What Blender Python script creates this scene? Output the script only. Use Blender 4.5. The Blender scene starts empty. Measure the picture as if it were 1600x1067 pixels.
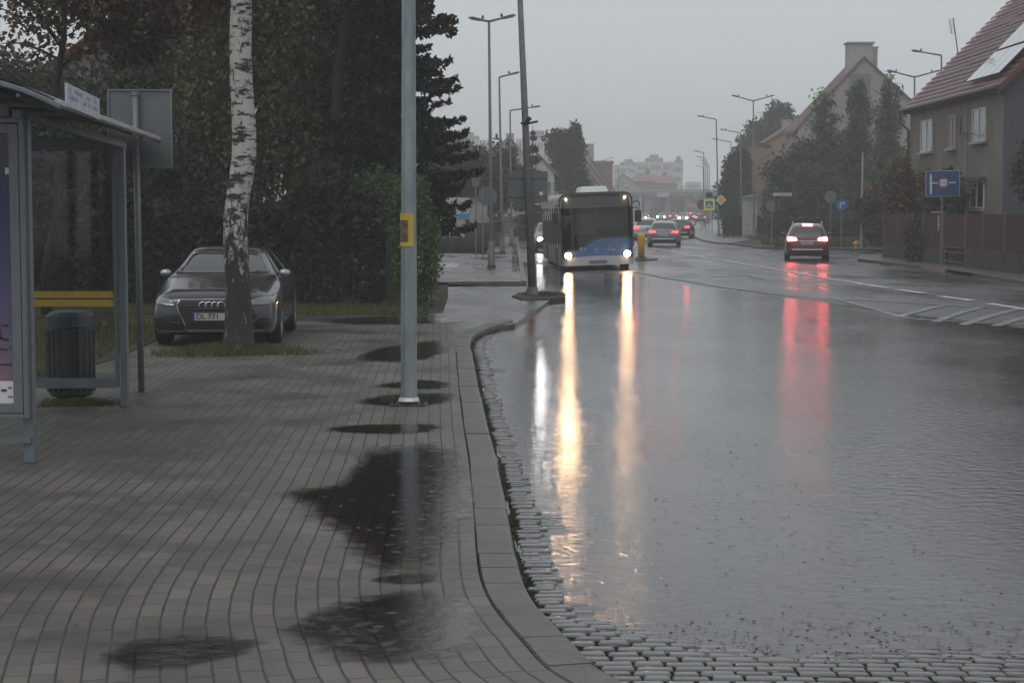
import bpy, bmesh, math, random
import numpy as np
from mathutils import Vector, Matrix, noise
from mathutils.bvhtree import BVHTree
PI = math.pi
random.seed(7); RNG = np.random.default_rng(7)
S = bpy.context.scene
C = S.collection
# ------------------------------------------------------------------ camera
F = 2770.0; CAMZ = 1.95; PITCH = math.atan(205.5/F)
cam_d = bpy.data.cameras.new("camera"); cam = bpy.data.objects.new("camera", cam_d); C.objects.link(cam)
cam_d.sensor_width = 36; cam_d.lens = F/1600*36
cam_d.clip_start = 0.1; cam_d.clip_end = 4000
cam.location = (0, 0, CAMZ); cam.rotation_euler = (PI/2-PITCH, 0, 0)
S.camera = cam
# ------------------------------------------------------------------ world, overcast dusk
SUN_EL, SUN_AZ = math.radians(55), math.radians(200)
w = bpy.data.worlds.new("World"); S.world = w; w.use_nodes = True
nt = w.node_tree; nt.nodes.clear()
sky = nt.nodes.new('ShaderNodeTexSky'); sky.sky_type = 'NISHITA'; sky.sun_disc = False
sky.sun_elevation = SUN_EL; sky.sun_rotation = SUN_AZ; sky.dust_density = 4
hs = nt.nodes.new('ShaderNodeHueSaturation'); hs.inputs['Saturation'].default_value = 0.25
mx = nt.nodes.new('ShaderNodeMix'); mx.data_type = 'RGBA'; mx.inputs[0].default_value = 0.9
tc = nt.nodes.new('ShaderNodeTexCoord')
cn = nt.nodes.new('ShaderNodeTexNoise'); cn.inputs['Scale'].default_value = 1.6; cn.inputs['Detail'].default_value = 3
cr = nt.nodes.new('ShaderNodeValToRGB')
cr.color_ramp.elements[0].position = 0.3; cr.color_ramp.elements[0].color = (0.93, 0.93, 0.93, 1)
cr.color_ramp.elements[1].position = 0.7; cr.color_ramp.elements[1].color = (1.0, 1.0, 1.0, 1)
mul = nt.nodes.new('ShaderNodeMix'); mul.data_type = 'RGBA'; mul.blend_type = 'MULTIPLY'; mul.inputs[0].default_value = 1
mul.inputs[6].default_value = (5.3, 5.65, 5.95, 1)
bg = nt.nodes.new('ShaderNodeBackground'); bg.inputs[1].default_value = 0.1
out = nt.nodes.new('ShaderNodeOutputWorld')
L = nt.links.new
L(tc.outputs['Generated'], cn.inputs['Vector']); L(cn.outputs['Fac'], cr.inputs[0]); L(cr.outputs[0], mul.inputs[7])
L(sky.outputs[0], hs.inputs['Color']); L(hs.outputs[0], mx.inputs[6]); L(mul.outputs[2], mx.inputs[7])
L(mx.outputs[2], bg.inputs[0]); L(bg.outputs[0], out.inputs[0])
sd = bpy.data.lights.new("sun", 'SUN'); sd.energy = 0.5; sd.angle = math.radians(30); sd.color = (1, 0.97, 0.93)
so = bpy.data.objects.new("sun", sd); C.objects.link(so)
so.rotation_euler = (PI/2-SUN_EL, 0, PI-SUN_AZ+PI*0)
so.location = (0, -20, 40)
S.view_settings.view_transform = 'Standard'; S.view_settings.look = 'None'
S.view_settings.exposure = 0.25; S.view_settings.gamma = 1.0
S.render.engine = 'CYCLES'
S.cycles.volume_bounces = 2; S.cycles.max_bounces = 8; S.cycles.transparent_max_bounces = 24
S.cycles.sample_clamp_indirect = 6.0

# ------------------------------------------------------------------ helpers
def ray(u, v):
    a = (533.5-v)/F
    return Vector(((u-800)/F, math.cos(PITCH)+a*math.sin(PITCH), -math.sin(PITCH)+a*math.cos(PITCH)))
def G(u, v, z=0.0):
    r = ray(u, v); t = (z-CAMZ)/r.z
    return Vector((r.x*t, r.y*t, z))
def P(u, v, Y):
    r = ray(u, v); t = Y/r.y
    return Vector((r.x*t, Y, CAMZ+r.z*t))
def sp(n, Y): return n*Y/F        # size of n photo pixels at depth Y

class MB:
    def __init__(s): s.v = []; s.f = []; s.m = []; s.uv = None
    def add(s, vs, fs, m=0):
        b = len(s.v); s.v += [tuple(x) for x in vs]
        for f in fs: s.f.append(tuple(b+i for i in f)); s.m.append(m)
        return s
    def box(s, c, d, rz=0, m=0, taper=1.0):
        cx, cy, cz = c; dx, dy, dz = d[0]/2, d[1]/2, d[2]/2
        vs = []
        for k, (sz, tp) in enumerate(((-1, 1), (1, taper))):
            for sx, sy in ((-1, -1), (1, -1), (1, 1), (-1, 1)):
                x, y = sx*dx*tp, sy*dy*tp
                vs.append((cx+x*math.cos(rz)-y*math.sin(rz), cy+x*math.sin(rz)+y*math.cos(rz), cz+sz*dz))
        return s.add(vs, [(3, 2, 1, 0), (4, 5, 6, 7), (0, 1, 5, 4), (1, 2, 6, 5), (2, 3, 7, 6), (3, 0, 4, 7)], m)
    def b2(s, x0, x1, y0, y1, z0, z1, m=0):
        return s.box(((x0+x1)/2, (y0+y1)/2, (z0+z1)/2), (x1-x0, y1-y0, z1-z0), m=m)
    def tube(s, pts, rad, n=8, m=0, cap=True):
        pts = [Vector(p) for p in pts]
        if not hasattr(rad, '__len__'): rad = [rad]*len(pts)
        vs = []; fs = []
        for i, p in enumerate(pts):
            d = (pts[min(i+1, len(pts)-1)]-pts[max(i-1, 0)])
            if d.length < 1e-9: d = Vector((0, 0, 1))
            d.normalize()
            a = d.cross(Vector((0, 0, 1)))
            if a.length < 0.05: a = Vector((1, 0, 0))-d*d.x
            a.normalize(); b = d.cross(a)
            for k in range(n):
                t = 2*PI*(k+.5)/n
                vs.append(p+(a*math.cos(t)+b*math.sin(t))*rad[i])
        for i in range(len(pts)-1):
            for k in range(n):
                fs.append((i*n+k, i*n+(k+1) % n, (i+1)*n+(k+1) % n, (i+1)*n+k))
        if cap:
            fs.append(tuple(range(n))); fs.append(tuple((len(pts)-1)*n+k for k in reversed(range(n))))
        return s.add(vs, fs, m)
    def prism(s, poly, z0, z1, m=0):        # poly list of (x,y), extruded in z
        n = len(poly)
        vs = [(x, y, z0) for x, y in poly]+[(x, y, z1) for x, y in poly]
        fs = [tuple(reversed(range(n))), tuple(range(n, 2*n))]
        fs += [(i, (i+1) % n, n+(i+1) % n, n+i) for i in range(n)]
        return s.add(vs, fs, m)
    def slab(s, poly, y0, y1, m=0):         # poly list of (x,z), extruded in y
        n = len(poly)
        vs = [(x, y0, z) for x, z in poly]+[(x, y1, z) for x, z in poly]
        fs = [tuple(range(n)), tuple(reversed(range(n, 2*n)))]
        fs += [(i, n+i, n+(i+1) % n, (i+1) % n) for i in range(n)]
        return s.add(vs, fs, m)
    def ball(s, c, r, n=10, k=6, m=0):
        if not hasattr(r, '__len__'): r = (r, r, r)
        vs = []; fs = []
        for i in range(k+1):
            ph = PI*i/k
            for j in range(n):
                th = 2*PI*j/n
                vs.append((c[0]+r[0]*math.sin(ph)*math.cos(th), c[1]+r[1]*math.sin(ph)*math.sin(th), c[2]+r[2]*math.cos(ph)))
        for i in range(k):
            for j in range(n):
                fs.append((i*n+j, (i+1)*n+j, (i+1)*n+(j+1) % n, i*n+(j+1) % n))
        return s.add(vs, fs, m)
    def build(s, name, mat, parent=None, world=True, smooth=False, bevel=0):
        me = bpy.data.meshes.new(name)
        off = Vector((0, 0, 0))
        if parent and world:
            q = parent
            while q: off += q.location; q = q.parent
        me.from_pydata([(x-off.x, y-off.y, z-off.z) for x, y, z in s.v], [], s.f)
        ms = mat if isinstance(mat, (list, tuple)) else [mat]
        for q in ms: me.materials.append(q)
        if len(ms) > 1: me.polygons.foreach_set('material_index', s.m)
        if smooth: me.polygons.foreach_set('use_smooth', [True]*len(me.polygons))
        bm = bmesh.new(); bm.from_mesh(me); bmesh.ops.recalc_face_normals(bm, faces=bm.faces); bm.to_mesh(me); bm.free()
        o = bpy.data.objects.new(name, me); C.objects.link(o)
        if parent: o.parent = parent
        if bevel:
            bv = o.modifiers.new('bevel', 'BEVEL'); bv.width = bevel; bv.segments = 2; bv.limit_method = 'ANGLE'
        return o

def thing(name, label, cat, loc=(0, 0, 0), rz=0, group=None):
    o = bpy.data.objects.new(name, None); C.objects.link(o)
    o.location = loc; o.rotation_euler = (0, 0, rz); o.empty_display_size = .2
    o['label'] = label; o['category'] = cat
    if group: o['group'] = group
    return o
def tag(o, label, cat, group=None):
    o['label'] = label; o['category'] = cat
    if group: o['group'] = group
    return o
def struct(o): o['kind'] = 'structure'; return o
def copy_tree(o, parent=None):
    c = o.copy(); C.objects.link(c); c.parent = parent
    for ch in [q for q in o.children]: copy_tree(ch, c)
    return c

# ------------------------------------------------------------------ materials
def M(name, col, rough=.6, metal=0, var=.12, vscale=3.0, bump=0, bscale=40, coat=0, spec=.5, col2=None, stretch=(1, 1, 1), alpha=None):
    m = bpy.data.materials.new(name); m.use_nodes = True
    n = m.node_tree.nodes; l = m.node_tree.links.new; b = n['Principled BSDF']
    b.inputs['Roughness'].default_value = rough; b.inputs['Metallic'].default_value = metal
    b.inputs['Coat Weight'].default_value = coat; b.inputs['Coat Roughness'].default_value = .06
    b.inputs['Specular IOR Level'].default_value = spec
    t = n.new('ShaderNodeTexCoord'); mp = n.new('ShaderNodeMapping'); mp.inputs['Scale'].default_value = stretch
    l(t.outputs['Object'], mp.inputs[0])
    no = n.new('ShaderNodeTexNoise'); no.inputs['Scale'].default_value = vscale; no.inputs['Detail'].default_value = 6
    no.inputs['Roughness'].default_value = .65
    l(mp.outputs[0], no.inputs['Vector'])
    r = n.new('ShaderNodeValToRGB'); r.color_ramp.elements[0].position = .32; r.color_ramp.elements[1].position = .68
    c2 = col2 if col2 else tuple(min(1, c*(1+var)) for c in col)
    c1 = col if col2 else tuple(c*(1-var) for c in col)
    r.color_ramp.elements[0].color = (*c1, 1); r.color_ramp.elements[1].color = (*c2, 1)
    l(no.outputs['Fac'], r.inputs[0]); l(r.outputs[0], b.inputs['Base Color'])
    if bump:
        n2 = n.new('ShaderNodeTexNoise'); n2.inputs['Scale'].default_value = bscale; n2.inputs['Detail'].default_value = 4
        l(mp.outputs[0], n2.inputs['Vector'])
        bu = n.new('ShaderNodeBump'); bu.inputs['Strength'].default_value = bump; bu.inputs['Distance'].default_value = .01
        l(n2.outputs['Fac'], bu.inputs['Height']); l(bu.outputs[0], b.inputs['Normal'])
    if alpha is not None: b.inputs['Alpha'].default_value = alpha
    return m
def EM(name, col, st):
    m = bpy.data.materials.new(name); m.use_nodes = True
    b = m.node_tree.nodes['Principled BSDF']; b.inputs['Base Color'].default_value = (*[min(1, c) for c in col], 1)
    b.inputs['Emission Color'].default_value = (*col, 1); b.inputs['Emission Strength'].default_value = st
    return m
def LEAF(name, c1, c2, c3=None, rough=.5):
    m = bpy.data.materials.new(name); m.use_nodes = True
    n = m.node_tree.nodes; l = m.node_tree.links.new; b = n['Principled BSDF']
    b.inputs['Roughness'].default_value = rough; b.inputs['Specular IOR Level'].default_value = .3
    a = n.new('ShaderNodeAttribute'); a.attribute_name = 'v'
    r = n.new('ShaderNodeValToRGB'); r.color_ramp.elements[0].color = (*c1, 1); r.color_ramp.elements[1].color = (*c2, 1)
    if c3: e = r.color_ramp.elements.new(.8); e.color = (*c3, 1)
    l(a.outputs['Fac'], r.inputs[0]); l(r.outputs[0], b.inputs['Base Color'])
    tr = n.new('ShaderNodeBsdfTranslucent'); l(r.outputs[0], tr.inputs[0])
    mi = n.new('ShaderNodeMixShader'); mi.inputs[0].default_value = .25
    l(b.outputs[0], mi.inputs[1]); l(tr.outputs[0], mi.inputs[2]); l(mi.outputs[0], n['Material Output'].inputs[0])
    return m
def GLASS(name, tint=(.8, .85, .85), refl=1.5, clear=1.0, rough=.02):
    m = bpy.data.materials.new(name); m.use_nodes = True
    n = m.node_tree.nodes; l = m.node_tree.links.new; n.remove(n['Principled BSDF'])
    g = n.new('ShaderNodeBsdfGlossy'); g.inputs['Roughness'].default_value = rough; g.inputs[0].default_value = (1, 1, 1, 1)
    t = n.new('ShaderNodeBsdfTransparent'); t.inputs[0].default_value = (*tint, 1)
    fr = n.new('ShaderNodeFresnel'); fr.inputs[0].default_value = refl
    mi = n.new('ShaderNodeMixShader'); l(fr.outputs[0], mi.inputs[0]); l(t.outputs[0], mi.inputs[1]); l(g.outputs[0], mi.inputs[2])
    l(mi.outputs[0], n['Material Output'].inputs[0])
    return m

galv = M('galvanised', (.19, .22, .24), .42, .5, .16, 9, .25, 60, col2=(.32, .36, .38), stretch=(1, 1, .22))
galv2 = M('grey_post', (.17, .19, .2), .5, .3, .15, 4)
lampgrey = M('lamp_steel', (.11, .125, .125), .5, .3, .12, 2)
concpole = M('weathered_pole', (.15, .15, .14), .7, 0, .3, 4, .3, 30)
dkmetal = M('dark_metal', (.03, .032, .033), .45, .4)
black = M('black_plastic', (.012, .012, .013), .5)
rubber = M('tyre_rubber', (.015, .015, .015), .7)
chrome = M('bright_trim', (.45, .47, .48), .2, .9, .05)
rimm = M('wheel_rim', (.22, .23, .24), .35, .8, .1)
carglass = M('car_glass', (.02, .025, .027), .04, 0, .05, 1, spec=.9, coat=.6)
white = M('white_paint', (.62, .63, .62), .5, 0, .1)
signback = M('sign_back', (.13, .145, .15), .5, .3, .12, 5)
yellow = M('yellow_paint', (.62, .36, .04), .5, 0, .15, 20)
alus = M('shelter_aluminium', (.15, .175, .19), .45, .35, .12, 8)
barkd = M('dark_bark', (.018, .016, .013), .9, 0, .3, 8, .6, 25)
timber = M('dark_timber', (.013, .010, .009), .8, 0, .35, 6, .4, 30, stretch=(6, 6, .5))

# ------------------------------------------------------------------ kerb line
kerb_px = [(1400, 1250), (1120, 1120), (975, 1062), (905, 1010), (845, 950), (820, 910), (808, 870), (795, 800), (778, 720), (762, 660), (748, 600),
           (740, 560), (735, 535), (743, 520), (772, 508), (803, 500)]
kp = [G(u, v) for u, v in kerb_px]
kp = [Vector((3.4, 2.6, 0)), Vector((1.6, 5.2, 0))]+kp[2:]
def catmull(pts, k):
    o = []
    for i in range(len(pts)-1):
        p0 = pts[max(i-1, 0)]; p1 = pts[i]; p2 = pts[i+1]; p3 = pts[min(i+2, len(pts)-1)]
        for j in range(k):
            t = j/k
            o.append(.5*((2*p1)+(p2-p0)*t+(2*p0-5*p1+4*p2-p3)*t*t+(3*p1-p0-3*p2+p3)*t**3))
    o.append(pts[-1]); return o
fine = catmull(kp, 12)
# resample every 0.1 m
def resample(pts, d):
    o = [pts[0].copy()]; acc = 0
    for a, b in zip(pts[:-1], pts[1:]):
        s = (b-a).length; 
        while acc+s >= d:
            t = (d-acc)/s; a = a.lerp(b, t); o.append(a.copy()); s = (b-a).length; acc = 0
        acc += s
    return o
kline = resample(fine, .1)
for _ in range(6):
    kline = [kline[0]]+[(kline[i-1]+kline[i]*2+kline[i+1])/4 for i in range(1, len(kline)-1)]+[kline[-1]]
def normals(ln):
    r = []
    for i in range(len(ln)):
        d = ln[min(i+1, len(ln)-1)]-ln[max(i-1, 0)]; d.normalize()
        r.append(Vector((-d.y, d.x, 0)))       # left of travel (travel = away) -> pavement side
    return r
# the smoothed line that drives the paving courses (its far end runs straight on)
i_end = min(range(len(kline)), key=lambda i: abs(kline[i].y-25.5))
course = kline[:i_end]
dr = (course[-1]-course[-20]).normalized()
course = course+[course[-1]+dr*.1*k for k in range(1, 60)]

def kerb_x(y):
    b = None
    for p in kline:
        if b is None or abs(p.y-y) < abs(b.y-y): b = p
    return b.x
KX = {round(y*.25, 2): kerb_x(y*.25) for y in range(10, 130)}
def kx(y): return KX.get(round(round(y*4)/4, 2), .1)

# ------------------------------------------------------------------ setting: ground, road, water
WL = -0.105
def sstep(a, b, x):
    t = min(1, max(0, (x-a)/(b-a))); return t*t*(3-2*t)
def road_h(x, y):
    d = ((x-3)*27+(y-57)*6)/27.66
    n = noise.noise(Vector((x*.25, y*.12, 0)))*.014+noise.noise(Vector((x*.9, y*.35, 5)))*.006
    h = -.165+.078*sstep(-3.4, 1.6, d)+n*(.35+.65*sstep(-3, 0, d))
    return h
def grid_mesh(name, xs, ys, hf, mat, uvf=None):
    vs = [(x, y, hf(x, y)) for y in ys for x in xs]; n = len(xs)
    fs = [(j*n+i, j*n+i+1, (j+1)*n+i+1, (j+1)*n+i) for j in range(len(ys)-1) for i in range(n-1)]
    b = MB(); b.v = vs; b.f = fs; b.m = [0]*len(fs)
    return b.build(name, mat, smooth=True)

# asphalt
def asphalt(name, base=(.045, .047, .05), wet=.16, dry=.42, patch=.35):
    m = bpy.data.materials.new(name); m.use_nodes = True
    n = m.node_tree.nodes; l = m.node_tree.links.new; b = n['Principled BSDF']
    t = n.new('ShaderNodeTexCoord'); mp = n.new('ShaderNodeMapping'); mp.inputs['Scale'].default_value = (1, .35, 1)
    l(t.outputs['Object'], mp.inputs[0])
    no = n.new('ShaderNodeTexNoise'); no.inputs['Scale'].default_value = patch; no.inputs['Detail'].default_value = 8; no.inputs['Roughness'].default_value = .62
    l(mp.outputs[0], no.inputs['Vector'])
    r = n.new('ShaderNodeValToRGB'); r.color_ramp.elements[0].position = .38; r.color_ramp.elements[1].position = .62
    r.color_ramp.elements[0].color = (wet,)*3+(1,); r.color_ramp.elements[1].color = (dry,)*3+(1,)
    l(no.outputs['Fac'], r.inputs[0]); l(r.outputs[0], b.inputs['Roughness'])
    r2 = n.new('ShaderNodeValToRGB'); r2.color_ramp.elements[0].position = .35; r2.color_ramp.elements[1].position = .7
    r2.color_ramp.elements[0].color = (*[c*.75 for c in base], 1); r2.color_ramp.elements[1].color = (*[c*1.5 for c in base], 1)
    l(no.outputs['Fac'], r2.inputs[0]); l(r2.outputs[0], b.inputs['Base Color'])
    n2 = n.new('ShaderNodeTexNoise'); n2.inputs['Scale'].default_value = 60; n2.inputs['Detail'].default_value = 3
    l(t.outputs['Object'], n2.inputs['Vector'])
    n3 = n.new('ShaderNodeTexNoise'); n3.inputs['Scale'].default_value = 5; n3.inputs['Detail'].default_value = 3
    l(t.outputs['Object'], n3.inputs['Vector'])
    bu = n.new('ShaderNodeBump'); bu.inputs['Strength'].default_value = .5; bu.inputs['Distance'].default_value = .003
    bu2 = n.new('ShaderNodeBump'); bu2.inputs['Strength'].default_value = .5; bu2.inputs['Distance'].default_value = .01
    l(n2.outputs['Fac'], bu.inputs['Height']); l(n3.outputs['Fac'], bu2.inputs['Height']); l(bu.outputs[0], bu2.inputs['Normal'])
    l(bu2.outputs[0], b.inputs['Normal'])
    return m
road_m = asphalt('wet_asphalt')
xs = [-4+.35*i for i in range(70)]+[21+1.5*i for i in range(30)]
ys = [3+.4*i for i in range(170)]+[71+3*i for i in range(110)]
struct(grid_mesh('road', xs, ys, lambda x, y: road_h(x, y) if y < 110 else -.087, road_m))
gm = M('soil_grass', (.035, .045, .02), .9, 0, .3, .6, .5, 20)
b = MB(); b.add([(-2000, -60, -.3), (2000, -60, -.3), (2000, 3500, -.3), (-2000, 3500, -.3)], [(0, 1, 2, 3)])
struct(b.build('ground', gm))

# water
def water_mat(name, refl=1.5, tint=(.42, .43, .42), rough=.04, b1=(10, .0068), b2=(95, .0009), fade=False):
    m = bpy.data.materials.new(name); m.use_nodes = True
    n = m.node_tree.nodes; l = m.node_tree.links.new; n.remove(n['Principled BSDF'])
    t = n.new('ShaderNodeTexCoord')
    prev = None
    for sc, dist in (b1, b2):
        no = n.new('ShaderNodeTexNoise'); no.inputs['Scale'].default_value = sc; no.inputs['Detail'].default_value = 4; no.inputs['Roughness'].default_value = .6
        l(t.outputs['Object'], no.inputs['Vector'])
        bu = n.new('ShaderNodeBump'); bu.inputs['Strength'].default_value = 1; bu.inputs['Distance'].default_value = dist
        l(no.outputs['Fac'], bu.inputs['Height'])
        if prev: l(prev.outputs[0], bu.inputs['Normal'])
        elif not fade:
            lo = n.new('ShaderNodeTexNoise'); lo.inputs['Scale'].default_value = .35; lo.inputs['Detail'].default_value = 5; lo.inputs['Roughness'].default_value = .6
            mpw = n.new('ShaderNodeMapping'); mpw.inputs['Scale'].default_value = (1, .5, 1); l(t.outputs['Object'], mpw.inputs[0]); l(mpw.outputs[0], lo.inputs['Vector'])
            mrw = n.new('ShaderNodeMapRange'); mrw.inputs[1].default_value = .38; mrw.inputs[2].default_value = .64; mrw.inputs[3].default_value = .28; mrw.inputs[4].default_value = 1.5
            l(lo.outputs['Fac'], mrw.inputs[0]); mdw = n.new('ShaderNodeMath'); mdw.operation = 'MULTIPLY'; mdw.inputs[1].default_value = dist; l(mrw.outputs[0], mdw.inputs[0]); l(mdw.outputs[0], bu.inputs['Distance'])
        prev = bu
    # rings of raindrops
    vo = n.new('ShaderNodeTexVoronoi'); vo.inputs['Scale'].default_value = 9; l(t.outputs['Object'], vo.inputs['Vector'])
    si = n.new('ShaderNodeMath'); si.operation = 'MULTIPLY'; si.inputs[1].default_value = 55; l(vo.outputs['Distance'], si.inputs[0])
    s2 = n.new('ShaderNodeMath'); s2.operation = 'SINE'; l(si.outputs[0], s2.inputs[0])
    fa = n.new('ShaderNodeMapRange'); fa.inputs[1].default_value = .05; fa.inputs[2].default_value = .38; fa.inputs[3].default_value = 1; fa.inputs[4].default_value = 0
    l(vo.outputs['Distance'], fa.inputs[0])
    mu = n.new('ShaderNodeMath'); mu.operation = 'MULTIPLY'; l(s2.outputs[0], mu.inputs[0]); l(fa.outputs[0], mu.inputs[1])
    bu = n.new('ShaderNodeBump'); bu.inputs['Distance'].default_value = .0004; bu.inputs['Strength'].default_value = 1
    l(mu.outputs[0], bu.inputs['Height']); l(prev.outputs[0], bu.inputs['Normal']); prev = bu
    g = n.new('ShaderNodeBsdfGlossy'); g.inputs['Roughness'].default_value = rough; g.inputs[0].default_value = (1, 1, 1, 1)
    l(prev.outputs[0], g.inputs['Normal'])
    tr = n.new('ShaderNodeBsdfTransparent'); tr.inputs[0].default_value = (*tint, 1)
    fr = n.new('ShaderNodeFresnel'); fr.inputs[0].default_value = refl
    mi = n.new('ShaderNodeMixShader'); l(fr.outputs[0], mi.inputs[0]); l(tr.outputs[0], mi.inputs[1]); l(g.outputs[0], mi.inputs[2])
    last = mi
    if fade:
        at = n.new('ShaderNodeAttribute'); at.attribute_name = 'fade'
        t2 = n.new('ShaderNodeBsdfTransparent'); m2 = n.new('ShaderNodeMixShader')
        fnz = n.new('ShaderNodeTexNoise'); fnz.inputs['Scale'].default_value = 11; fnz.inputs['Detail'].default_value = 6; l(t.outputs['Object'], fnz.inputs['Vector'])
        fa1 = n.new('ShaderNodeMath'); fa1.operation = 'ADD'; l(at.outputs['Fac'], fa1.inputs[0]); l(fnz.outputs['Fac'], fa1.inputs[1])
        fmr = n.new('ShaderNodeMapRange'); fmr.inputs[1].default_value = .75; fmr.inputs[2].default_value = 1.35; l(fa1.outputs[0], fmr.inputs[0])
        l(fmr.outputs[0], m2.inputs[0]); l(t2.outputs[0], m2.inputs[1]); l(mi.outputs[0], m2.inputs[2]); last = m2
    l(last.outputs[0], n['Material Output'].inputs[0])
    return m
wm = water_mat('flood_water', 1.72, (.66, .67, .66), .02)
b = MB(); b.add([(-1.4, 2, WL), (30, 2, WL), (30, 80, WL), (-1.4, 80, WL)], [(0, 1, 2, 3)])
struct(b.build('water', wm))

# setts (real stones that break the water surface)
sm = bpy.data.materials.new('wet_setts'); sm.use_nodes = True
n = sm.node_tree.nodes; l = sm.node_tree.links.new; bb = n['Principled BSDF']
a = n.new('ShaderNodeAttribute'); a.attribute_name = 'v'
no = n.new('ShaderNodeTexNoise'); no.inputs['Scale'].default_value = 60
ad = n.new('ShaderNodeMath'); ad.operation = 'MULTIPLY_ADD'; ad.inputs[1].default_value = .5; l(no.outputs['Fac'], ad.inputs[0]); l(a.outputs['Fac'], ad.inputs[2])
r = n.new('ShaderNodeValToRGB'); r.color_ramp.elements[0].color = (.04, .042, .04, 1); r.color_ramp.elements[1].color = (.105, .108, .102, 1)
r.color_ramp.elements[0].position = .2
l(ad.outputs[0], r.inputs[0]); l(r.outputs[0], bb.inputs['Base Color']); bb.inputs['Roughness'].default_value = .13; bb.inputs['Specular IOR Level'].default_value = .8
bu = n.new('ShaderNodeBump'); bu.inputs['Strength'].default_value = .5; bu.inputs['Distance'].default_value = .004
l(no.outputs['Fac'], bu.inputs['Height']); l(bu.outputs[0], bb.inputs['Normal'])
def bed(x, y):
    k = kx(y)
    d = x-k-.02
    return min(WL+.015+.004*noise.noise(Vector((x*2, y*2, 9))), -.131+.038*math.exp(-max(0, d)/.27)+.05*sstep(9.0, 7.1, y)-.02*sstep(8.6, 9.8, y)*sstep(.7, 1.3, d)+.013*noise.noise(Vector((x*.9, y*.9, 3))))
vs = []; fs = []; vals = []
y = 2.9; row = 0
while y < 29:
    dy = random.uniform(.082, .1)
    x = kx(y)+.03+random.uniform(0, .05)
    if y < 6.5: x = kx(y)+.1
    xmax = 4.2 if y < 10 else (kx(y)+1.5 if y < 13 else kx(y)+.9)
    while x < xmax:
        dx = random.uniform(.12, .19)
        h = bed(x, y)+random.uniform(-.003, .003); q = random.uniform(-.003, .003); g_ = random.uniform(.0025, .005)
        jx = random.uniform(-.004, .004)
        b0 = len(vs)
        X0, X1, Y0, Y1 = x+g_+jx, x+dx-g_, y+g_, y+dy-g_
        for zz, ins in ((h-.12, 0), (h-.008, 0), (h-.001, .004), (h+.002, .014)):
            for (ax, ay) in ((X0+ins, Y0+ins), (X1-ins, Y0+ins*1.0), (X1-ins, Y1-ins), (X0+ins, Y1-ins)):
                vs.append((ax, ay, zz+q*(ay-y)/dy))
        for k in range(3):
            for i in range(4): fs.append((b0+k*4+i, b0+k*4+(i+1) % 4, b0+k*4+4+(i+1) % 4, b0+k*4+4+i))
        fs.append((b0+12, b0+13, b0+14, b0+15))
        vals += [random.random()*.7]*13
        x += dx
    y += dy
mb = MB(); mb.v = vs; mb.f = fs; mb.m = [0]*len(fs)
so_ = mb.build('cobblestones', sm, smooth=True); struct(so_)
at = so_.data.attributes.new('v', 'FLOAT', 'FACE'); at.data.foreach_set('value', vals)

jm_ = M('joint_soil', (.010, .011, .007), .95, 0, .4, 14, .8, 60, spec=.1, col2=(.022, .026, .012))
jx = [.07*i for i in range(66)]; jy = [3+.09*i for i in range(285)]
gj = MB(); gj.v = [((kx(yy)+.03 if yy >= 6.5 else kerb_x(yy)+.08)+xx*(1 if yy < 10 else (.34 if yy < 13 else .2)), yy, bed((kx(yy)+.03)+xx*(1 if yy < 10 else (.34 if yy < 13 else .2)), yy)-.005) for yy in jy for xx in jx]
gj.f = [(j*66+i, j*66+i+1, (j+1)*66+i+1, (j+1)*66+i) for j in range(len(jy)-1) for i in range(65)]; gj.m = [0]*len(gj.f)
struct(gj.build('joint_soil', jm_, smooth=True))
# paved pavement: courses follow the kerb
pm = bpy.data.materials.new('clay_paver'); pm.use_nodes = True
n = pm.node_tree.nodes; l = pm.node_tree.links.new; bb = n['Principled BSDF']
uvn = n.new('ShaderNodeUVMap'); uvn.uv_map = 'UVMap'
sx = n.new('ShaderNodeSeparateXYZ'); l(uvn.outputs[0], sx.inputs[0])
def mth(op, a_, b_=None, c_=None):
    q = n.new('ShaderNodeMath'); q.operation = op
    for i, z in enumerate((a_, b_, c_)):
        if z is None: continue
        if isinstance(z, (int, float)): q.inputs[i].default_value = z
        else: l(z, q.inputs[i])
    return q.outputs[0]
tcn = n.new('ShaderNodeTexCoord')
wob = n.new('ShaderNodeTexNoise'); wob.inputs['Scale'].default_value = 2.2; l(tcn.outputs['Object'], wob.inputs['Vector'])
wv = mth('MULTIPLY', mth('SUBTRACT', wob.outputs['Fac'], .5), .16)
V = mth('ADD', mth('DIVIDE', sx.outputs[1], .108), wv)
col = mth('FLOOR', V); fv = mth('FRACT', V)
wn = n.new('ShaderNodeTexWhiteNoise'); wn.noise_dimensions = '1D'; l(col, wn.inputs['W'])
U = mth('ADD', mth('DIVIDE', sx.outputs[0], .205), mth('ADD', wn.outputs['Value'], mth('MULTIPLY', wv, .5)))
row_ = mth('FLOOR', U); fu = mth('FRACT', U)
ev = mth('MULTIPLY', mth('MINIMUM', fv, mth('SUBTRACT', 1, fv)), .108)
eu = mth('MULTIPLY', mth('MINIMUM', fu, mth('SUBTRACT', 1, fu)), .205)
jn = n.new('ShaderNodeTexNoise'); jn.inputs['Scale'].default_value = 9; jn.inputs['Detail'].default_value = 4; l(tcn.outputs['Object'], jn.inputs['Vector'])
jw = mth('MULTIPLY_ADD', jn.outputs['Fac'], .0085, -.0012)
jv = n.new('ShaderNodeMapRange'); l(ev, jv.inputs[0]); l(jw, jv.inputs[1]); l(mth('ADD', jw, .0045), jv.inputs[2])
ju = n.new('ShaderNodeMapRange'); l(eu, ju.inputs[0]); l(mth('MULTIPLY', jw, .32), ju.inputs[1]); l(mth('ADD', mth('MULTIPLY', jw, .32), .0045), ju.inputs[2])
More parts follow.
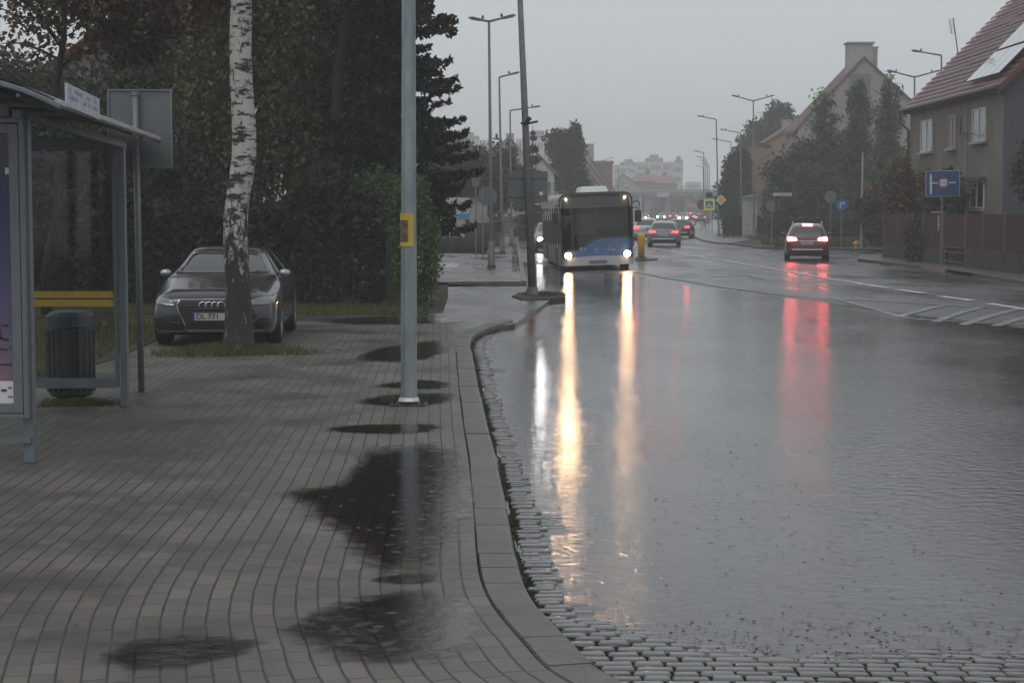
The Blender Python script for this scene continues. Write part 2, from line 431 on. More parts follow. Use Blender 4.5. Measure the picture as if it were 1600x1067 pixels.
J = mth('MINIMUM', jv.outputs[0], mth('MULTIPLY_ADD', ju.outputs[0], .75, .25))
cmb = n.new('ShaderNodeCombineXYZ'); l(col, cmb.inputs[0]); l(row_, cmb.inputs[1])
w2 = n.new('ShaderNodeTexWhiteNoise'); w2.noise_dimensions = '2D'; l(cmb.outputs[0], w2.inputs['Vector'])
r = n.new('ShaderNodeValToRGB'); r.color_ramp.elements[0].color = (.098, .090, .081, 1); r.color_ramp.elements[1].color = (.134, .121, .107, 1)
e = r.color_ramp.elements.new(.9); e.color = (.134, .115, .101, 1)
l(w2.outputs['Value'], r.inputs[0])
gn = n.new('ShaderNodeTexNoise'); gn.inputs['Scale'].default_value = .9; gn.inputs['Detail'].default_value = 7; gn.inputs['Roughness'].default_value = .65; l(tcn.outputs['Object'], gn.inputs['Vector'])
gr = n.new('ShaderNodeValToRGB'); gr.color_ramp.elements[0].position = .33; gr.color_ramp.elements[1].position = .58
gr.color_ramp.elements[0].color = (.52, .51, .49, 1); gr.color_ramp.elements[1].color = (1.12, 1.12, 1.12, 1); l(gn.outputs['Fac'], gr.inputs[0])
sn = n.new('ShaderNodeTexNoise'); sn.inputs['Scale'].default_value = 130; sn.inputs['Detail'].default_value = 2; l(tcn.outputs['Object'], sn.inputs['Vector'])
sr = n.new('ShaderNodeValToRGB'); sr.color_ramp.elements[0].position = .3; sr.color_ramp.elements[1].position = .75
sr.color_ramp.elements[0].color = (.75, .75, .75, 1); sr.color_ramp.elements[1].color = (1.45, 1.45, 1.4, 1); l(sn.outputs['Fac'], sr.inputs[0])
def mulc(a_, b_):
    q = n.new('ShaderNodeMix'); q.data_type = 'RGBA'; q.blend_type = 'MULTIPLY'; q.inputs[0].default_value = 1; l(a_, q.inputs[6]); l(b_, q.inputs[7]); return q.outputs[2]
cc = mulc(mulc(r.outputs[0], gr.outputs[0]), sr.outputs[0])
jm = n.new('ShaderNodeMix'); jm.data_type = 'RGBA'; l(J, jm.inputs[0]); jm.inputs[6].default_value = (.028, .026, .022, 1); l(cc, jm.inputs[7])
l(jm.outputs[2], bb.inputs['Base Color'])
rr = n.new('ShaderNodeMapRange'); l(gn.outputs['Fac'], rr.inputs[0]); rr.inputs[1].default_value = .3; rr.inputs[2].default_value = .7; rr.inputs[3].default_value = .27; rr.inputs[4].default_value = .6
l(rr.outputs[0], bb.inputs['Roughness'])
bu1 = n.new('ShaderNodeBump'); bu1.inputs['Strength'].default_value = 1; bu1.inputs['Distance'].default_value = .006; l(J, bu1.inputs['Height'])
bu2 = n.new('ShaderNodeBump'); bu2.inputs['Strength'].default_value = .6; bu2.inputs['Distance'].default_value = .003; l(sn.outputs['Fac'], bu2.inputs['Height']); l(bu1.outputs[0], bu2.inputs['Normal'])
l(bu2.outputs[0], bb.inputs['Normal'])

nr = normals(course)
offs = [.23+.27*i for i in range(42)]
vs = []; fs = []; uvs = []
for i, p in enumerate(course):
    for d in offs:
        # limit fan on the inside of the bend near the camera
        q = p+nr[i]*d
        vs.append((q.x, q.y, 0.0)); uvs.append((i*.1, d))
m_ = len(offs)
for i in range(len(course)-1):
    for j in range(m_-1): fs.append((i*m_+j, i*m_+j+1, (i+1)*m_+j+1, (i+1)*m_+j))
mb = MB(); mb.v = vs; mb.f = fs; mb.m = [0]*len(fs)
pv = mb.build('pavement', pm); struct(pv)
uvl = pv.data.uv_layers.new(name='UVMap')
lv = np.empty(len(pv.data.loops), dtype=np.int32); pv.data.loops.foreach_get('vertex_index', lv)
uvl.data.foreach_set('uv', np.array(uvs, dtype=np.float32)[lv].ravel())
# soil base under the paving, and beyond its left edge
slabm = M('pavement_base', (.1, .095, .088), .6, 0, .25, 2)
# kerb stones
km = M('kerb_granite', (.075, .07, .065), .42, 0, .2, 2.3, 1.0, 45, col2=(.13, .122, .112))
kn = normals(kline)
mb = MB(); i = 0
while i < len(kline)-2:
    y = kline[i].y
    ln = random.choice((4, 5, 5, 6)) if (y < 9.6 or y > 26) else random.choice((6, 9, 10, 10))
    j = min(i+ln, len(kline)-1)
    jz = random.uniform(-.005, .004); jo = random.uniform(-.005, .005)
    seg = list(range(i, j+1)); n0 = len(mb.v); V_ = []; FF = []
    prof = [(-.0, -.25), (.0, -.03), (.012, -.006), (.03, .003), (.215, .005), (.226, -.02), (.226, -.25)]
    for a_, s_ in enumerate(seg):
        p = kline[s_].copy()
        if a_ == 0: p = p.lerp(kline[s_+1], .06)
        if a_ == len(seg)-1: p = p.lerp(kline[s_-1], .06)
        for o_, z_ in prof:
            q = p+kn[s_]*(o_+jo); V_.append((q.x, q.y, z_+jz))
    k = len(prof)
    for a_ in range(len(seg)-1):
        for c_ in range(k-1): FF.append((a_*k+c_, a_*k+c_+1, (a_+1)*k+c_+1, (a_+1)*k+c_))
    FF.append(tuple(range(k))); FF.append(tuple((len(seg)-1)*k+q for q in reversed(range(k))))
    mb.add(V_, FF); i = j
struct(mb.build('kerb', km))
mb = MB()
mossm = M('kerb_moss', (.02, .03, .012), .95, 0, .4, 12, .6, 60)
for i in range(30, len(kline)-2):
    p = kline[i]-kn[i]*.012
    if random.random() < .8: mb.ball((p.x+random.uniform(-.01, .015), p.y+random.uniform(-.04, .04), WL+random.uniform(-.012, .012)), (random.uniform(.01, .026), random.uniform(.03, .07), random.uniform(.01, .035)), 6, 4)
o = mb.build('moss', mossm); tag(o, 'dark moss growing along the foot of the pavement kerb', 'moss'); o['kind'] = 'stuff'

# side street, far pavement, verges
wetpave = asphalt('wet_side_asphalt', (.075, .073, .07), .14, .42, .5)
def flat(name, poly, z, mat, h=.3):
    b = MB(); b.prism([(p[0], p[1]) for p in poly], z-h, z); return struct(b.build(name, mat))
e0 = course[-1]; kend = kline[-1]
flat('side_street', [(-40, 29.3), (-1.2, 29.3), (kend.x-.1, 30.6), (kend.x+.02, 31.0), (.6, 36.5), (.95, 40.5), (.4, 46), (-40, 44)], -.035, wetpave, .2)
farp = asphalt('far_wet_slabs', (.085, .083, .078), .13, .5, .7)
flat('far_pavement', [(-8, 47), (.25, 48.5), (.2, 75), (.35, 132), (-9, 132), (-9, 60)], 0, farp)
far_kerb = MB(); far_kerb.b2(.25, .4, 48.5, 132, -.3, .012)
struct(far_kerb.build('far_kerb', km))
# pale paving strips across the far pavement
pale = M('pale_concrete', (.34, .34, .33), .25, 0, .2, 1.5)
flat('crossing_strip', [(-6, 60), (-1.9, 60.3), (-1.9, 64.5), (-6, 64)], .006, pale, .05)
# island kerb with grass round the leaning pole
isl = [G(u, v) for u, v in ((800, 462), (812, 457), (850, 456), (884, 459), (884, 464), (850, 467), (815, 467))]
flat('kerb_island', isl, .0, M('island_soil', (.05, .045, .03), .9, 0, .3, 6, .5, 30), .3)

# left verge behind the pavement
verge = M('verge_soil', (.03, .038, .018), .9, 0, .35, 2, .6, 20)
lv_poly = [G(470, 489)+Vector((-0, 0, 0)), G(692, 486), G(700, 462), G(700, 440), (-1.0, 47), (-30, 47), (-30, 33)]
flat('grass_verge', [(p[0], p[1]) for p in lv_poly], -.026, verge, .3)
flat('garden_soil', [(-5.6, 19.0), (-5.2, 23), (-5.4, 29), (-25, 31), (-25, 18)], .015, verge, .3)
flat('parking_edge', [(-12, 3), (-11, 3), (-9, 31), (-25, 31), (-25, 3)], -.01, slabm, .3)

# right side
rk = [G(1750, 463), G(1600, 440), G(1520, 427), G(1440, 416), G(1340, 405), G(1345, 398), G(1420, 395), G(1760, 400)]
rwalk = M('right_slabs', (.12, .12, .115), .3, 0, .25, 1, .3, 12)
flat('right_pavement', [(p.x, p.y) for p in rk]+[(30, 60), (22, 45)], 0, rwalk)
rk2 = [G(1140, 380), G(1190, 386.5), G(1260, 388), G(1400, 390)]
flat('right_verge', [(p.x, p.y) for p in rk2]+[(45, 92), (60, 140), (26, 160), (19.5, 135)], .0, verge)
sw = [G(1085, 368), G(1088, 370.5), G(1100, 375), G(1118, 378.5), G(1140, 380)]
flat('corner_pavement', [(p.x, p.y) for p in sw]+[(19.6, 135), (26, 160), (40, 330), (37, 330), (20, 185)], .005, rwalk)
rwk = MB()
def kerbstrip(mb, pts, w=.15, h=.02):
    for a_, c_ in zip(pts[:-1], pts[1:]):
        d = (c_-a_); d.z = 0; d.normalize(); nn = Vector((d.y, -d.x, 0))*w
        mb.add([(a_.x, a_.y, -.25), (c_.x, c_.y, -.25), (c_.x+nn.x, c_.y+nn.y, -.25), (a_.x+nn.x, a_.y+nn.y, -.25),
                (a_.x, a_.y, h), (c_.x, c_.y, h), (c_.x+nn.x, c_.y+nn.y, h), (a_.x+nn.x, a_.y+nn.y, h)],
               [(0, 1, 2, 3), (4, 5, 6, 7), (0, 1, 5, 4), (1, 2, 6, 5), (2, 3, 7, 6), (3, 0, 4, 7)])
kerbstrip(rwk, rk[:6]); kerbstrip(rwk, list(reversed(rk2))); kerbstrip(rwk, sw)
struct(rwk.build('right_kerb', km))

# road markings, laid on the road surface
mk = M('road_marking', (.26, .26, .26), .5, 0, .35, 2.2, col2=(.72, .73, .73))
def strip(mb, a_, b_, wd, seg=14):
    a_ = G(*a_, -.09); b_ = G(*b_, -.09); d = (b_-a_); d.z = 0; dd = d.normalized(); nn = Vector((-dd.y, dd.x, 0))*wd/2
    vs = []
    for i in range(seg+1):
        p = a_.lerp(b_, i/seg)
        for s_ in (-1, 0, 1):
            q = p+nn*s_; vs.append((q.x, q.y, (road_h(q.x, q.y) if q.y < 110 else -.087)+.014))
    fs = []
    for i in range(seg):
        for s_ in range(2): fs.append((i*3+s_, i*3+s_+1, i*3+s_+4, i*3+s_+3))
    mb.add(vs, fs)
mkf = M('faint_marking', (.07, .07, .07), .4, 0, .35, 2.2, col2=(.25, .26, .26))
mb = MB()
pl = [(1020, 388), (1110, 405), (1200, 419), (1300, 437), (1345, 444)]
for a_, c_ in zip(pl[:-1], pl[1:]): strip(mb, a_, c_, .18)
for a_, c_ in (((1340, 444), (1390, 451)), ((1400, 453), (1445, 459)), ((1468, 463.5), (1520, 470)), ((1545, 475), (1640, 489))): strip(mb, a_, c_, .22)
struct(mb.build('lane_line', mk))
mb = MB()
for a_, c_ in (((1110, 433), (1165, 430.5)), ((1165, 430.5), (1190, 436)), ((985, 424), (1040, 434)), ((1040, 434), (1130, 449)), ((1130, 449), (1250, 464)),
               ((1250, 465), (1400, 472)), ((1400, 472), (1500, 479)), ((1500, 479), (1700, 489)), ((1300, 466), (1420, 496)), ((1420, 496), (1520, 503)), ((1520, 503), (1700, 514)),
               ((1020, 413), (1100, 412)), ((1225, 392), (1330, 389)), ((1170, 395), (1210, 402)), ((1000, 372), (1130, 389))): strip(mb, a_, c_, .14)
for k in range(6):
    u = 1400+k*52; strip(mb, (u, 501+k*2.5 if k > 0 else 494), (u+75+k*8, 478+k*2.2), .2, 8)
struct(mb.build('road_markings', mkf))

# puddles on the pavement
pud = water_mat('puddle_water', 1.36, (.50, .46, .41), .05, (9, .0022), (60, .0006), True)
def puddle(pts, seed, z=.005, label=''):
    ps = [G(u, v) for u, v in pts]
    cl = ps+[ps[0]]
    cx = sum(p.x for p in ps)/len(ps); cy = sum(p.y for p in ps)/len(ps)
    ring = []
    N = len(ps)
    for i in range(N):
        p0, p1, p2, p3 = ps[(i-1) % N], ps[i], ps[(i+1) % N], ps[(i+2) % N]
        for j in range(8):
            t = j/8
            q = .5*((2*p1)+(p2-p0)*t+(2*p0-5*p1+4*p2-p3)*t*t+(3*p1-p0-3*p2+p3)*t**3)
            q.x += .02*noise.noise(Vector((q.x*9, q.y*9, seed))); q.y += .05*noise.noise(Vector((q.x*9, q.y*9, seed+7)))
            ring.append(q)
    K = len(ring); vs = []; fd = []
    for s_, f_ in ((1.2, 0), (1.0, .45), (.75, 1), (.4, 1)):
        for q in ring:
            w1 = 1+.10*noise.noise(Vector((q.x*5, q.y*4, seed*3.1)))+.02*noise.noise(Vector((q.x*14, q.y*10, seed*1.7)))
            vs.append((cx+(q.x-cx)*s_*w1, cy+(q.y-cy)*s_*w1, z)); fd.append(f_)
    vs.append((cx, cy, z)); fd.append(1)
    fs = []
    for r_ in range(3):
        for i in range(K): fs.append((r_*K+i, r_*K+(i+1) % K, (r_+1)*K+(i+1) % K, (r_+1)*K+i))
    for i in range(K): fs.append((3*K+i, 3*K+(i+1) % K, 4*K))
    mb = MB(); mb.v = vs; mb.f = fs; mb.m = [0]*len(fs)
    o = mb.build('puddle', pud); struct(o)
    at = o.data.attributes.new('fade', 'FLOAT', 'POINT'); at.data.foreach_set('value', fd)
puddle([(455, 772), (530, 755), (585, 705), (690, 700), (735, 750), (730, 815), (660, 885), (580, 880), (530, 830)], 1)
puddle([(452, 985), (530, 945), (610, 925), (690, 928), (745, 955), (750, 1000), (690, 1030), (560, 1036)], 2)
puddle([(160, 1030), (215, 1002), (300, 994), (405, 1000), (390, 1016), (300, 1040), (210, 1047)], 3)
puddle([(556, 560), (600, 543), (690, 532), (705, 545), (660, 562), (600, 566)], 4)
puddle([(510, 673), (560, 664), (680, 664), (682, 673), (600, 678)], 5)
puddle([(590, 602), (650, 594), (700, 598), (690, 607), (620, 607)], 6)
puddle([(585, 904), (640, 896), (680, 900), (660, 912), (600, 912)], 7)
puddle([(500, 500), (600, 494), (720, 498), (700, 505), (560, 507)], 8)
puddle([(560, 630), (600, 618), (700, 615), (690, 630), (620, 634)], 9)

# ------------------------------------------------------------------ foliage tools
def leaf_mesh(name, pts, size, mat, parent, vals=None, droop=0.0, aspect=1.5, up=0.0):
    n_ = len(pts); pts = np.asarray(pts, dtype=np.float64)
    a = RNG.normal(size=(n_, 3)); a[:, 2] -= droop; a /= np.linalg.norm(a, axis=1)[:, None]
    c = RNG.normal(size=(n_, 3)); c[:, 2] += up; c = np.cross(a, c); c /= np.linalg.norm(c, axis=1)[:, None]
    sz = size*RNG.uniform(.6, 1.35, (n_, 1))
    v = np.empty((n_, 4, 3)); a = a*sz*aspect/2; c = c*sz/2
    v[:, 0] = pts-a; v[:, 1] = pts+c*.9; v[:, 2] = pts+a; v[:, 3] = pts-c*.9
    off = Vector((0, 0, 0)); q = parent
    while q: off += q.location; q = q.parent
    v -= np.array(off[:])
    me = bpy.data.meshes.new(name)
    me.vertices.add(n_*4); me.vertices.foreach_set('co', v.ravel())
    me.loops.add(n_*4); me.loops.foreach_set('vertex_index', np.arange(n_*4, dtype=np.int32))
    me.polygons.add(n_); me.polygons.foreach_set('loop_start', np.arange(0, n_*4, 4, dtype=np.int32))
    me.update(calc_edges=True)
    if vals is None: vals = RNG.random(n_)
    at = me.attributes.new('v', 'FLOAT', 'FACE'); at.data.foreach_set('value', np.clip(vals, 0, 1).astype(np.float32))
    me.materials.append(mat)
    o = bpy.data.objects.new(name, me); C.objects.link(o); o.parent = parent
    return o
def clump_pts(blobs, n_, nclump=60, spread=.22, hollow=.45):
    """leaf points clustered round random clumps inside ellipsoids (cx,cy,cz,rx,ry,rz)"""
    P_ = []; Vv = []
    vol = np.array([b[3]*b[4]*b[5] for b in blobs]); vol = vol/vol.sum()
    for b, q in zip(blobs, vol):
        m = max(30, int(n_*q)); k = max(5, int(nclump*q*2)+4)
        d = RNG.normal(size=(k, 3)); d /= np.linalg.norm(d, axis=1)[:, None]
        rr = (hollow+(1-hollow)*RNG.random((k, 1)))
        cc_ = d*rr; cv = RNG.random(k)
        idx = RNG.integers(0, k, m)
        r3 = np.array(b[3:6])
        off_ = RNG.normal(size=(m, 3))*spread; nn_ = np.linalg.norm(off_, axis=1)[:, None]; off_ *= np.minimum(1, spread*2.0/np.maximum(nn_, 1e-6))
        pt = (cc_[idx]*.88+off_)*r3+np.array(b[:3])
        P_.append(pt); Vv.append(cv[idx]*.55+RNG.random(m)*.45)
    return np.concatenate(P_), np.concatenate(Vv)
def strand_pts(n_str, cx, cy, z0, z1, rx, ry, lmin, lmax, per=22, dens=None):
    P_ = []; Vv = []
    for i in range(n_str):
        t = random.uniform(0, 2*PI); r_ = math.sqrt(random.random())
        x = cx+rx*r_*math.cos(t); y = cy+ry*r_*math.sin(t); z = random.uniform(z0, z1)
        ln_ = random.uniform(lmin, lmax); v_ = random.random(); dx = random.uniform(-.12, .12)
        k = np.linspace(0, 1, per)+RNG.uniform(-.03, .03, per)
        P_.append(np.stack([x+dx*k+RNG.normal(size=per)*.045, y+RNG.normal(size=per)*.045, z-ln_*k], 1)); Vv.append(v_*.6+RNG.random(per)*.4)
    return np.concatenate(P_), np.concatenate(Vv)
def trunk_mesh(parent, base, top, r0, r1, mat, limbs=(), wob=.08, n=9, name='trunk', seg=8):
    base = Vector(base); top = Vector(top); mb = MB()
    pts = [base.lerp(top, i/seg)+Vector((math.sin(i*1.7+base.x)*wob, math.cos(i*1.3+base.y)*wob, 0))*(1 if i else 0) for i in range(seg+1)]
    rad = [r0+(r1-r0)*i/seg for i in range(seg+1)]; rad[0] *= 1.3
    mb.tube(pts, rad, n)
    for (t, dx, dy, dz, r_) in limbs:
        s_ = base.lerp(top, t); e_ = s_+Vector((dx, dy, dz))
        mb.tube([s_, s_.lerp(e_, .35)+Vector((0, 0, dz*.1+.05)), s_.lerp(e_, .7)+Vector((0, 0, .1)), e_], [r_, r_*.75, r_*.5, r_*.22], 6)
    return mb.build(name, mat, parent, smooth=True)
def auto_limbs(k, R, H, r_=.06):
    return [(random.uniform(.35, .95), random.uniform(-R, R), random.uniform(-R, R), random.uniform(.2, 1)*H, r_*random.uniform(.6, 1.1)) for _ in range(k)]

lf_birch = LEAF('birch_leaves', (.016, .026, .010), (.058, .078, .026), (.15, .15, .06))
lf_dark = LEAF('dark_leaves', (.014, .02, .010), (.035, .05, .022))
lf_hedge = LEAF('hedge_leaves', (.018, .028, .012), (.06, .08, .032))
lf_thuja = LEAF('thuja_leaves', (.045, .085, .03), (.13, .19, .065))
lf_rust = LEAF('rust_leaves', (.018, .024, .010), (.05, .045, .018), (.12, .045, .02))
lf_rust2 = LEAF('maple_leaves', (.018, .024, .01), (.04, .045, .018), (.065, .045, .02))
lf_spruce = LEAF('spruce_needles', (.010, .016, .010), (.026, .036, .022))
lf_green = LEAF('green_leaves', (.03, .048, .022), (.075, .10, .045)); lf_pale = LEAF('pale_leaves', (.045, .075, .035), (.10, .145, .065))
lf_grass = LEAF('grass_blades', (.04, .06, .02), (.10, .12, .04), (.16, .13, .055))
lf_dry = LEAF('dry_grass', (.05, .048, .025), (.12, .10, .05))

def tree(name, label, cat, base, blobs, n_, size, mat, trunk=None, group=None, bark=None, nclump=60, spread=.22, strands=None, limbs=5, droop=0., hollow=.45):
    t = thing(name, label, cat, base, 0, group)
    pts, vv = clump_pts(blobs, n_, nclump, spread, hollow)
    if strands:
        ps, v2 = strand_pts(*strands); pts = np.concatenate([pts, ps]); vv = np.concatenate([vv, v2])
    leaf_mesh('crown', pts, size, mat, t, vv, droop=droop)
    if trunk:
        top, r0, r1 = trunk
        R = max(b_[3] for b_ in blobs)*.7
        trunk_mesh(t, base, top, r0, r1, bark or barkd, auto_limbs(limbs, R, R*.6, r0*.5))
    return t

def grass(name, label, region, n_, h, mat, zf=0, cat='grass'):
    """region: function returning random (x,y)"""
    xy = np.array([region() for _ in range(n_)])
    N = n_; hh = h*RNG.uniform(.5, 1.3, N); th = RNG.uniform(0, 2*PI, N); w_ = h*.05+.004
    bx = np.cos(th)*w_; by = np.sin(th)*w_; lx = RNG.normal(size=N)*hh*.35; ly = RNG.normal(size=N)*hh*.35
    v = np.empty((N, 3, 3)); v[:, 0, 0] = xy[:, 0]-bx; v[:, 0, 1] = xy[:, 1]-by; v[:, 1, 0] = xy[:, 0]+bx; v[:, 1, 1] = xy[:, 1]+by
    v[:, :2, 2] = zf; v[:, 2, 0] = xy[:, 0]+lx; v[:, 2, 1] = xy[:, 1]+ly; v[:, 2, 2] = zf+hh
    me = bpy.data.meshes.new(name); me.vertices.add(N*3); me.vertices.foreach_set('co', v.ravel())
    me.loops.add(N*3); me.loops.foreach_set('vertex_index', np.arange(N*3, dtype=np.int32))
    me.polygons.add(N); me.polygons.foreach_set('loop_start', np.arange(0, N*3, 3, dtype=np.int32)); me.update(calc_edges=True)
    at = me.attributes.new('v', 'FLOAT', 'FACE'); at.data.foreach_set('value', RNG.random(N).astype(np.float32))
    me.materials.append(mat); o = bpy.data.objects.new(name, me); C.objects.link(o)
    tag(o, label, cat); o['kind'] = 'stuff'; return o
def ell(cx, cy, rx, ry):
    def f():
        t = random.uniform(0, 2*PI); r_ = min(1.25, abs(random.gauss(0, .55))+.05)*(1+.25*math.sin(3*t+cx)); return (cx+rx*r_*math.cos(t), cy+ry*r_*math.sin(t))
    return f
def rect(x0, x1, y0, y1): return lambda: (random.uniform(x0, x1), random.uniform(y0, y1))
HAZE_D = 0.0015
flat('kerb_apron', [(-1.4, 24.5)]+[(p.x-.1, p.y) for p in kline[i_end-10:]]+[(-1.0, 31.0)], -.003, wetpave, .2)

# ------------------------------------------------------------------ left backdrop vegetation
hz = thing('house', 'brown gabled house with reddish roof half hidden behind the trees above the bus shelter', 'house', (-13.2, 56, -.2))
hb = MB(); hw = M('brown_render', (.16, .12, .095), .85, 0, .2, 1)
gx0, gx1, gz, gp = -17, -9.4, 4.6, 8.2
hb.slab([(gx0, -.2), (gx1, -.2), (gx1, gz), ((gx0+gx1)/2+1.5, gp), (gx0, gz)], 56, 66); hb.build('wall', hw, hz)
rb = MB(); ax = (gx0+gx1)/2+1.5
redroof = M('red_tiles', (.16, .06, .045), .6, 0, .3, 2, .5, 15)
rb.slab([(ax, gp+.2), (gx1+.4, gz-.1), (gx1+.4, gz-.3), (ax, gp), (gx0-.4, gz-.3), (gx0-.4, gz-.1)], 55.7, 66.3); rb.build('roof', redroof, hz)

tree('weeping_birch', 'tall dark weeping birch filling the space between the white birch and the street pole', 'tree', (-4.9, 41, 0),
     [(-5.0, 41, 6.4, 2.5, 2.0, 3.6)], 17000, .085, lf_birch, ((-4.9, 41, 9), .2, .06), nclump=60, spread=.2, group='dark trees behind the fence',
     strands=(800, -5.0, 40.6, 3.2, 9.6, 2.7, 2.0, 1.2, 3.4, 34), limbs=6, droop=.8)
tree('weeping_birch', 'drooping dark birch behind the white birch trunk and the back of the large road sign', 'tree', (-7.6, 45, 0),
     [(-7.6, 45, 6.2, 2.6, 2.2, 3.6)], 15000, .09, lf_birch, ((-7.5, 45, 9), .22, .06), nclump=60, spread=.2, group='dark trees behind the fence',
     strands=(560, -7.5, 44.5, 3.6, 8.2, 2.5, 2.0, 1.2, 3.2, 34), limbs=6, droop=.8)
tree('dark_tree', 'dense dark round tree seen through the shelter glass', 'tree', (-11.5, 42, 0),
     [(-12, 43, 3.6, 3.6, 2.6, 2.3), (-9, 42, 3.2, 2.2, 2.2, 2.0)], 22000, .11, lf_dark, ((-11.5, 42, 4.5), .2, .08), nclump=70)
tree('dark_tree', 'broad black-green tree at the very back between the weeping birch and the spruce', 'tree', (-4.5, 50, 0),
     [(-5.7, 50, 5.6, 2.6, 2, 4.8), (-9.5, 51, 4.5, 3, 2, 4)], 30000, .13, lf_dark, ((-4.5, 50, 8), .25, .08), nclump=90, group='dark trees behind the fence')
tree('leafy_tree', 'pale green small-leaved tree above the bus shelter roof at the left edge', 'tree', (-11.8, 38, 0),
     [(-11.3, 38, 4.3, 2.4, 1.6, 1.15), (-8.6, 38.5, 3.6, 1.6, 1.2, 1.1)], 15000, .075, lf_green, ((-11.4, 38, 4.6), .14, .04), nclump=90, spread=.2, limbs=9, hollow=.2)
tree('maple', 'rust and green autumn maple whose crown hangs over the bus shelter', 'tree', (-8.8, 33.5, 0),
     [(-7.4, 33, 6.3, 2.9, 1.8, 1.7), (-5.0, 33, 6.7, 1.7, 1.6, 1.5), (-7.0, 33, 5.1, 1.4, 1.2, .6)], 24000, .085, lf_rust, ((-8.2, 33, 6.8), .09, .05), nclump=110, spread=.13, limbs=12, hollow=.1)
tree('oak', 'brown-tinged broadleaf tree overhanging the spruce just right of the street pole top', 'tree', (-4.6, 39, 0),
     [(-2.9, 38.6, 7.7, 1.2, 1.4, 1.6), (-1.65, 38.4, 7.0, .5, .6, .35), (-1.42, 38.4, 5.95, .36, .5, .34), (-1.9, 38.4, 6.2, .4, .5, .35)], 19000, .08, lf_rust2, ((-3.2, 39, 8), .2, .08), nclump=46, spread=.2, limbs=3, hollow=.2)

# spruce: whorls of drooping boughs
def spruce(name, label, base, H, R, r_, mat, n_per=34, z0=.8, layers=24, group=None, size=.07, belly=False):
    t = thing(name, label, 'tree', base, 0, group)
    bx, by, bz = base; P_ = []; Vv = []; mb = MB()
    mb.tube([(bx, by, bz), (bx, by, bz+H)], [r_, .02], 7)
    for i in range(layers):
        z = bz+z0+(H-z0)*(i+random.uniform(-.45, .45))/layers; Rr = R*(1-(i/layers)**1.25)*random.uniform(.8, 1.1)*(min(1, .42+(z-bz)/6.0) if belly else 1)
        nb = max(5, int(11*(1-i/layers)+4))
        for k in range(nb):
            th = 2*PI*k/nb+random.uniform(-.3, .3); rl = Rr*random.uniform(.7, 1.15); v_ = random.random()
            dz = -.32*rl*random.uniform(.3, 1.5)
            mb.tube([(bx, by, z), (bx+rl*.6*math.cos(th), by+rl*.6*math.sin(th), z+dz*.75), (bx+rl*math.cos(th), by+rl*math.sin(th), z+dz*.8)], [.025, .015, .006], 4, cap=False)
            m = int(n_per*rl/R)+8
            q = RNG.random(m)**.7; wd = (1-q)*.22*rl+.03
            sd_ = RNG.normal(size=m)*wd
            px = bx+rl*q*math.cos(th)-sd_*math.sin(th); py = by+rl*q*math.sin(th)+sd_*math.cos(th)
            pz = z+dz*np.minimum(q*1.25, .8+.0*q)+rl*.1*np.maximum(0, q-.75)*2-RNG.random(m)*.12-np.abs(sd_)*.25
            P_.append(np.stack([px, py, pz], 1)); Vv.append(v_*.6+RNG.random(m)*.4)
    leaf_mesh('crown', np.concatenate(P_), size, mat, t, np.concatenate(Vv), aspect=2.2)
    mb.build('trunk', barkd, t)
    return t
spruce('spruce', 'dark spruce with drooping layered boughs right of the street pole', (-2.85, 40, 0), 10.5, 2.35, .16, lf_spruce, 200, 2.0, 34, 'dark trees behind the fence', .08, True)

# hedge and thuja, fence and gate post
t = thing('hedge', 'dark overgrown hedge running behind the parked grey car', 'hedge', (-8, 37.2, 0))
pts = []; m = 52000
x_ = RNG.uniform(-15, -2.6, m); y_ = 36.95+RNG.normal(size=m)*.42; top_ = 2.35+.35*np.sin(x_*1.3)+.25*np.sin(x_*3.1+1)
z_ = top_*(RNG.random(m)**.65)
pts = np.stack([x_, y_+RNG.normal(size=m)*.1, z_], 1)
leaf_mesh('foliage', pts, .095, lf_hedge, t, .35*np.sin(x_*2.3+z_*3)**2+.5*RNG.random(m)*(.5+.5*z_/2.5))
mb = MB()
for i in range(14): mb.tube([(-14.5+i*.9, 37.5, 0), (-14.4+i*.9, 37.4, 1.0), (-14.6+i*.9, 37.5, 1.9)], [.05, .035, .015], 5)
mb.build('stem', barkd, t)
tree('thuja', 'light green rounded conifer bush at the end of the hedge, right beside the street pole', 'bush', (-2.0, 35.6, 0),
     [(-1.93, 35.6, 1.15, .5, .5, 1.25), (-2.05, 35.7, 2.0, .45, .5, .6)], 18000, .05, lf_thuja, ((-2, 35.6, 1.8), .06, .02), nclump=70, spread=.2, limbs=3, hollow=.6)
tree('thuja', 'green conifer bush rising over the hedge left of the street pole', 'bush', (-2.9, 36.8, 0),
     [(-2.9, 37.0, 2.0, .75, .5, .78), (-3.9, 37.0, 1.9, .5, .4, .5)], 9000, .055, lf_thuja, ((-2.9, 36.9, 1.8), .06, .02), nclump=50, spread=.22, limbs=3, hollow=.5)
f = thing('picket_fence', 'dark brown picket fence in front of the hedge behind the grey car', 'fence', (-5, 36.4, 0))
mb = MB(); rl = MB()
for i in range(46):
    x = -8.3+i*.125; h = 1.12+random.uniform(-.02, .02)
    mb.slab([(x, .12), (x+.085, .12), (x+.085, h-.05), (x+.0425, h), (x, h-.05)], 36.4, 36.425)
mb.build('picket', timber, f)
rl.b2(-8.3, -2.55, 36.43, 36.47, .3, .38); rl.b2(-8.3, -2.55, 36.43, 36.47, .85, .93); rl.build('rail', timber, f)
gp_ = thing('gate_post', 'square brown gate post with a pale cap left of the street pole', 'post', (-2.42, 36.2, 0))
mb = MB(); mb.b2(-2.56, -2.3, 36.05, 36.3, 0, 1.5); mb.build('post', M('post_render', (.05, .04, .035), .8, 0, .3, 6, .4, 20), gp_)
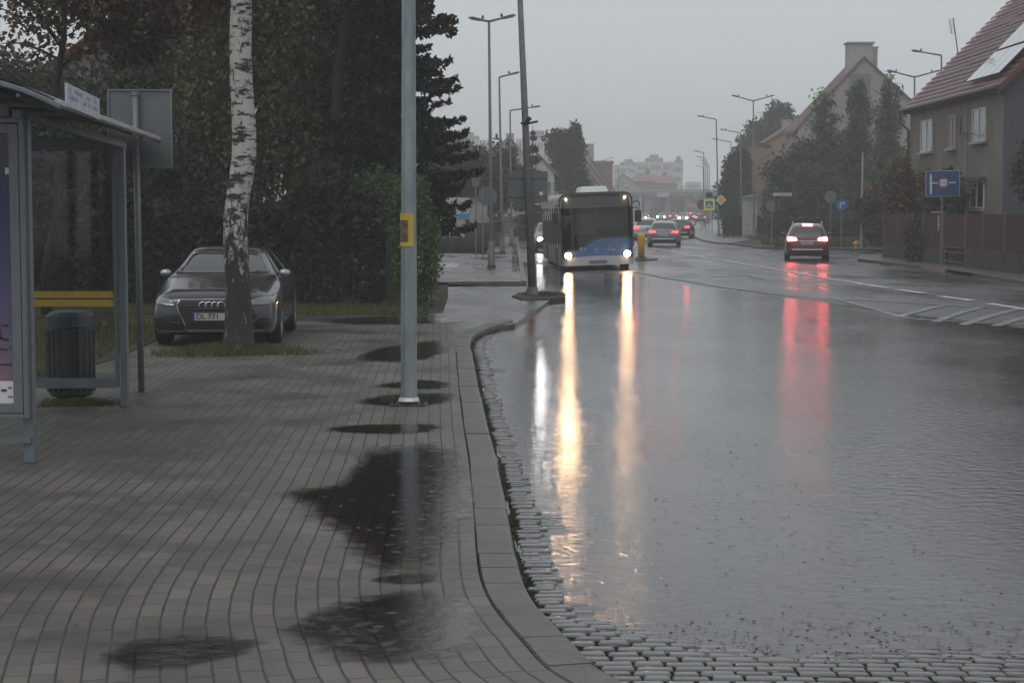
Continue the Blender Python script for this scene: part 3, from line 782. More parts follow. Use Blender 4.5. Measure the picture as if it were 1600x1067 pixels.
mb = MB(); mb.box((-2.43, 36.17, 1.53), (.34, .34, .06)); mb.box((-2.43, 36.17, 1.59), (.3, .3, .07), taper=.3); mb.build('cap', M('cap_stone', (.1, .095, .085), .7, 0, .2, 8), gp_)

# grasses
grass('grass', 'rough grass along the foot of the hedge behind the grey car', rect(-8, -1.6, 33.4, 36.2), 11000, .11, lf_grass, -.03)
grass('grass', 'green weeds on the garden soil seen through the shelter glass', rect(-9.5, -5.4, 20, 30), 9000, .16, lf_grass, .01)
grass('grass', 'patch of rough grass round the foot of the white birch', ell(-3.85, 24.35, .78, .75), 9000, .09, lf_grass, 0)
struct(flat('birch_bed', [(-3.85+.8*math.cos(q*PI/8), 24.35+.72*math.sin(q*PI/8)) for q in range(16)], .008, verge, .1))
grass('grass', 'weeds growing round the far shelter post and litter bin', ell(-4.35, 17.75, .42, .28), 1500, .055, lf_grass, 0)
grass('grass', 'small weeds round the base plate of the street pole', ell(-1.12, 18.3, .18, .3), 700, .03, lf_grass, 0)
grass('grass', 'grass and litter on the kerb island round the leaning grey pole', ell(.75, 40.9, .5, 1.1), 1500, .06, lf_dry, 0)
grass('grass', 'thin dry weeds along the far kerb left of the bus', rect(-.0, .25, 55, 100), 700, .09, lf_dry, 0)
grass('grass', 'tufts of weeds in the joints beside the pavement kerb', lambda: (lambda i: (kline[i].x+random.uniform(.0, .04), kline[i].y+random.uniform(-.05, .05)))(random.choice([35, 38, 60, 61, 80, 95, 120, 121, 122, 150, 170, 200, 201, 202, 215, 216, 217, 218, 219, 220])), 900, .03, lf_grass, WL)

# ------------------------------------------------------------------ white birch
t = thing('birch', 'white birch with a black furrowed foot standing in front of the parked grey car', 'tree', (-3.78, 24.3, 0))
bm_ = bpy.data.materials.new('birch_bark'); bm_.use_nodes = True
n = bm_.node_tree.nodes; l = bm_.node_tree.links.new; bb = n['Principled BSDF']; bb.inputs['Roughness'].default_value = .75
tcx = n.new('ShaderNodeTexCoord'); mp = n.new('ShaderNodeMapping'); mp.inputs['Scale'].default_value = (2.6, 2.6, 9); l(tcx.outputs['Object'], mp.inputs[0])
n1 = n.new('ShaderNodeTexNoise'); n1.inputs['Scale'].default_value = 1.6; n1.inputs['Detail'].default_value = 5; n1.inputs['Roughness'].default_value = .7; l(mp.outputs[0], n1.inputs['Vector'])
mp2 = n.new('ShaderNodeMapping'); mp2.inputs['Scale'].default_value = (6, 6, 2.2); l(tcx.outputs['Object'], mp2.inputs[0])
n2 = n.new('ShaderNodeTexNoise'); n2.inputs['Scale'].default_value = 2; n2.inputs['Detail'].default_value = 6; n2.inputs['Roughness'].default_value = .7; l(mp2.outputs[0], n2.inputs['Vector'])
sx = n.new('ShaderNodeSeparateXYZ'); l(tcx.outputs['Object'], sx.inputs[0])
hz_ = n.new('ShaderNodeMapRange'); l(sx.outputs[2], hz_.inputs[0]); hz_.inputs[1].default_value = .7; hz_.inputs[2].default_value = 2.6; hz_.inputs[3].default_value = .62; hz_.inputs[4].default_value = .37
cmpn = n.new('ShaderNodeMath'); cmpn.operation = 'SUBTRACT'; l(n2.outputs['Fac'], cmpn.inputs[0]); l(hz_.outputs[0], cmpn.inputs[1])
a1 = n.new('ShaderNodeMapRange'); l(cmpn.outputs[0], a1.inputs[0]); a1.inputs[1].default_value = -.02; a1.inputs[2].default_value = .03
a2 = n.new('ShaderNodeMapRange'); l(n1.outputs['Fac'], a2.inputs[0]); a2.inputs[1].default_value = .43; a2.inputs[2].default_value = .48
mm = n.new('ShaderNodeMath'); mm.operation = 'MULTIPLY'; l(a1.outputs[0], mm.inputs[0]); l(a2.outputs[0], mm.inputs[1])
mc = n.new('ShaderNodeMix'); mc.data_type = 'RGBA'; l(mm.outputs[0], mc.inputs[0]); mc.inputs[6].default_value = (.028, .023, .02, 1); mc.inputs[7].default_value = (.42, .41, .39, 1)
l(mc.outputs[2], bb.inputs['Base Color'])
bu = n.new('ShaderNodeBump'); bu.inputs['Strength'].default_value = .8; bu.inputs['Distance'].default_value = .03; bu.invert = True; l(mm.outputs[0], bu.inputs['Height']); l(bu.outputs[0], bb.inputs['Normal'])
mb = MB(); N = 26; vs = []; fs = []; K = 60
ctr = [P(373, 545, 24.3), P(373, 480, 24.3), P(369, 400, 24.3), P(369, 330, 24.3), P(380, 250, 24.3), P(380, 180, 24.3), P(376, 90, 24.3), P(377, 0, 24.3), P(380, -120, 24.3), P(372, -300, 24.3)]
ctr[0].z = -.05
cf = catmull(ctr, 9)
for i, p in enumerate(cf):
    z = p.z; rad = .165 if z > 1.2 else .165+.05*((1.2-z)/1.2)**1.5
    if z < .35: rad += .05*((.35-z)/.4)**2
    if z > 3: rad = .165-(z-3)*.012
    for k in range(N):
        th = 2*PI*k/N; rr = rad*(1+.09*noise.noise(Vector((math.cos(th)*1.5, math.sin(th)*1.5, z*1.6)))+.06*math.sin(th*7)*max(0, 1.3-z)*.5+.05*noise.noise(Vector((math.cos(th)*4, math.sin(th)*4, z*5))))
        vs.append((p.x+rr*math.cos(th), p.y+rr*math.sin(th), z))
for i in range(len(cf)-1):
    for k in range(N): fs.append((i*N+k, i*N+(k+1) % N, (i+1)*N+(k+1) % N, (i+1)*N+k))
mb.add(vs, fs)
def lb(a_, b_, r_, sag=.15):
    mb.tube([a_, a_.lerp(b_, .4)+Vector((0, 0, sag)), b_], [r_, r_*.7, r_*.3], 7)
pass
lb(P(378, -40, 24.3), P(200, -190, 24), .07, .1); lb(P(378, -90, 24.3), P(520, -260, 24.6), .07, .1); lb(P(380, 215, 24.3), P(405, 160, 24.3), .035, -.02)
mb.build('trunk', bm_, t, smooth=True)
pts, vv = clump_pts([(-3.8, 24.4, 8.2, 2.1, 2.0, 1.9), (-5.5, 24, 7.2, 1.2, 1.2, .9)], 9000, 60, .22, .3)
ps, v2 = strand_pts(70, -4.6, 24.2, 5.2, 7.6, 2.4, 1.2, .4, 1.5, 30)
ps2, v3 = strand_pts(7, -6.35, 24.2, 5.6, 6.0, .22, .4, .9, 1.5, 40)
leaf_mesh('crown', np.concatenate([pts, ps, ps2]), .05, lf_birch, t, np.concatenate([vv, v2, v3]), droop=.6)
for i in range(14):
    mb = MB(); a_ = P(random.uniform(382, 396), random.uniform(150, 300), 24.3); mb.tube([a_, a_+Vector((random.uniform(.02, .14), random.uniform(-.1, .1), random.uniform(.0, .14)))], [.008, .003], 4); mb.build('shoot', barkd, t)

# ------------------------------------------------------------------ posts, poles
def octpole(mb, base, top, r0, r1, n_=8): mb.tube([base, top], [r0, r1], n_)
b0 = G(639, 632); t = thing('street_pole', 'galvanised eight-sided steel pole with a yellow sticker at the kerb of the pavement', 'pole', b0)
mb = MB(); mb.tube([(b0.x, b0.y, .05), (b0.x+.03, b0.y, 8.5)], [.088, .052], 8)
mb.build('pole', galv, t)
mb = MB(); mb.box((b0.x, b0.y, .0), (.36, .36, .03)); mb.build('base_plate', dkmetal, t, bevel=.004)
for sx_ in (-1, 1):
    for sy_ in (-1, 1):
        mb = MB(); mb.tube([(b0.x+sx_*.14, b0.y+sy_*.14, .0), (b0.x+sx_*.14, b0.y+sy_*.14, .075)], .013, 6); mb.build('bolt', dkmetal, t)
mb = MB(); mb.tube([(b0.x, b0.y, .04), (b0.x, b0.y, .075)], [.115, .1], 8); mb.build('collar', M('zinc_collar', (.55, .57, .56), .35, .3, .1), t)
stk = thing('sticker', 'yellow notice with a small brown picture wrapped round the street pole', 'notice', (b0.x, b0.y, 1.6))
def wrap(mb, x0, x1, v0, v1, off, m=0, R=.0):
    # bent strip hugging the octagonal pole; x as angle range
    pc = Vector((b0.x+.03*1.75/8.5, b0.y, 0)); r_ = .083+off
    z0 = P(640, v1, b0.y).z; z1 = P(640, v0, b0.y).z; vs = []; fs = []
    for i in range(9):
        a_ = math.radians(x0+(x1-x0)*i/8); c_ = ((math.degrees(a_)+22.5) % 45)-22.5
        vs += [(pc.x+r_*math.sin(a_), pc.y-r_*math.cos(a_), z0), (pc.x+r_*math.sin(a_), pc.y-r_*math.cos(a_), z1)]
    for i in range(8): fs.append((2*i, 2*i+2, 2*i+3, 2*i+1))
    mb.add(vs, fs, m)
mb = MB(); wrap(mb, -80, 38, 333, 385, .004); mb.build('notice_sheet', M('yellow_notice', (.5, .36, .05), .5, 0, .1, 8), stk)
mb = MB(); wrap(mb, -80, -2, 344, 378, .006); mb.build('picture', M('brown_picture', (.05, .025, .02), .5, 0, .5, 14, col2=(.2, .13, .1)), stk)

b1 = G(832, 462); t = thing('leaning_pole', 'grey concrete-footed pole leaning slightly left on the kerb island before the bus', 'pole', b1)
tp = P(811, -40, b1.y)
mb = MB(); mb.tube([(b1.x, b1.y, .1), tp], [.10, .062], 10); mb.build('pole', concpole, t, smooth=True)
mb = MB(); mb.tube([(b1.x, b1.y, 0), (b1.x-.003, b1.y, .2)], [.15, .13], 10); mb.build('collar', concpole, t)
mb = MB(); c_ = P(819, 194, b1.y)
mb.tube([P(814, 193, b1.y-.05), P(822, 194, b1.y-.12), P(840, 190, b1.y-.05)], .025, 6); mb.tube([P(820, 194, b1.y-.12), P(829, 184, b1.y-.14)], .045, 6); mb.build('bracket', dkmetal, t)
# back of a large direction board
t = thing('direction_board', 'dark back of a wide direction board with a small white sticker on the leaning pole', 'sign', P(824, 315, b1.y+.14))
y = b1.y+.16
x0, x1 = P(793, 300, y).x, P(856, 300, y).x; z0, z1 = P(800, 316, y).z, P(800, 268, y).z
mb = MB(); mb.b2(x0, x1, y, y+.02, z0, z1); mb.build('board', signback, t, bevel=.004)
for zz in (z0+.12, z1-.16): mb = MB(); mb.b2(x0, x1, y-.025, y-.002, zz, zz+.04); mb.build('rail', signback, t)
mb = MB(); mb.b2(P(843, 300, y).x, P(848, 300, y).x, y-.006, y-.002, P(845, 306, y).z, P(845, 300, y).z); mb.build('sticker', white, t)

# large sign back beside the shelter
b2 = G(221, 612); t = thing('large_sign', 'tall post with the grey back of a large rectangular sign beside the bus shelter', 'sign', b2)
mb = MB(); mb.tube([(b2.x, b2.y, 0), (b2.x-.02, b2.y, 3.2)], .034, 12); mb.build('post', galv2, t, smooth=True)
y = b2.y+.06; x0, x1 = P(169, 200, y).x, P(269, 200, y).x; z0, z1 = P(220, 263, y).z, P(220, 140, y).z
mb = MB(); mb.b2(x0, x1, y, y+.012, z0, z1); mb.build('board', signback, t)
mb = MB()
for a_ in ((x0-.0, x0+.014, z0, z1), (x1-.014, x1, z0, z1)): mb.b2(a_[0], a_[1], y-.022, y-.002, a_[2], a_[3])
mb.b2(x0+.014, x1-.014, y-.022, y-.002, z1-.014, z1); mb.b2(x0+.014, x1-.014, y-.022, y-.002, z0, z0+.014); mb.build('frame', galv2, t)
for zz in (z1-.07, z0+.07): mb = MB(); mb.tube([(b2.x-.018, b2.y, zz), (b2.x-.018, b2.y, zz+.04)], .042, 12); mb.build('clamp', galv2, t)

# ------------------------------------------------------------------ bus shelter
t = thing('bus_shelter', 'grey metal bus shelter with glass walls and a curved roof at the left edge', 'shelter', (-4.4, 15.6, 0))
def post(px, pv, pw, ztop, nm='post'):
    g = G(px, pv); mb = MB(); mb.box((g.x, g.y, ztop/2), (sp(pw, g.y), .09, ztop)); mb.build(nm, alus, t, bevel=.006); return g
g1 = post(48, 722, 17, 2.68)
g2 = post(196, 636, 11, 2.6)
mb = MB(); mb.box((g2.x-.075, g2.y, 1.35), (.035, .06, 2.3)); mb.build('post', alus, t)
# two rear posts outside the frame carry the roof
for y_ in (g1.y, g2.y):
    mb = MB(); mb.box((g1.x-1.55, y_, 1.35), (.09, .09, 2.7)); mb.build('post', alus, t)
xl = g1.x-1.5
# far end panel: glass + rails + yellow stripes
y = g2.y
mb = MB(); mb.b2(xl, g2.x-.095, y-.025, y+.025, P(120, 606, y).z, P(120, 591, y).z); mb.build('rail', alus, t)
mb = MB(); mb.b2(xl, g2.x-.04, y-.03, y+.03, P(120, 233, y).z, P(120, 216, y).z); mb.build('rail', alus, t)
mb = MB(); mb.add([(xl, y, .28), (g2.x-.095, y, .28), (g2.x-.095, y, 2.52), (xl, y, 2.52)], [(0, 1, 2, 3)])
mb.build('glass_pane', GLASS('shelter_glass', (.72, .76, .75), 1.5, rough=.05), t)
ys_ = M('yellow_stripe', (.52, .33, .04), .5, 0, .08)
for v0, v1 in ((455, 465.5), (468, 479)):
    mb = MB(); mb.b2(xl, g2.x-.095, y-.012, y-.004, P(120, v1, y).z, P(120, v0, y).z); mb.build('yellow_stripe', ys_, t)
# poster case at the near end
y = g1.y-.02
cs = M('case_grey', (.15, .17, .185), .4, .3, .08, 5)
mb = MB()
xr = P(45, 400, y).x
z0, z1 = P(40, 652, y).z, P(40, 186, y).z
def fr(mb, xa, xb, za, zb, w_, y0, y1):
    mb.b2(xb-w_, xb, y0, y1, za, zb); mb.b2(xa, xa+w_, y0, y1, za, zb); mb.b2(xa+w_, xb-w_, y0, y1, za, za+w_); mb.b2(xa+w_, xb-w_, y0, y1, zb-w_, zb)
fr(mb, xr-1.35, xr, z0, z1, .035, y-.10, y+.02); mb.build('poster_case', cs, t, bevel=.004)
mb = MB(); fr(mb, xr-1.31, xr-.042, z0+.042, z1-.042, .075, y-.085, y-.0); mb.build('poster_frame', cs, t, bevel=.004)
px1 = xr-.117; pz0 = z0+.117; pz1 = z1-.117
# poster with its own printed gradient, strip and strokes
pmx = bpy.data.materials.new('poster_print'); pmx.use_nodes = True
n = pmx.node_tree.nodes; l = pmx.node_tree.links.new; bb = n['Principled BSDF']; bb.inputs['Roughness'].default_value = .15
tcx = n.new('ShaderNodeTexCoord'); sx = n.new('ShaderNodeSeparateXYZ'); l(tcx.outputs['Object'], sx.inputs[0])
mr = n.new('ShaderNodeMapRange'); l(sx.outputs[2], mr.inputs[0]); mr.inputs[1].default_value = pz0; mr.inputs[2].default_value = pz1
rp = n.new('ShaderNodeValToRGB'); e = rp.color_ramp.elements; e[0].position = 0; e[0].color = (.24, .16, .17, 1); e[1].position = 1; e[1].color = (.006, .012, .04, 1)
q = e.new(.3); q.color = (.13, .10, .19, 1); q = e.new(.55); q.color = (.06, .065, .15, 1); q = e.new(.72); q.color = (.01, .02, .09, 1)
l(mr.outputs[0], rp.inputs[0]); l(rp.outputs[0], bb.inputs['Base Color'])
mb = MB(); mb.add([(px1-1.1, y-.05, pz0), (px1+.001, y-.05, pz0), (px1+.001, y-.05, pz1), (px1-1.1, y-.05, pz1)], [(0, 1, 2, 3)]); mb.build('poster', pmx, t)
mb = MB(); mb.add([(px1-1.1, y-.054, pz0), (px1, y-.054, pz0), (px1, y-.054, pz0+.17), (px1-1.1, y-.054, pz0+.17)], [(0, 1, 2, 3)])
mb.build('poster_strip', white, t)
mb = MB()
def stroke(pts, w_=.008):
    for a_, c_ in zip(pts[:-1], pts[1:]):
        mb = MB(); mb.tube([(px1+a_[0], y-.056, pz0+a_[1]), (px1+c_[0], y-.056, pz0+c_[1])], w_, 4); mb.build('drawn_stroke', black, t)
stroke([(-.11, .62), (-.10, .5), (-.04, .49)]); stroke([(-.075, .60), (-.04, .60)]); stroke([(-.03, .43), (-.0, .43)], .004); stroke([(-.10, .30), (-.02, .30)], .006)
stroke([(-.16, .50), (-.11, .42), (-.05, .41)], .005); stroke([(-.1, .1), (-.06, .1)], .01); stroke([(-.05, .12), (-.02, .12)], .005); stroke([(-.05, .05), (-.015, .05)], .005)
mb = MB(); mb.box((px1-.02, y-.056, pz1-.28), (.03, .004, .05)); mb.build('poster_letter', white, t)
mb = MB(); mb.b2(xr-1.35, xr, y-.06, y+.0, .16, .20); mb.build('rail', alus, t)
mb = MB(); mb.b2(g1.x-1.5, g1.x-.1, y-.04, y+.04, z1+.02, z1+.1); mb.build('rail', alus, t)
# long beams + roof
def beam(a_, b_, r_=.04):
    mb = MB(); a_ = Vector(a_); b_ = Vector(b_); mb.tube([a_, b_], r_*1.2, 4); return mb
beam((g1.x, g1.y-.2, 2.67), (g2.x, g2.y+.1, 2.585), .035).build('front_beam', alus, t)
eN = P(94, 160, 12.5); eF = P(251, 217, 18.9)
xt = lambda s_: eN.lerp(eF, s_)
roofm = M('smoked_roof', (.16, .17, .17), .25, 0, .2, 6, alpha=.92)
prof = [(0, 0), (-.10, .05), (-.25, .115), (-.45, .175), (-.75, .23), (-1.2, .26), (-1.7, .22), (-2.2, .08)]
mb = MB(); vs = []; fs = []; NS = 9
for lay in (0, -.018):
    for i in range(NS+1):
        e_ = xt(i/NS)
        for dx_, dz_ in prof: vs.append((e_.x+dx_, e_.y, e_.z+dz_+lay))
k = len(prof); h_ = (NS+1)*k
for i in range(NS):
    for j in range(k-1):
        fs.append((i*k+j, i*k+j+1, (i+1)*k+j+1, (i+1)*k+j)); fs.append((h_+i*k+j, h_+i*k+j+1, h_+(i+1)*k+j+1, h_+(i+1)*k+j))
mb.add(vs, fs); mb.build('roof', roofm, t, smooth=True)
for s_ in (0, .27, .52, .77, 1):
    e_ = xt(s_); mb = MB(); mb.tube([(e_.x+dx_, e_.y, e_.z+dz_-.035) for dx_, dz_ in prof], .022, 6); mb.build('roof_rib', alus, t)
mb = MB(); mb.tube([eN+Vector((-.02, 0, -.005)), eF+Vector((-.02, 0, -.005))], .03, 6); mb.build('eave', M('eave_trim', (.42, .42, .41), .3, .4, .1), t)
for dx_, dz_ in ((-.3, .09), (-.62, .18)):
    mb = MB(); mb.tube([eN+Vector((dx_, .02, dz_-.04)), eF+Vector((dx_, -.02, dz_-.04))], .016, 5); mb.build('purlin', alus, t)
# rear glass outside the view still closes the shelter
mb = MB(); mb.add([(g1.x-1.55, g1.y, .3), (g1.x-1.55, g2.y, .3), (g1.x-1.55, g2.y, 2.5), (g1.x-1.55, g1.y, 2.5)], [(0, 1, 2, 3)]); mb.build('glass_pane', bpy.data.materials['shelter_glass'], t)
# name plate on the eave
sA = P(105, 166, 12.75); sB = P(156, 187.5, 14.15)
t = thing('stop_name_sign', 'small white name sign with faded writing standing on the shelter eave', 'sign', (sA+sB)/2)
up = Vector((0, 0, 1)); dv = (sB-sA); nv = Vector((dv.y, -dv.x, 0)).normalized()
mb = MB(); hN = .165
A, B_ = sA, sB
vs = [A, B_, B_+up*hN, A+up*hN]; vs += [q+nv*-.015 for q in vs]
mb.add(vs, [(0, 1, 2, 3), (7, 6, 5, 4), (0, 1, 5, 4), (1, 2, 6, 5), (2, 3, 7, 6), (3, 0, 4, 7)])
mb.build('plate', M('sign_white', (.42, .45, .5), .4, 0, .12, 14), t)
mb = MB()
random.seed(3); fdm = M('faded_blue', (.27, .31, .38), .5, 0, .1)
for rw, z_ in ((0, .11), (1, .06)):
    s_ = .08
    while s_ < .9:
        w_ = random.uniform(.02, .06); p_ = A+dv*s_+up*(z_+random.uniform(-.005, .01))+nv*.003; q_ = A+dv*min(.93, s_+w_)+up*z_+nv*.003
        if random.random() < .75: mb = MB(); mb.add([p_, q_, q_+up*random.uniform(.015, .035), p_+up*random.uniform(.015, .035)], [(0, 1, 2, 3)]); mb.build('faded_writing', fdm, t)
        s_ += w_+.02

# litter bin
g = G(112, 622); t = thing('litter_bin', 'dark round litter bin with a bluish rim behind the shelter glass', 'litter bin', g)
mb = MB(); prof = [(.20, .03), (.225, .05), (.235, .4), (.235, .72), (.225, .74)]
def lathe(mb, c, prof, n_=20, m=0):
    vs = []; fs = []
    for r_, z in prof:
        for k in range(n_): vs.append((c[0]+r_*math.cos(2*PI*k/n_), c[1]+r_*math.sin(2*PI*k/n_), c[2]+z))
    for i in range(len(prof)-1):
        for k in range(n_): fs.append((i*n_+k, i*n_+(k+1) % n_, (i+1)*n_+(k+1) % n_, (i+1)*n_+k))
    fs.append(tuple(range(n_))); fs.append(tuple((len(prof)-1)*n_+k for k in range(n_))); mb.add(vs, fs, m)
lathe(mb, g, prof); 
for k in range(20):
    a_ = 2*PI*k/20; mb.box((g.x+.236*math.cos(a_), g.y+.236*math.sin(a_), .4), (.02, .035, .64), rz=a_)
mb.build('body', M('bin_dark', (.018, .02, .026), .5, 0, .2, 10), t, smooth=False)
mb = MB(); lathe(mb, g, [(.23, .745), (.245, .75), (.245, .86), (.2, .9), (.1, .915)]); mb.build('rim', M('bin_blue', (.045, .06, .085), .45, .2, .2, 8), t)
mb = MB(); lathe(mb, g, [(.15, 0), (.15, .03)]); mb.build('foot', dkmetal, t)
#==PART3==
# ------------------------------------------------------------------ vehicles
def body_mesh(L, st, nu=5, nv=3):
    """st: list of (y, zlow, zbelt, ztop, wlow, wbelt, wtop)"""
    rings = []
    for (y, zl, zb, zt, ws, wb, wt) in st:
        h = zb-zl
        rings.append([(0, zl), (ws*.82, zl), (ws*.965, zl+.1*h+.02), (ws, zl+.42*h), (ws*.985, zl+.8*h), (wb+.015, zb), (wt+.05, zb+(zt-zb)*.72), (wt*.9, zb+(zt-zb)*.95), (wt*.5, zt), (0, zt+.008)])
    def cr(p0, p1, p2, p3, t): return .5*((2*p1)+(p2-p0)*t+(2*p0-5*p1+4*p2-p3)*t*t+(3*p1-p0-3*p2+p3)*t**3)
    R = np.array([[(x, s[0], z) for x, z in r] for s, r in zip(st, rings)])
    U = []
    for i in range(len(R)-1):
        p0, p1, p2, p3 = R[max(i-1, 0)], R[i], R[i+1], R[min(i+2, len(R)-1)]
        # limit overshoot on strongly uneven spacing
        for j in range(nu):
            t = j/nu; q = cr(p0, p1, p2, p3, t); lo = np.minimum(p1, p2)-.015; hi = np.maximum(p1, p2)+.015
            U.append(np.clip(q, lo, hi))
    U.append(R[-1]); U = np.array(U)
    out_ = []
    K = U.shape[1]
    for r in U:
        ln = []
        for i in range(K-1):
            p0, p1, p2, p3 = r[max(i-1, 0)], r[i], r[i+1], r[min(i+2, K-1)]
            for j in range(nv):
                t = j/nv; q = cr(p0, p1, p2, p3, t); ln.append(np.clip(q, np.minimum(p1, p2)-.01, np.maximum(p1, p2)+.01))
        ln.append(r[-1]); out_.append(ln)
    A = np.array(out_); n1, n2 = A.shape[:2]
    mb = MB(); vs = []; ring_n = 2*n2-2
    for r in A:
        vs += [tuple(p) for p in r]; vs += [(-p[0], p[1], p[2]) for p in r[1:-1][::-1]]
    fs = []
    for i in range(n1-1):
        for k in range(ring_n): fs.append((i*ring_n+k, i*ring_n+(k+1) % ring_n, (i+1)*ring_n+(k+1) % ring_n, (i+1)*ring_n+k))
    fs.append(tuple(range(ring_n))); fs.append(tuple((n1-1)*ring_n+k for k in range(ring_n)))
    mb.add(vs, fs)
    return mb
class Skin:
    def __init__(s, mb): s.b = BVHTree.FromPolygons([Vector(v) for v in mb.v], mb.f)
    def hit(s, o, d, dflt):
        r = s.b.ray_cast(Vector(o), Vector(d), 20)
        return r[0] if r[0] else Vector(dflt)
    def decal(s, mb, quad, dirn, n=8, m=8, off=.008, back=.0, edge=True):
        """quad: 4 (a,b) in the plane; dirn 'F' from front (a=x,b=z), 'B' from the back, 'L'/'R' from the sides (a=y,b=z)"""
        vs = []; N = {'F': Vector((0, -1, 0)), 'B': Vector((0, 1, 0)), 'L': Vector((-1, 0, 0)), 'R': Vector((1, 0, 0)), 'T': Vector((0, 0, 1))}[dirn]
        for j in range(m+1):
            for i in range(n+1):
                u_, v_ = i/n, j/m
                a_ = [(quad[0][k]*(1-u_)+quad[1][k]*u_)*(1-v_)+(quad[3][k]*(1-u_)+quad[2][k]*u_)*v_ for k in (0, 1)]
                o_ = {'F': (a_[0], -9, a_[1]), 'B': (a_[0], 14, a_[1]), 'L': (-5, a_[0], a_[1]), 'R': (5, a_[0], a_[1]), 'T': (a_[0], a_[1], 6)}[dirn]
                p = s.hit(o_, -N, (a_[0] if dirn in 'FBT' else 0, (a_[1] if dirn == 'T' else a_[0]) if dirn in 'LRT' else 0, a_[1] if dirn != 'T' else 1))
                vs.append(p+N*off)
        fs = [(j*(n+1)+i, j*(n+1)+i+1, (j+1)*(n+1)+i+1, (j+1)*(n+1)+i) for j in range(m) for i in range(n)]
        if edge:
            base = len(vs); vs += [q-N*(off+.03) for q in vs]
            rim = [i for i in range(n)]+[j*(n+1)+n for j in range(m)]+[m*(n+1)+i for i in range(n, 0, -1)]+[j*(n+1) for j in range(m, 0, -1)]
            for a_, c_ in zip(rim, rim[1:]+rim[:1]): fs.append((a_, c_, base+c_, base+a_))
        mb.add(vs, fs)
    def line(s, mb, pts, dirn, r, off=.006, n=5, closed=False, sub=4):
        N = {'F': Vector((0, -1, 0)), 'B': Vector((0, 1, 0)), 'L': Vector((-1, 0, 0)), 'R': Vector((1, 0, 0))}[dirn]; out_ = []
        if closed: pts = pts+[pts[0]]
        for p, q in zip(pts[:-1], pts[1:]):
            for k in range(sub):
                t = k/sub; a_ = (p[0]*(1-t)+q[0]*t, p[1]*(1-t)+q[1]*t)
                o_ = {'F': (a_[0], -9, a_[1]), 'B': (a_[0], 14, a_[1]), 'L': (-5, a_[0], a_[1]), 'R': (5, a_[0], a_[1])}[dirn]
                out_.append(s.hit(o_, -N, (a_[0], 0, a_[1]))+N*off)
        a_ = pts[-1]; o_ = {'F': (a_[0], -9, a_[1]), 'B': (a_[0], 14, a_[1]), 'L': (-5, a_[0], a_[1]), 'R': (5, a_[0], a_[1])}[dirn]
        out_.append(s.hit(o_, -N, (a_[0], 0, a_[1]))+N*off)
        mb.tube(out_, r, n)
def B(mb, name, mat, par, **k): return mb.build(name, mat, par, world=False, **k)
def wheel(par, x, y, r, w_=.22):
    sgn = 1 if x > 0 else -1
    mb = MB(); prof = [(r*.62, -w_/2), (r*.9, -w_/2), (r*.985, -w_/2+.02), (r, -w_/2+.05), (r, w_/2-.05), (r*.985, w_/2-.02), (r*.9, w_/2), (r*.62, w_/2)]; n_ = 24
    vs = []; fs = []
    for rr, q in prof:
        for k in range(n_): vs.append((x+q*sgn, y+rr*math.cos(2*PI*k/n_), r+rr*math.sin(2*PI*k/n_)))
    for i in range(len(prof)):
        j = (i+1) % len(prof)
        for k in range(n_): fs.append((i*n_+k, i*n_+(k+1) % n_, j*n_+(k+1) % n_, j*n_+k))
    mb.add(vs, fs); wh = B(mb, 'wheel', rubber, par, smooth=True)
    mb = MB()
    for k in range(10):
        a_ = 2*PI*k/10
        c0 = (x+sgn*w_*.38, y+.04*math.cos(a_), r+.04*math.sin(a_)); c1 = (x+sgn*w_*.44, y+r*.64*math.cos(a_), r+r*.64*math.sin(a_)); mb.tube([c0, c1], [.03, .02], 5)
    mb.tube([(x+sgn*w_*.3, y, r), (x+sgn*w_*.46, y, r)], [.06, .05], 10)
    for k in range(24):
        a_ = 2*PI*k/24; a2 = 2*PI*(k+1)/24
        mb.tube([(x+sgn*w_*.44, y+r*.64*math.cos(a_), r+r*.64*math.sin(a_)), (x+sgn*w_*.44, y+r*.64*math.cos(a2), r+r*.64*math.sin(a2))], .016, 4, cap=False)
    mb.tube([(x+sgn*w_*.0, y, r), (x+sgn*w_*.05, y, r)], [r*.62, r*.62], 16)
    B(mb, 'rim', rimm, wh)
def arches(par, sk, ys_, r, W):
    for y in ys_:
        for sd_ in ('L', 'R'):
            mb = MB(); R_ = r+.055; N_ = 14; sg = -1 if sd_ == 'L' else 1
            vs = []; 
            for k in range(N_+1):
                a_ = PI*k/N_*1.12-.06*PI
                for rr in (0, R_):
                    yy = y+rr*math.cos(a_); zz = max(r*.62, r+rr*math.sin(a_)); p = sk.hit((sg*5, yy, zz), (-sg, 0, 0), (sg*W/2, yy, zz)); vs.append(p+Vector((sg*.006, 0, 0)))
            mb.add(vs, [(2*k, 2*k+1, 2*k+3, 2*k+2) for k in range(N_)]); B(mb, 'wheel_arch', black, par)
def text_mesh(txt, size, mat, par, loc, rot=(PI/2, 0, 0), name='lettering', ext=.002, bold=.0):
    cu = bpy.data.curves.new(name, 'FONT'); cu.body = txt; cu.size = size; cu.extrude = ext; cu.offset = bold; cu.align_x = 'CENTER'; cu.align_y = 'CENTER'
    o = bpy.data.objects.new(name+'_tmp', cu); C.objects.link(o)
    dg = bpy.context.evaluated_depsgraph_get(); me = bpy.data.meshes.new_from_object(o.evaluated_get(dg)); bpy.data.objects.remove(o)
    me.name = name; me.materials.clear(); me.materials.append(mat)
    r_ = bpy.data.objects.new(name, me); C.objects.link(r_); r_.parent = par; r_.location = loc; r_.rotation_euler = rot; return r_
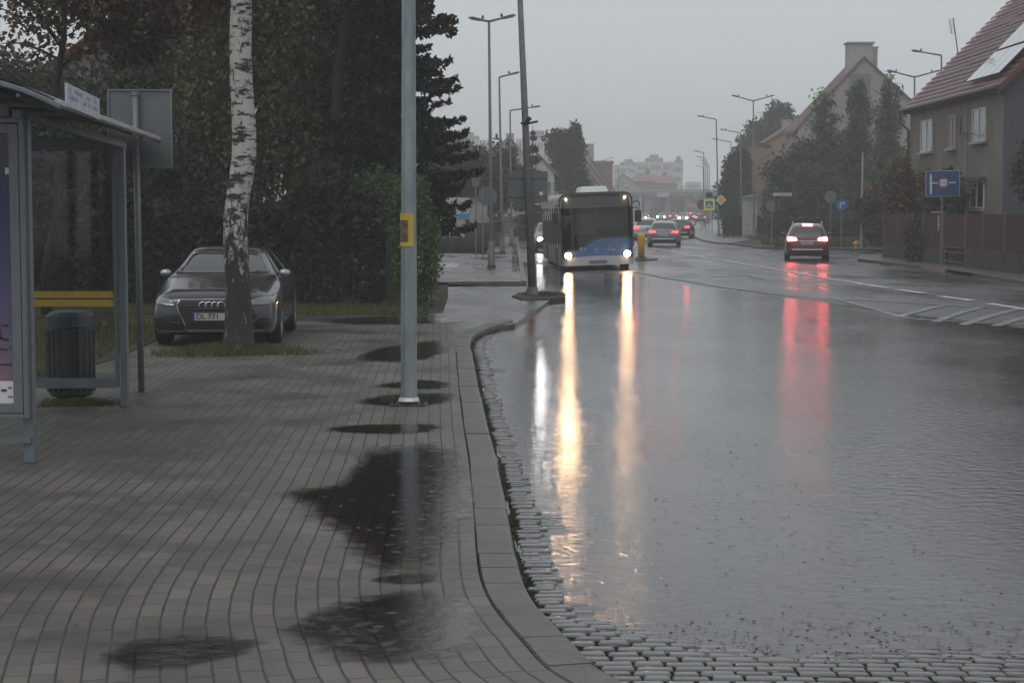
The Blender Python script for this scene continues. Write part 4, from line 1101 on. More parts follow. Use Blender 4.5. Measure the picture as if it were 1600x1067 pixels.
def mirror_part(par, x, y, z, mat, sgn):
    mb = MB(); mb.ball((x+sgn*.06, y, z), (.09, .06, .062), 12, 8); mb.tube([(x-.06*sgn, y+.04, z-.07), (x+sgn*.04, y, z-.04)], .022, 6); B(mb, 'side_mirror', mat, par, smooth=True)

sedan = [(0.0, .36, .52, .585, .62, .55, .42), (.05, .22, .62, .70, .78, .70, .56), (.22, .17, .69, .79, .86, .78, .62), (.6, .16, .76, .87, .893, .82, .64), (1.1, .16, .87, .965, .9, .83, .66),
         (1.36, .16, .91, 1.0, .9, .83, .68), (1.62, .16, .915, 1.14, .9, .83, .64), (2.12, .16, .93, 1.365, .9, .83, .56), (2.7, .16, .94, 1.395, .9, .83, .56), (3.3, .16, .96, 1.35, .9, .83, .55),
         (3.95, .16, .985, 1.10, .895, .80, .56), (4.25, .2, .98, 1.05, .87, .77, .58), (4.44, .32, .92, .97, .78, .7, .5), (4.47, .42, .8, .86, .7, .6, .45)]
# ---- parked grey saloon seen from the front
paint = M('graphite_paint', (.036, .041, .046), .3, .6, .06, 1, coat=1.0)
car = thing('parked_car', 'dark grey saloon with four rings on its grille parked behind the white birch', 'car', (-4.26, 25.15, 0), math.radians(2.6))
mb = body_mesh(4.47, sedan); sk = Skin(mb); B(mb, 'body', paint, car, smooth=True)
mb = MB(); sk.decal(mb, [(-.69, 1.01), (.69, 1.01), (.52, 1.31), (-.52, 1.31)], 'F', 16, 8, .006); B(mb, 'windscreen', carglass, car, smooth=True)
mb = MB(); sk.decal(mb, [(-.69, 1.08), (.69, 1.08), (.5, 1.31), (-.5, 1.31)], 'B', 14, 6, .006); B(mb, 'rear_window', carglass, car, smooth=True)
for s_ in 'LR':
    mb = MB(); sk.decal(mb, [(1.75, .98), (2.72, .99), (2.72, 1.30), (2.2, 1.29)], s_, 8, 5, .006); B(mb, 'side_window', carglass, car, smooth=True)
    mb = MB(); sk.decal(mb, [(2.8, .99), (3.65, 1.03), (3.25, 1.28), (2.8, 1.30)], s_, 8, 5, .006); B(mb, 'side_window', carglass, car, smooth=True)
    mb = MB(); sk.line(mb, [(1.7, .96), (2.7, .965), (3.7, 1.0)], s_, .008); B(mb, 'window_trim', chrome, car)
    sg = -1 if s_ == 'L' else 1
    mirror_part(car, sg*.83, 1.66, 1.0, M('mirror_silver', (.4, .42, .43), .25, .8, .05), sg)
    mb = MB(); sk.decal(mb, [(sg*.53, .585), (sg*.82, .60), (sg*.84, .735), (sg*.56, .68)], 'F', 10, 5, .006)
    hl = B(mb, 'headlight', M('lamp_lens', (.16, .18, .19), .12, .2, .1, coat=1), car, smooth=True)
    mb = MB(); sk.line(mb, [(sg*.54, .605), (sg*.66, .612), (sg*.80, .65)], 'F', .007, .012); B(mb, 'light_strip', chrome, hl)
    mb = MB(); sk.decal(mb, [(sg*.44, .29), (sg*.80, .31), (sg*.80, .44), (sg*.50, .44)], 'F', 8, 4, .004); ai = B(mb, 'air_intake', black, car)
    mb = MB(); sk.line(mb, [(sg*.84, .43), (sg*.66, .43), (sg*.58, .36), (sg*.45, .35)], 'F', .008, .012); B(mb, 'intake_trim', M('dark_trim', (.12, .13, .135), .3, .6), ai)
GQ = [(-.46, .675), (.46, .675), (.50, .58), (.35, .24), (-.35, .24), (-.50, .58)]
mb = MB(); sk.decal(mb, [(-.495, .58), (.495, .58), (.455, .67), (-.455, .67)], 'F', 14, 3, .006); sk.decal(mb, [(-.35, .245), (.35, .245), (.495, .58), (-.495, .58)], 'F', 14, 8, .006)
gr_ = B(mb, 'grille', black, car)
mb = MB(); sk.line(mb, GQ, 'F', .011, .012, 6, True); B(mb, 'grille_surround', chrome, gr_)
mb = MB()
for z in (.27, .30, .33, .36, .51, .55, .59, .63): 
    w_ = .35+.14*min(1, (z-.24)/.34) if z < .58 else .48-.03*(z-.58)/.1
    sk.line(mb, [(-w_+.01, z), (w_-.01, z)], 'F', .004, .011, 4, sub=10)
B(mb, 'grille_bar', M('dark_trim2', (.12, .13, .135), .3, .7), gr_)
mb = MB()
for i in range(4):
    c_ = -.1275+.085*i+.0; sk.line(mb, [(c_+.055*math.cos(a_*PI/10), .60+.047*math.sin(a_*PI/10)) for a_ in range(20)], 'F', .006, .026, 5, True, 1)
B(mb, 'ring_badge', chrome, gr_)
yf = sk.hit((0, -9, .44), (0, 1, 0), (0, 0, 0)).y
mb = MB(); mb.b2(-.275, .245, yf-.028, yf-.012, .385, .49); pl_ = B(mb, 'number_plate', M('plate_white', (.42, .42, .41), .5, 0, .05), gr_)
text_mesh('DL 771', .108, black, gr_, (-.06, yf-.030, .437), bold=.0012)
mb = MB(); mb.b2(-.275, -.243, yf-.0305, yf-.028, .388, .487); B(mb, 'plate_band', M('plate_blue', (.02, .04, .2), .5), gr_)
mb = MB(); sk.line(mb, [(-.80, .235), (-.42, .225), (-.36, .27)], 'F', .009, .01); sk.line(mb, [(.80, .235), (.42, .225), (.36, .27)], 'F', .009, .01); sk.line(mb, [(-.36, .215), (.36, .215)], 'F', .01, .01, sub=10); B(mb, 'bumper_trim', M('dark_trim3', (.14, .15, .155), .3, .7), car)
mb = MB(); sk.decal(mb, [(-.72, .25), (.72, .25), (.80, .29), (-.80, .29)], 'F', 14, 2, .003); B(mb, 'lower_grille', black, car)
arches(car, sk, (.88, 3.5), .32, 1.8)
for x in (-.80, .80):
    for y in (.88, 3.5): wheel(car, x, y, .32, .225)
mb = MB()
for s_ in 'LR': sk.line(mb, [(1.25, .30), (3.15, .34)], s_, .012, .006, sub=10); sk.line(mb, [(.35, .72), (1.4, .80), (4.1, .86)], s_, .006, .004, sub=12)
B(mb, 'sill_trim', chrome, car)

# ---- generic follower used for the traffic
wagon = [(0.0, .38, .55, .62, .62, .55, .42), (.06, .24, .66, .76, .80, .72, .56), (.25, .20, .74, .86, .88, .8, .62), (.9, .19, .88, 1.0, .91, .84, .66), (1.2, .19, .93, 1.06, .91, .84, .68),
         (1.5, .19, .94, 1.2, .91, .84, .64), (2.0, .19, .96, 1.48, .91, .84, .60), (2.8, .19, .98, 1.52, .91, .84, .62), (3.8, .19, 1.0, 1.49, .91, .83, .61), (4.25, .22, 1.0, 1.40, .9, .81, .60),
         (4.5, .24, .98, 1.12, .88, .79, .62), (4.6, .30, .95, 1.02, .85, .76, .6), (4.64, .42, .80, .88, .78, .66, .5)]
def scaled(st, kl, kw, kh): return [(a_*kl, b_*kh, c_*kh, d_*kh, e_*kw, f_*kw, g_*kw) for a_, b_, c_, d_, e_, f_, g_ in st]
red_on = EM('brake_light', (1.0, .07, .10), 60); red_dim = EM('tail_light', (1.0, .06, .06), 3); amber_core = EM('brake_core', (1.0, .32, .08), 22)
head_on = EM('headlight_warm', (1.0, .72, .38), 260); head_w = EM('headlight_white', (1.0, .93, .85), 220)
def mini_car(name, label, loc, rz, colr, st=wagon, lights='tail', rails=True, group='cars in the traffic', detail=True, lamp=None, third=True, k=(1, 1, 1), lampr=.09):
    st = scaled(st, *k); L_ = st[-1][0]; W_ = st[5][4]*2; kh = k[2]
    root = thing(name, label, 'car', loc, rz, group)
    mb = body_mesh(L_, st, 4, 2); s_ = Skin(mb); pm_ = M(name+'_paint', colr, .28, .35, .05, 1, coat=1)
    B(mb, 'body', pm_, root, smooth=True)
    w_ = k[1]
    mb = MB(); s_.decal(mb, [(-.66*w_, 1.02*kh), (.66*w_, 1.02*kh), (.52*w_, 1.40*kh), (-.52*w_, 1.40*kh)], 'B', 12, 6, .01); B(mb, 'rear_window', carglass, root, smooth=True)
    mb = MB(); s_.decal(mb, [(-.68*w_, 1.09*kh), (.68*w_, 1.09*kh), (.54*w_, 1.42*kh), (-.54*w_, 1.42*kh)], 'F', 12, 6, .01); B(mb, 'windscreen', carglass, root, smooth=True)
    for sd_ in 'LR':
        mb = MB(); s_.decal(mb, [(1.75*k[0], 1.03*kh), (4.0*k[0], 1.06*kh), (3.85*k[0], 1.36*kh), (2.2*k[0], 1.38*kh)], sd_, 12, 4, .008); B(mb, 'side_window', carglass, root, smooth=True)
        sg = -1 if sd_ == 'L' else 1
        if detail: mirror_part(root, sg*.9*w_, 1.75*k[0], 1.06*kh, pm_, sg)
        if lights == 'tail':
            mb = MB(); s_.decal(mb, [(sg*.42*w_, .83*kh), (sg*.80*w_, .80*kh), (sg*.82*w_, .97*kh), (sg*.46*w_, .93*kh)], 'B', 8, 4, .015); tl = B(mb, 'tail_light', lamp or red_on, root)
            if lamp is None:
                mb = MB(); s_.decal(mb, [(sg*.50*w_, .845*kh), (sg*.78*w_, .86*kh), (sg*.76*w_, .92*kh), (sg*.5*w_, .89*kh)], 'B', 6, 3, .03); B(mb, 'lamp_core', amber_core, tl)
        else:
            yy = s_.hit((sg*.62*w_, -9, .68*kh), (0, 1, 0), (0, 0, 0)).y
            mb = MB(); mb.ball((sg*.62*w_, yy-.0, .68*kh), (lampr, .03, lampr*.8), 12, 8); B(mb, 'headlight', lamp or head_w, root)
    if third and lights == 'tail':
        yy = s_.hit((0, 14, 1.43*kh), (0, -1, 0), (0, 4.4, 0)).y; mb = MB(); mb.b2(-.19, .19, yy-.02, yy+.02, 1.42*kh, 1.465*kh); B(mb, 'brake_light', lamp or EM('high_brake', (1, .10, .12), 50), root)
    mb = MB(); s_.decal(mb, [(-.26, .66*kh), (.26, .66*kh), (.26, .77*kh), (-.26, .77*kh)], 'B', 4, 2, .02); B(mb, 'number_plate', M('plate_grey', (.35, .35, .34), .5), root)
    if detail:
        mb = MB(); s_.decal(mb, [(-.66*w_, .30*kh), (.66*w_, .30*kh), (.7*w_, .46*kh), (-.7*w_, .46*kh)], 'B', 10, 3, .01); bp = B(mb, 'bumper', black, root)
        mb = MB(); s_.line(mb, [(-.62*w_, .46*kh), (.62*w_, .46*kh)], 'B', .018, .02, sub=10); B(mb, 'bumper_trim', chrome, bp)
        mb = MB(); s_.line(mb, [(-.4*w_, .80*kh), (.4*w_, .80*kh)], 'B', .012, .012, sub=8); B(mb, 'tailgate_trim', chrome, root)
        mb = MB()
        for sg in (-1, 1): mb.tube([(sg*.10, L_*.45, .33*kh), (sg*.1, L_*.9, .33*kh)], .04, 6)
        B(mb, 'exhaust', dkmetal, root)
    if rails:
        for sg in (-1, 1):
            mb = MB(); mb.tube([(sg*.58*w_, 2.1*k[0], 1.44*kh), (sg*.6*w_, 2.3*k[0], 1.555*kh), (sg*.6*w_, 3.9*k[0], 1.55*kh), (sg*.59*w_, 4.1*k[0], 1.42*kh)], .022, 6); B(mb, 'roof_rail', chrome, root)
    r_ = .33
    arches(root, s_, (.92*k[0], 3.65*k[0]), r_, W_)
    for x in (-.80*w_, .80*w_):
        for y in (.92*k[0], 3.65*k[0]): wheel(root, x, y, r_, .22)
    return root
ZR = -.088
# red brake-lit car: front points away (+Y): rotate by 180 deg about z, origin at the nose
def away(u, v_base, Yb, rz, L_, W_=0):  # rear bumper centre at depth Yb
    c_ = P(u, 340, Yb); a_ = rz
    return (c_.x-math.sin(a_)*L_, Yb+math.cos(a_)*L_, ZR)
p = away(1262, 405, 70.5, math.radians(-8.5), 4.64)
mini_car('estate_car', 'maroon-grey estate car with roof rails and all its red brake lights lit', p, PI+math.radians(-8.5), (.15, .045, .05), k=(1, .97, 1.0))
p = away(1037, 380, 98, math.radians(-6), 4.5)
mini_car('hatchback_car', 'silver-grey hatchback with red tail lights beyond the yellow bollard', p, PI+math.radians(-6), (.16, .175, .185), rails=False, lamp=red_dim, third=False, k=(.97, 1, .93))
p = away(1009, 372, 118, math.radians(-6), 4.5)
mini_car('white_car', 'white car partly hidden behind the bus mirror and the silver hatchback', p, PI+math.radians(-6), (.5, .51, .52), rails=False, lamp=red_dim, third=False, k=(.97, .98, .98))
p = away(1060, 368, 126, math.radians(-10), 4.5)
mini_car('dark_car', 'dark car with a red tail light just ahead of the silver hatchback', p, PI+math.radians(-10), (.03, .032, .036), rails=False, lamp=red_dim, third=False, k=(.97, .98, .93))
mini_car('dark_car', 'dark car with dazzling white headlights hidden behind the left side of the bus', (1.95, 84, ZR), math.radians(2), (.03, .03, .033), lights='head', rails=False, k=(1, 1, .95), lampr=.13, lamp=EM('headlight_dazzle', (1, .95, .95), 45))
# far queue
far = [((1003, 300), 'head', (.06, .06, .065), 'dark car with warm headlights approaching just right of the bus mirror'),
       ((1033, 330), 'head', (.2, .2, .2), 'pale car with two warm headlights approaching under the bridge'),
       ((1054, 340), 'tail', (.03, .03, .03), 'far dark car with two pink tail lights right of the approaching headlights'),
       ((1067, 300), 'head', (.25, .26, .28), 'far car with bluish-white headlights in the queue below the bridge'),
       ((1080, 315), 'tail', (.03, .03, .03), 'far black car with bright tail lights behind the orange bus'),
       ((1096, 280), 'tail', (.04, .03, .03), 'far dark car with red lights seen between the thin posts at the corner')]
lw = EM('far_headlight', (1, .75, .48), 170); lc = EM('far_cold_light', (.9, .85, 1), 170); lr = EM('far_tail_light', (1, .08, .12), 9)
for i, ((u, Y), kind, c_, lab) in enumerate(far):
    q = P(u, 330, Y); rz = 0 if kind == 'head' else PI
    mini_car('far_car', lab, (q.x, Y, ZR), rz+math.radians(-8), c_, lights=kind, rails=False, lamp={'tail': lr}.get(kind, lc if i == 3 else lw), third=(i == 4), detail=False, lampr=.17)
q = P(1088, 330, 345); root = thing('far_bus', 'small orange and red bus at the end of the traffic queue', 'bus', (q.x, 345, ZR))
mb = MB(); mb.box((0, 4, 1.35), (2.5, 8, 2.1)); B(mb, 'body', M('far_bus_red', (.35, .07, .05), .4), root, bevel=.1)
mb = MB(); mb.box((0, 4, 2.75), (2.5, 8, .55)); B(mb, 'roof', M('far_bus_orange', (.5, .24, .08), .4), root, bevel=.12)
mb = MB(); mb.box((0, -.02, 1.9), (1.7, .05, .8)); B(mb, 'rear_window', carglass, root)
for sg in (-1, 1):
    mb = MB(); mb.box((sg*1.05, -.03, 1.1), (.25, .06, .3)); B(mb, 'tail_light', lr, root)
    mb = MB(); mb.tube([(sg*1.0, 2, .45), (sg*1.25, 2, .45)], .45, 14); B(mb, 'wheel', rubber, root)

# ------------------------------------------------------------------ the city bus
bus = thing('city_bus', 'white and blue city bus with lit headlights standing in the flooded bus bay', 'bus', (2.93, 60, -.2), math.radians(1.9))
bus.scale = (1, 1, .955)
RL = math.radians(-2.3)
W, H, L_ = 2.5, 2.86, 11.8
def BB(mb, name, mat, par=None, **k):
    o = mb.build(name, mat, par or bus, world=False, **k)
    return o
bw = M('bus_white', (.42, .43, .43), .35, 0, .12, 1, coat=.4); bdk = M('bus_black', (.02, .021, .023), .3, 0, .2, 2, coat=.5); bbl = M('bus_blue', (.045, .12, .27), .35, 0, .12, 1.5, coat=.4)
bglass = GLASS('bus_glass', (.30, .29, .28), 1.45, rough=.03)
hw = W/2
def roundprof(hw, H, r, z0):
    return [(-hw, z0), (-hw, H-r)]+[(-hw+r-r*math.cos(a_*PI/12), H-r+r*math.sin(a_*PI/12)) for a_ in range(1, 6)]+[(-hw+r, H), (hw-r, H)]+[(hw-r+r*math.sin(a_*PI/12), H-r+r*math.cos(a_*PI/12)) for a_ in range(1, 6)]+[(hw, H-r), (hw, z0)]
mb = MB(); pr = roundprof(hw, H, .28, 2.35)
pro = pr; pri = [(x*.94, z-.07) if z > 2.35 else (x*.94, z) for x, z in pr]
n_ = len(pr); vs = [(x, .12, z) for x, z in pro]+[(x, L_, z) for x, z in pro]+[(x, .12, z) for x, z in pri]+[(x, L_, z) for x, z in pri]
fs = []
for i in range(n_-1): fs += [(i, i+1, n_+i+1, n_+i), (2*n_+i, 2*n_+i+1, 3*n_+i+1, 3*n_+i), (i, i+1, 2*n_+i+1, 2*n_+i), (n_+i, n_+i+1, 3*n_+i+1, 3*n_+i)]
fs += [(0, n_, 3*n_, 2*n_), (n_-1, 2*n_-1, 4*n_-1, 3*n_-1)]
mb.add(vs, fs); BB(mb, 'roof', bw, smooth=False)
mb = MB(); q1 = roundprof(hw+.006, H+.006, .285, 2.3); q2 = roundprof(hw-.06, H-.08, .24, 2.3); n1_ = len(q1); vs = [(x, .115, z) for x, z in q1]+[(x, .55, z) for x, z in q1]+[(x, .115, z) for x, z in q2]
fs = []
for i in range(n1_-1): fs += [(i, i+1, n1_+i+1, n1_+i), (i, i+1, 2*n1_+i+1, 2*n1_+i)]
mb.add(vs, fs); BB(mb, 'front_cap', bdk)
for sg in (-1, 1):
    mb = MB(); x0, x1 = (hw-.05, hw) if sg > 0 else (-hw, -hw+.05)
    mb.b2(x0, x1, .1, 1.75, .30, .92); mb.b2(x0, x1, 2.85, 8.1, .30, .92); mb.b2(x0, x1, 9.2, L_, .30, .92); mb.b2(x0, x1, 1.75, 2.85, .88, .92); mb.b2(x0, x1, 8.1, 9.2, .88, .92)
    BB(mb, 'side_panel', bw if sg > 0 else M('bus_side', (.05, .05, .05), .4, 0, .3, 2))
    for y in [.1, 1.5, 2.95, 4.4, 5.9, 7.4, 8.9, 10.4, L_-.1]: mb = MB(); mb.b2(x0, x1, y, y+.09, .925, 2.35); BB(mb, 'window_pillar', bdk)
    for y in [.19, 1.59, 3.04, 4.49, 5.99, 7.49, 8.99, 10.49]:
        mb = MB(); xx = sg*(hw-.02); mb.add([(xx, y, .925), (xx, y+1.35, .925), (xx, y+1.35, 2.35), (xx, y, 2.35)], [(0, 1, 2, 3)]); BB(mb, 'side_window', bglass)
    for y in (2.3, 8.65):
        mb = MB(); prof = [(.26, -.13), (.44, -.13), (.47, -.09), (.47, .09), (.44, .13), (.26, .13)]; N_ = 22; vs = []; fs = []
        for rr, q in prof:
            for k in range(N_): vs.append((sg*(hw-.16)+q, y+rr*math.cos(2*PI*k/N_), .47+rr*math.sin(2*PI*k/N_)))
        for i in range(len(prof)-1):
            for k in range(N_): fs.append((i*N_+k, i*N_+(k+1) % N_, (i+1)*N_+(k+1) % N_, (i+1)*N_+k))
        mb.add(vs, fs); mb.tube([(sg*(hw-.16)-.06, y, .47), (sg*(hw-.16)+.06, y, .47)], .27, 14); wh = BB(mb, 'wheel', rubber)
mb = MB(); mb.b2(-hw+.06, hw-.06, .4, L_-.1, .34, .40); BB(mb, 'floor', black)
mb = MB(); mb.b2(-hw, hw, L_-.02, L_+.04, .30, 1.2); mb.b2(-hw, hw, L_-.02, L_+.04, 2.05, 2.6); BB(mb, 'rear_panel', bw)
# front face built as a gently curved shell
def fy(x): return .10*(x/hw)**2+.14*max(0, abs(x)/hw-.85)/.15
def fpanel(mb, zlo, zhi, off=0, xa=-hw+.01, xb=hw-.01, n=24, lean=0):
    vs = []; fs = []
    for i in range(n+1):
        x = xa+(xb-xa)*i/n; a_ = zlo(x) if callable(zlo) else zlo; b_ = zhi(x) if callable(zhi) else zhi
        for z in (a_, b_): vs.append((x, fy(x)-off+max(0, z-2.3)*.28+max(0, z-.9)*.02, z))
    for i in range(n): fs.append((2*i, 2*i+2, 2*i+3, 2*i+1))
    k = len(vs); vs += [(x, y+.05, z) for x, y, z in vs]
    for i in range(n): fs += [(k+2*i, k+2*i+1, k+2*i+3, k+2*i+2), (2*i, 2*i+2, k+2*i+2, k+2*i), (2*i+1, 2*i+3, k+2*i+3, k+2*i+1)]
    fs += [(0, 1, k+1, k), (2*n, 2*n+1, k+2*n+1, k+2*n)]
    mb.add(vs, fs)
wave = lambda x: .83+.42*sstep(-.75, .15, x)
mb = MB(); fpanel(mb, .30, lambda x: .60+.03*math.cos(x*2.2), .02); bp = BB(mb, 'bumper', bw)
mb = MB(); fpanel(mb, lambda x: .605+.03*math.cos(x*2.2), wave); fp = BB(mb, 'front_panel', bbl)
mb = MB(); fpanel(mb, lambda x: wave(x)+.003, 2.34, 0, -hw+.08, hw-.08); ws_ = BB(mb, 'windscreen', bglass)
mb = MB(); fpanel(mb, lambda x: wave(x)+.003, 2.34, .004, -hw+.01, -hw+.085, 3); fpanel(mb, lambda x: wave(x)+.003, 2.34, .004, hw-.085, hw-.01, 3); fpanel(mb, lambda x: wave(x)-.01, lambda x: wave(x)+.05, .006); fpanel(mb, 1.2, 2.34, .006, -.02, .02, 2); BB(mb, 'windscreen_frame', bdk, ws_)
mb = MB(); fpanel(mb, 2.34, lambda x: H-.02-.26*max(0, abs(x)/hw-.80)/.2*1.0, .0); BB(mb, 'destination_display', bdk)
mb = MB(); fpanel(mb, 2.42, 2.70, .012, -.92, .92); BB(mb, 'display_glass', M('display_grey', (.03, .032, .035), .25, 0, .1))
for sg in (-1, 1):
    mb = MB(); mb.ball((sg*1.0, fy(1.0)-.03, .67), (.115, .035, .10), 14, 8); BB(mb, 'headlight', EM('bus_headlight', (1.0, .58, .30), 135), bp)
    mb = MB(); mb.ball((sg*1.0, fy(1.0)-.01, .67), (.21, .03, .13), 14, 8); BB(mb, 'lamp_housing', M('lamp_house', (.1, .1, .1), .2, .6), bp)
    mb = MB(); mb.ball((sg*1.0, .20, 2.66), (.035, .14, .032), 10, 6); BB(mb, 'marker_light', EM('marker', (1, .8, .45), 30))
    mb = MB()
    if sg > 0: mb.tube([(1.2, .2, 2.45), (1.38, -.05, 2.52), (1.46, -.12, 2.45), (1.46, -.12, 2.15)], .022, 6); mb.tube([(1.2, .2, 2.25), (1.38, -.05, 2.3), (1.38, -.12, 2.2)], .018, 6)
    else: mb.tube([(-1.2, .2, 2.45), (-1.36, -.05, 2.45), (-1.36, -.12, 2.2)], .022, 6)
    mm_ = BB(mb, 'mirror_arm', black)
    mb = MB(); mb.box((sg*1.40, -.12, 1.98), (.22, .1, .42)); BB(mb, 'mirror', black, mm_, bevel=.03)
mb = MB(); mb.b2(-.30, .30, fy(0)-.035, fy(0)-.022, .36, .47); BB(mb, 'number_plate', M('plate_wet', (.12, .12, .12), .4), bp)
mb = MB()
for a_, r_ in ((-.55, .05), (-.42, .04), (-.05, .05), (.38, .05), (.5, .055), (.58, .04)): mb.ball((a_, fy(a_)-.004, .86+.04*math.sin(a_*9)), (r_, .006, r_*1.2), 8, 6)
BB(mb, 'printed_emblem', M('emblem_pale', (.22, .26, .33), .4, 0, .3, 20), fp)
mb = MB(); mb.tube([(.35, -.01, .80), (.5, -.01, 1.02), (.62, -.01, 1.10), (.72, .0, 1.04), (.66, -.005, .94)], .008, 5); BB(mb, 'printed_line', M('emblem_line', (.3, .38, .5), .4), fp)
mb = MB(); mb.tube([(-.75, -.02, 1.02), (-.3, -.03, 1.2), (.1, -.03, 1.5)], .012, 5); mb.tube([(.1, -.02, 1.3), (.5, -.03, 1.5), (.85, -.01, 1.45)], .012, 5); BB(mb, 'wiper', black, ws_)
mb = MB(); mb.box((.05, 2.3, H+.12), (1.05, 1.9, .24), taper=.85); BB(mb, 'air_conditioner', M('ac_white', (.62, .63, .62), .5, 0, .05), bevel=.05)
mb = MB(); mb.box((-.0, 2.3, H+.0), (1.3, 2.1, .06)); BB(mb, 'roof_plinth', bdk)
stm = M('seat_fabric', (.04, .035, .04), .8)
for y in (1.2, 3.2, 4.2, 5.2, 6.4, 7.5):
    for x in (-.85, .85):
        if y < 2 and x < 0: continue
        mb = MB(); mb.b2(x-.3, x+.3, y, y+.45, .75, .85); mb.b2(x-.3, x+.3, y+.4, y+.5, .85, 1.5); BB(mb, 'seat', stm, bevel=.04)
mb = MB(); mb.b2(-1.1, 1.1, .28, .6, .9, 1.05); BB(mb, 'dashboard', black)
ry_ = M('rail_yellow', (.3, .2, .04), .4)
for x, y in ((-.55, 1.6), (.2, 1.9)): mb = MB(); mb.tube([(x, y, .4), (x, y, 2.4)], .02, 6); BB(mb, 'handrail', ry_)
for o in [q for q in bus.children if q.name.split('.')[0] != 'wheel']: o.rotation_euler = (0, RL, 0)

# ------------------------------------------------------------------ lamps
def lamp(name, label, u, vbase, vtop, Y, arms, group, headlen=.55, rp=.085, base=True, thin=False):
    """arms: list of (u_end, v_end) photo positions of the lamp heads"""
    top = P(u, vtop, Y); bx = top.x; z0 = 0
    bs = P(vbase[0], 400, Y) if isinstance(vbase, tuple) else top
    t = thing(name, label, 'street lamp', (bs.x, Y, z0), 0, group)
    mb = MB(); mb.tube([(bs.x, Y, z0), (bs.x+(bx-bs.x)*.12, Y, 1.0), (bx, Y, top.z)], [rp, rp*.85, rp*.5], 8)
    if base: mb.tube([(bs.x, Y, z0), (bs.x, Y, z0+.12), (bs.x, Y, .9)], [rp*2.0, rp*1.5, rp*1.35], 10)
    mb.build('post', lampgrey, t, smooth=True)
    for (ua, va) in arms:
        e_ = P(ua, va, Y); d = (e_-top); d_ = d.normalized()
        mb = MB(); mb.tube([top, e_-d_*headlen*.7], [rp*.5, rp*.38], 6); ar = mb.build('arm', lampgrey, t)
        mb = MB(); c_ = e_-d_*headlen*.5; h_ = headlen/2
        perp = Vector((0, 1, 0)); up_ = d_.cross(perp).normalized(); up_ = up_ if up_.z > 0 else -up_
        vs = []
        for s_, w_ in ((-1, .05), (-.4, .11), (.6, .13), (1, .04)):
            for a_, b_ in ((-1, -.25), (1, -.25), (1, .25), (-1, .25)): vs.append(c_+d_*h_*s_+perp*a_*w_+up_*b_*w_*1.4)
        fs = [(0, 1, 2, 3), (15, 14, 13, 12)]
        for i in range(3):
            for k in range(4): fs.append((i*4+k, i*4+(k+1) % 4, (i+1)*4+(k+1) % 4, (i+1)*4+k))
        mb.add(vs, fs); mb.build('lamp_head', lampgrey, ar)
        mb = MB(); mb.tube([e_-d_*headlen*.85+up_*.05, e_-d_*headlen*.85+up_*.16], [.05, .03], 6); mb.build('sensor', dkmetal, ar)
    return t
gl = 'street lamps on the left side of the street'; gr2 = 'street lamps on the right side of the street'
lamp('street_lamp', 'tall double-armed lamp nearest on the left, just left of the leaning pole', 764, (768,), 34, 60, [(732, 28), (806, 24)], gl)
lamp('street_lamp', 'single-armed lamp right behind the tallest double lamp on the left', 780, (785,), 121, 80, [(812, 113)], gl)
lamp('street_lamp', 'shorter-looking single-armed lamp whose arm passes behind the leaning pole', 797, (799,), 173, 98, [(845, 166)], gl)
lamp('street_lamp', 'thin far lamp with two arms above the roof of the city bus', 891, (890,), 232, 200, [(877, 235), (906, 229)], gl, base=False, headlen=.6)
lamp('street_lamp', 'very faint far double lamp left of the flat grey building roof', 943, (943,), 251, 245, [(929, 254), (959, 246)], gl, base=False, headlen=.6)
lamp('street_lamp', 'faintest far double lamp right of the flat grey building', 966, (966,), 258, 262, [(956, 261), (976, 254)], gl, base=False, headlen=.6)
lamp('street_lamp', 'faint far lamp with one arm over the pale gable left of the bridge', 972, (972,), 267, 300, [(984, 263)], gl, base=False, headlen=.6)
lamp('street_lamp', 'tall double-armed lamp in front of the dark trees on the right', 1177, (1178,), 158, 118, [(1143, 149), (1210, 149)], gr2)
lamp('street_lamp', 'single-armed lamp with the yellow and white diamond sign on its post', 1119, (1123,), 187, 133, [(1089, 181)], gr2)
lamp('street_lamp', 'single-armed lamp behind the dark conifer with its arm pointing left', 1157, (1158,), 208, 150, [(1125, 202)], gr2)
lamp('street_lamp', 'lower single-armed lamp whose arm ends left of the dark conifer', 1142, (1143,), 222, 168, [(1113, 217)], gr2)
for i, (u, v, Y) in enumerate(((1099.5, 239, 218), (1102.5, 248, 240), (1105.5, 253.5, 258), (1108, 259, 278), (1098.5, 262, 300))):
    lamp('street_lamp', ['tallest of the row of far single-armed lamps above the pedestrian sign', 'second tallest of the far single-armed lamps above the pedestrian sign', 'third tallest of the far single-armed lamps above the pedestrian sign',
                         'rightmost and fourth tallest far lamp above the pedestrian sign', 'lowest of the far single-armed lamps above the pedestrian sign'][i], u, (u+.5,), v, Y, [(u-16*218/Y, v-3.5)], gr2, base=False, headlen=.6, rp=.11)
lamp('street_lamp', 'double-armed lamp standing behind the left end of the house with solar panels', 1429, (1429,), 121, 94, [(1386, 110), (1470, 110)], gr2)
lamp('street_lamp', 'single-armed lamp rising behind the tiled roof with solar panels', 1471, (1471,), 87, 88, [(1424, 79)], gr2)

# ------------------------------------------------------------------ signs on the right and left
def disc(mb, c, r_, n_=20, th=.02, m=0, rz=0):
    mb.slab([(c[0]+r_*math.cos(2*PI*k/n_), c[2]+r_*math.sin(2*PI*k/n_)) for k in range(n_)], c[1], c[1]+th, m)
def spost(t, x, Y, z1, r_=.03, mat=galv2): mb = MB(); mb.tube([(x, Y, 0), (x, Y, z1)], r_, 8); return mb.build('post', mat, t)
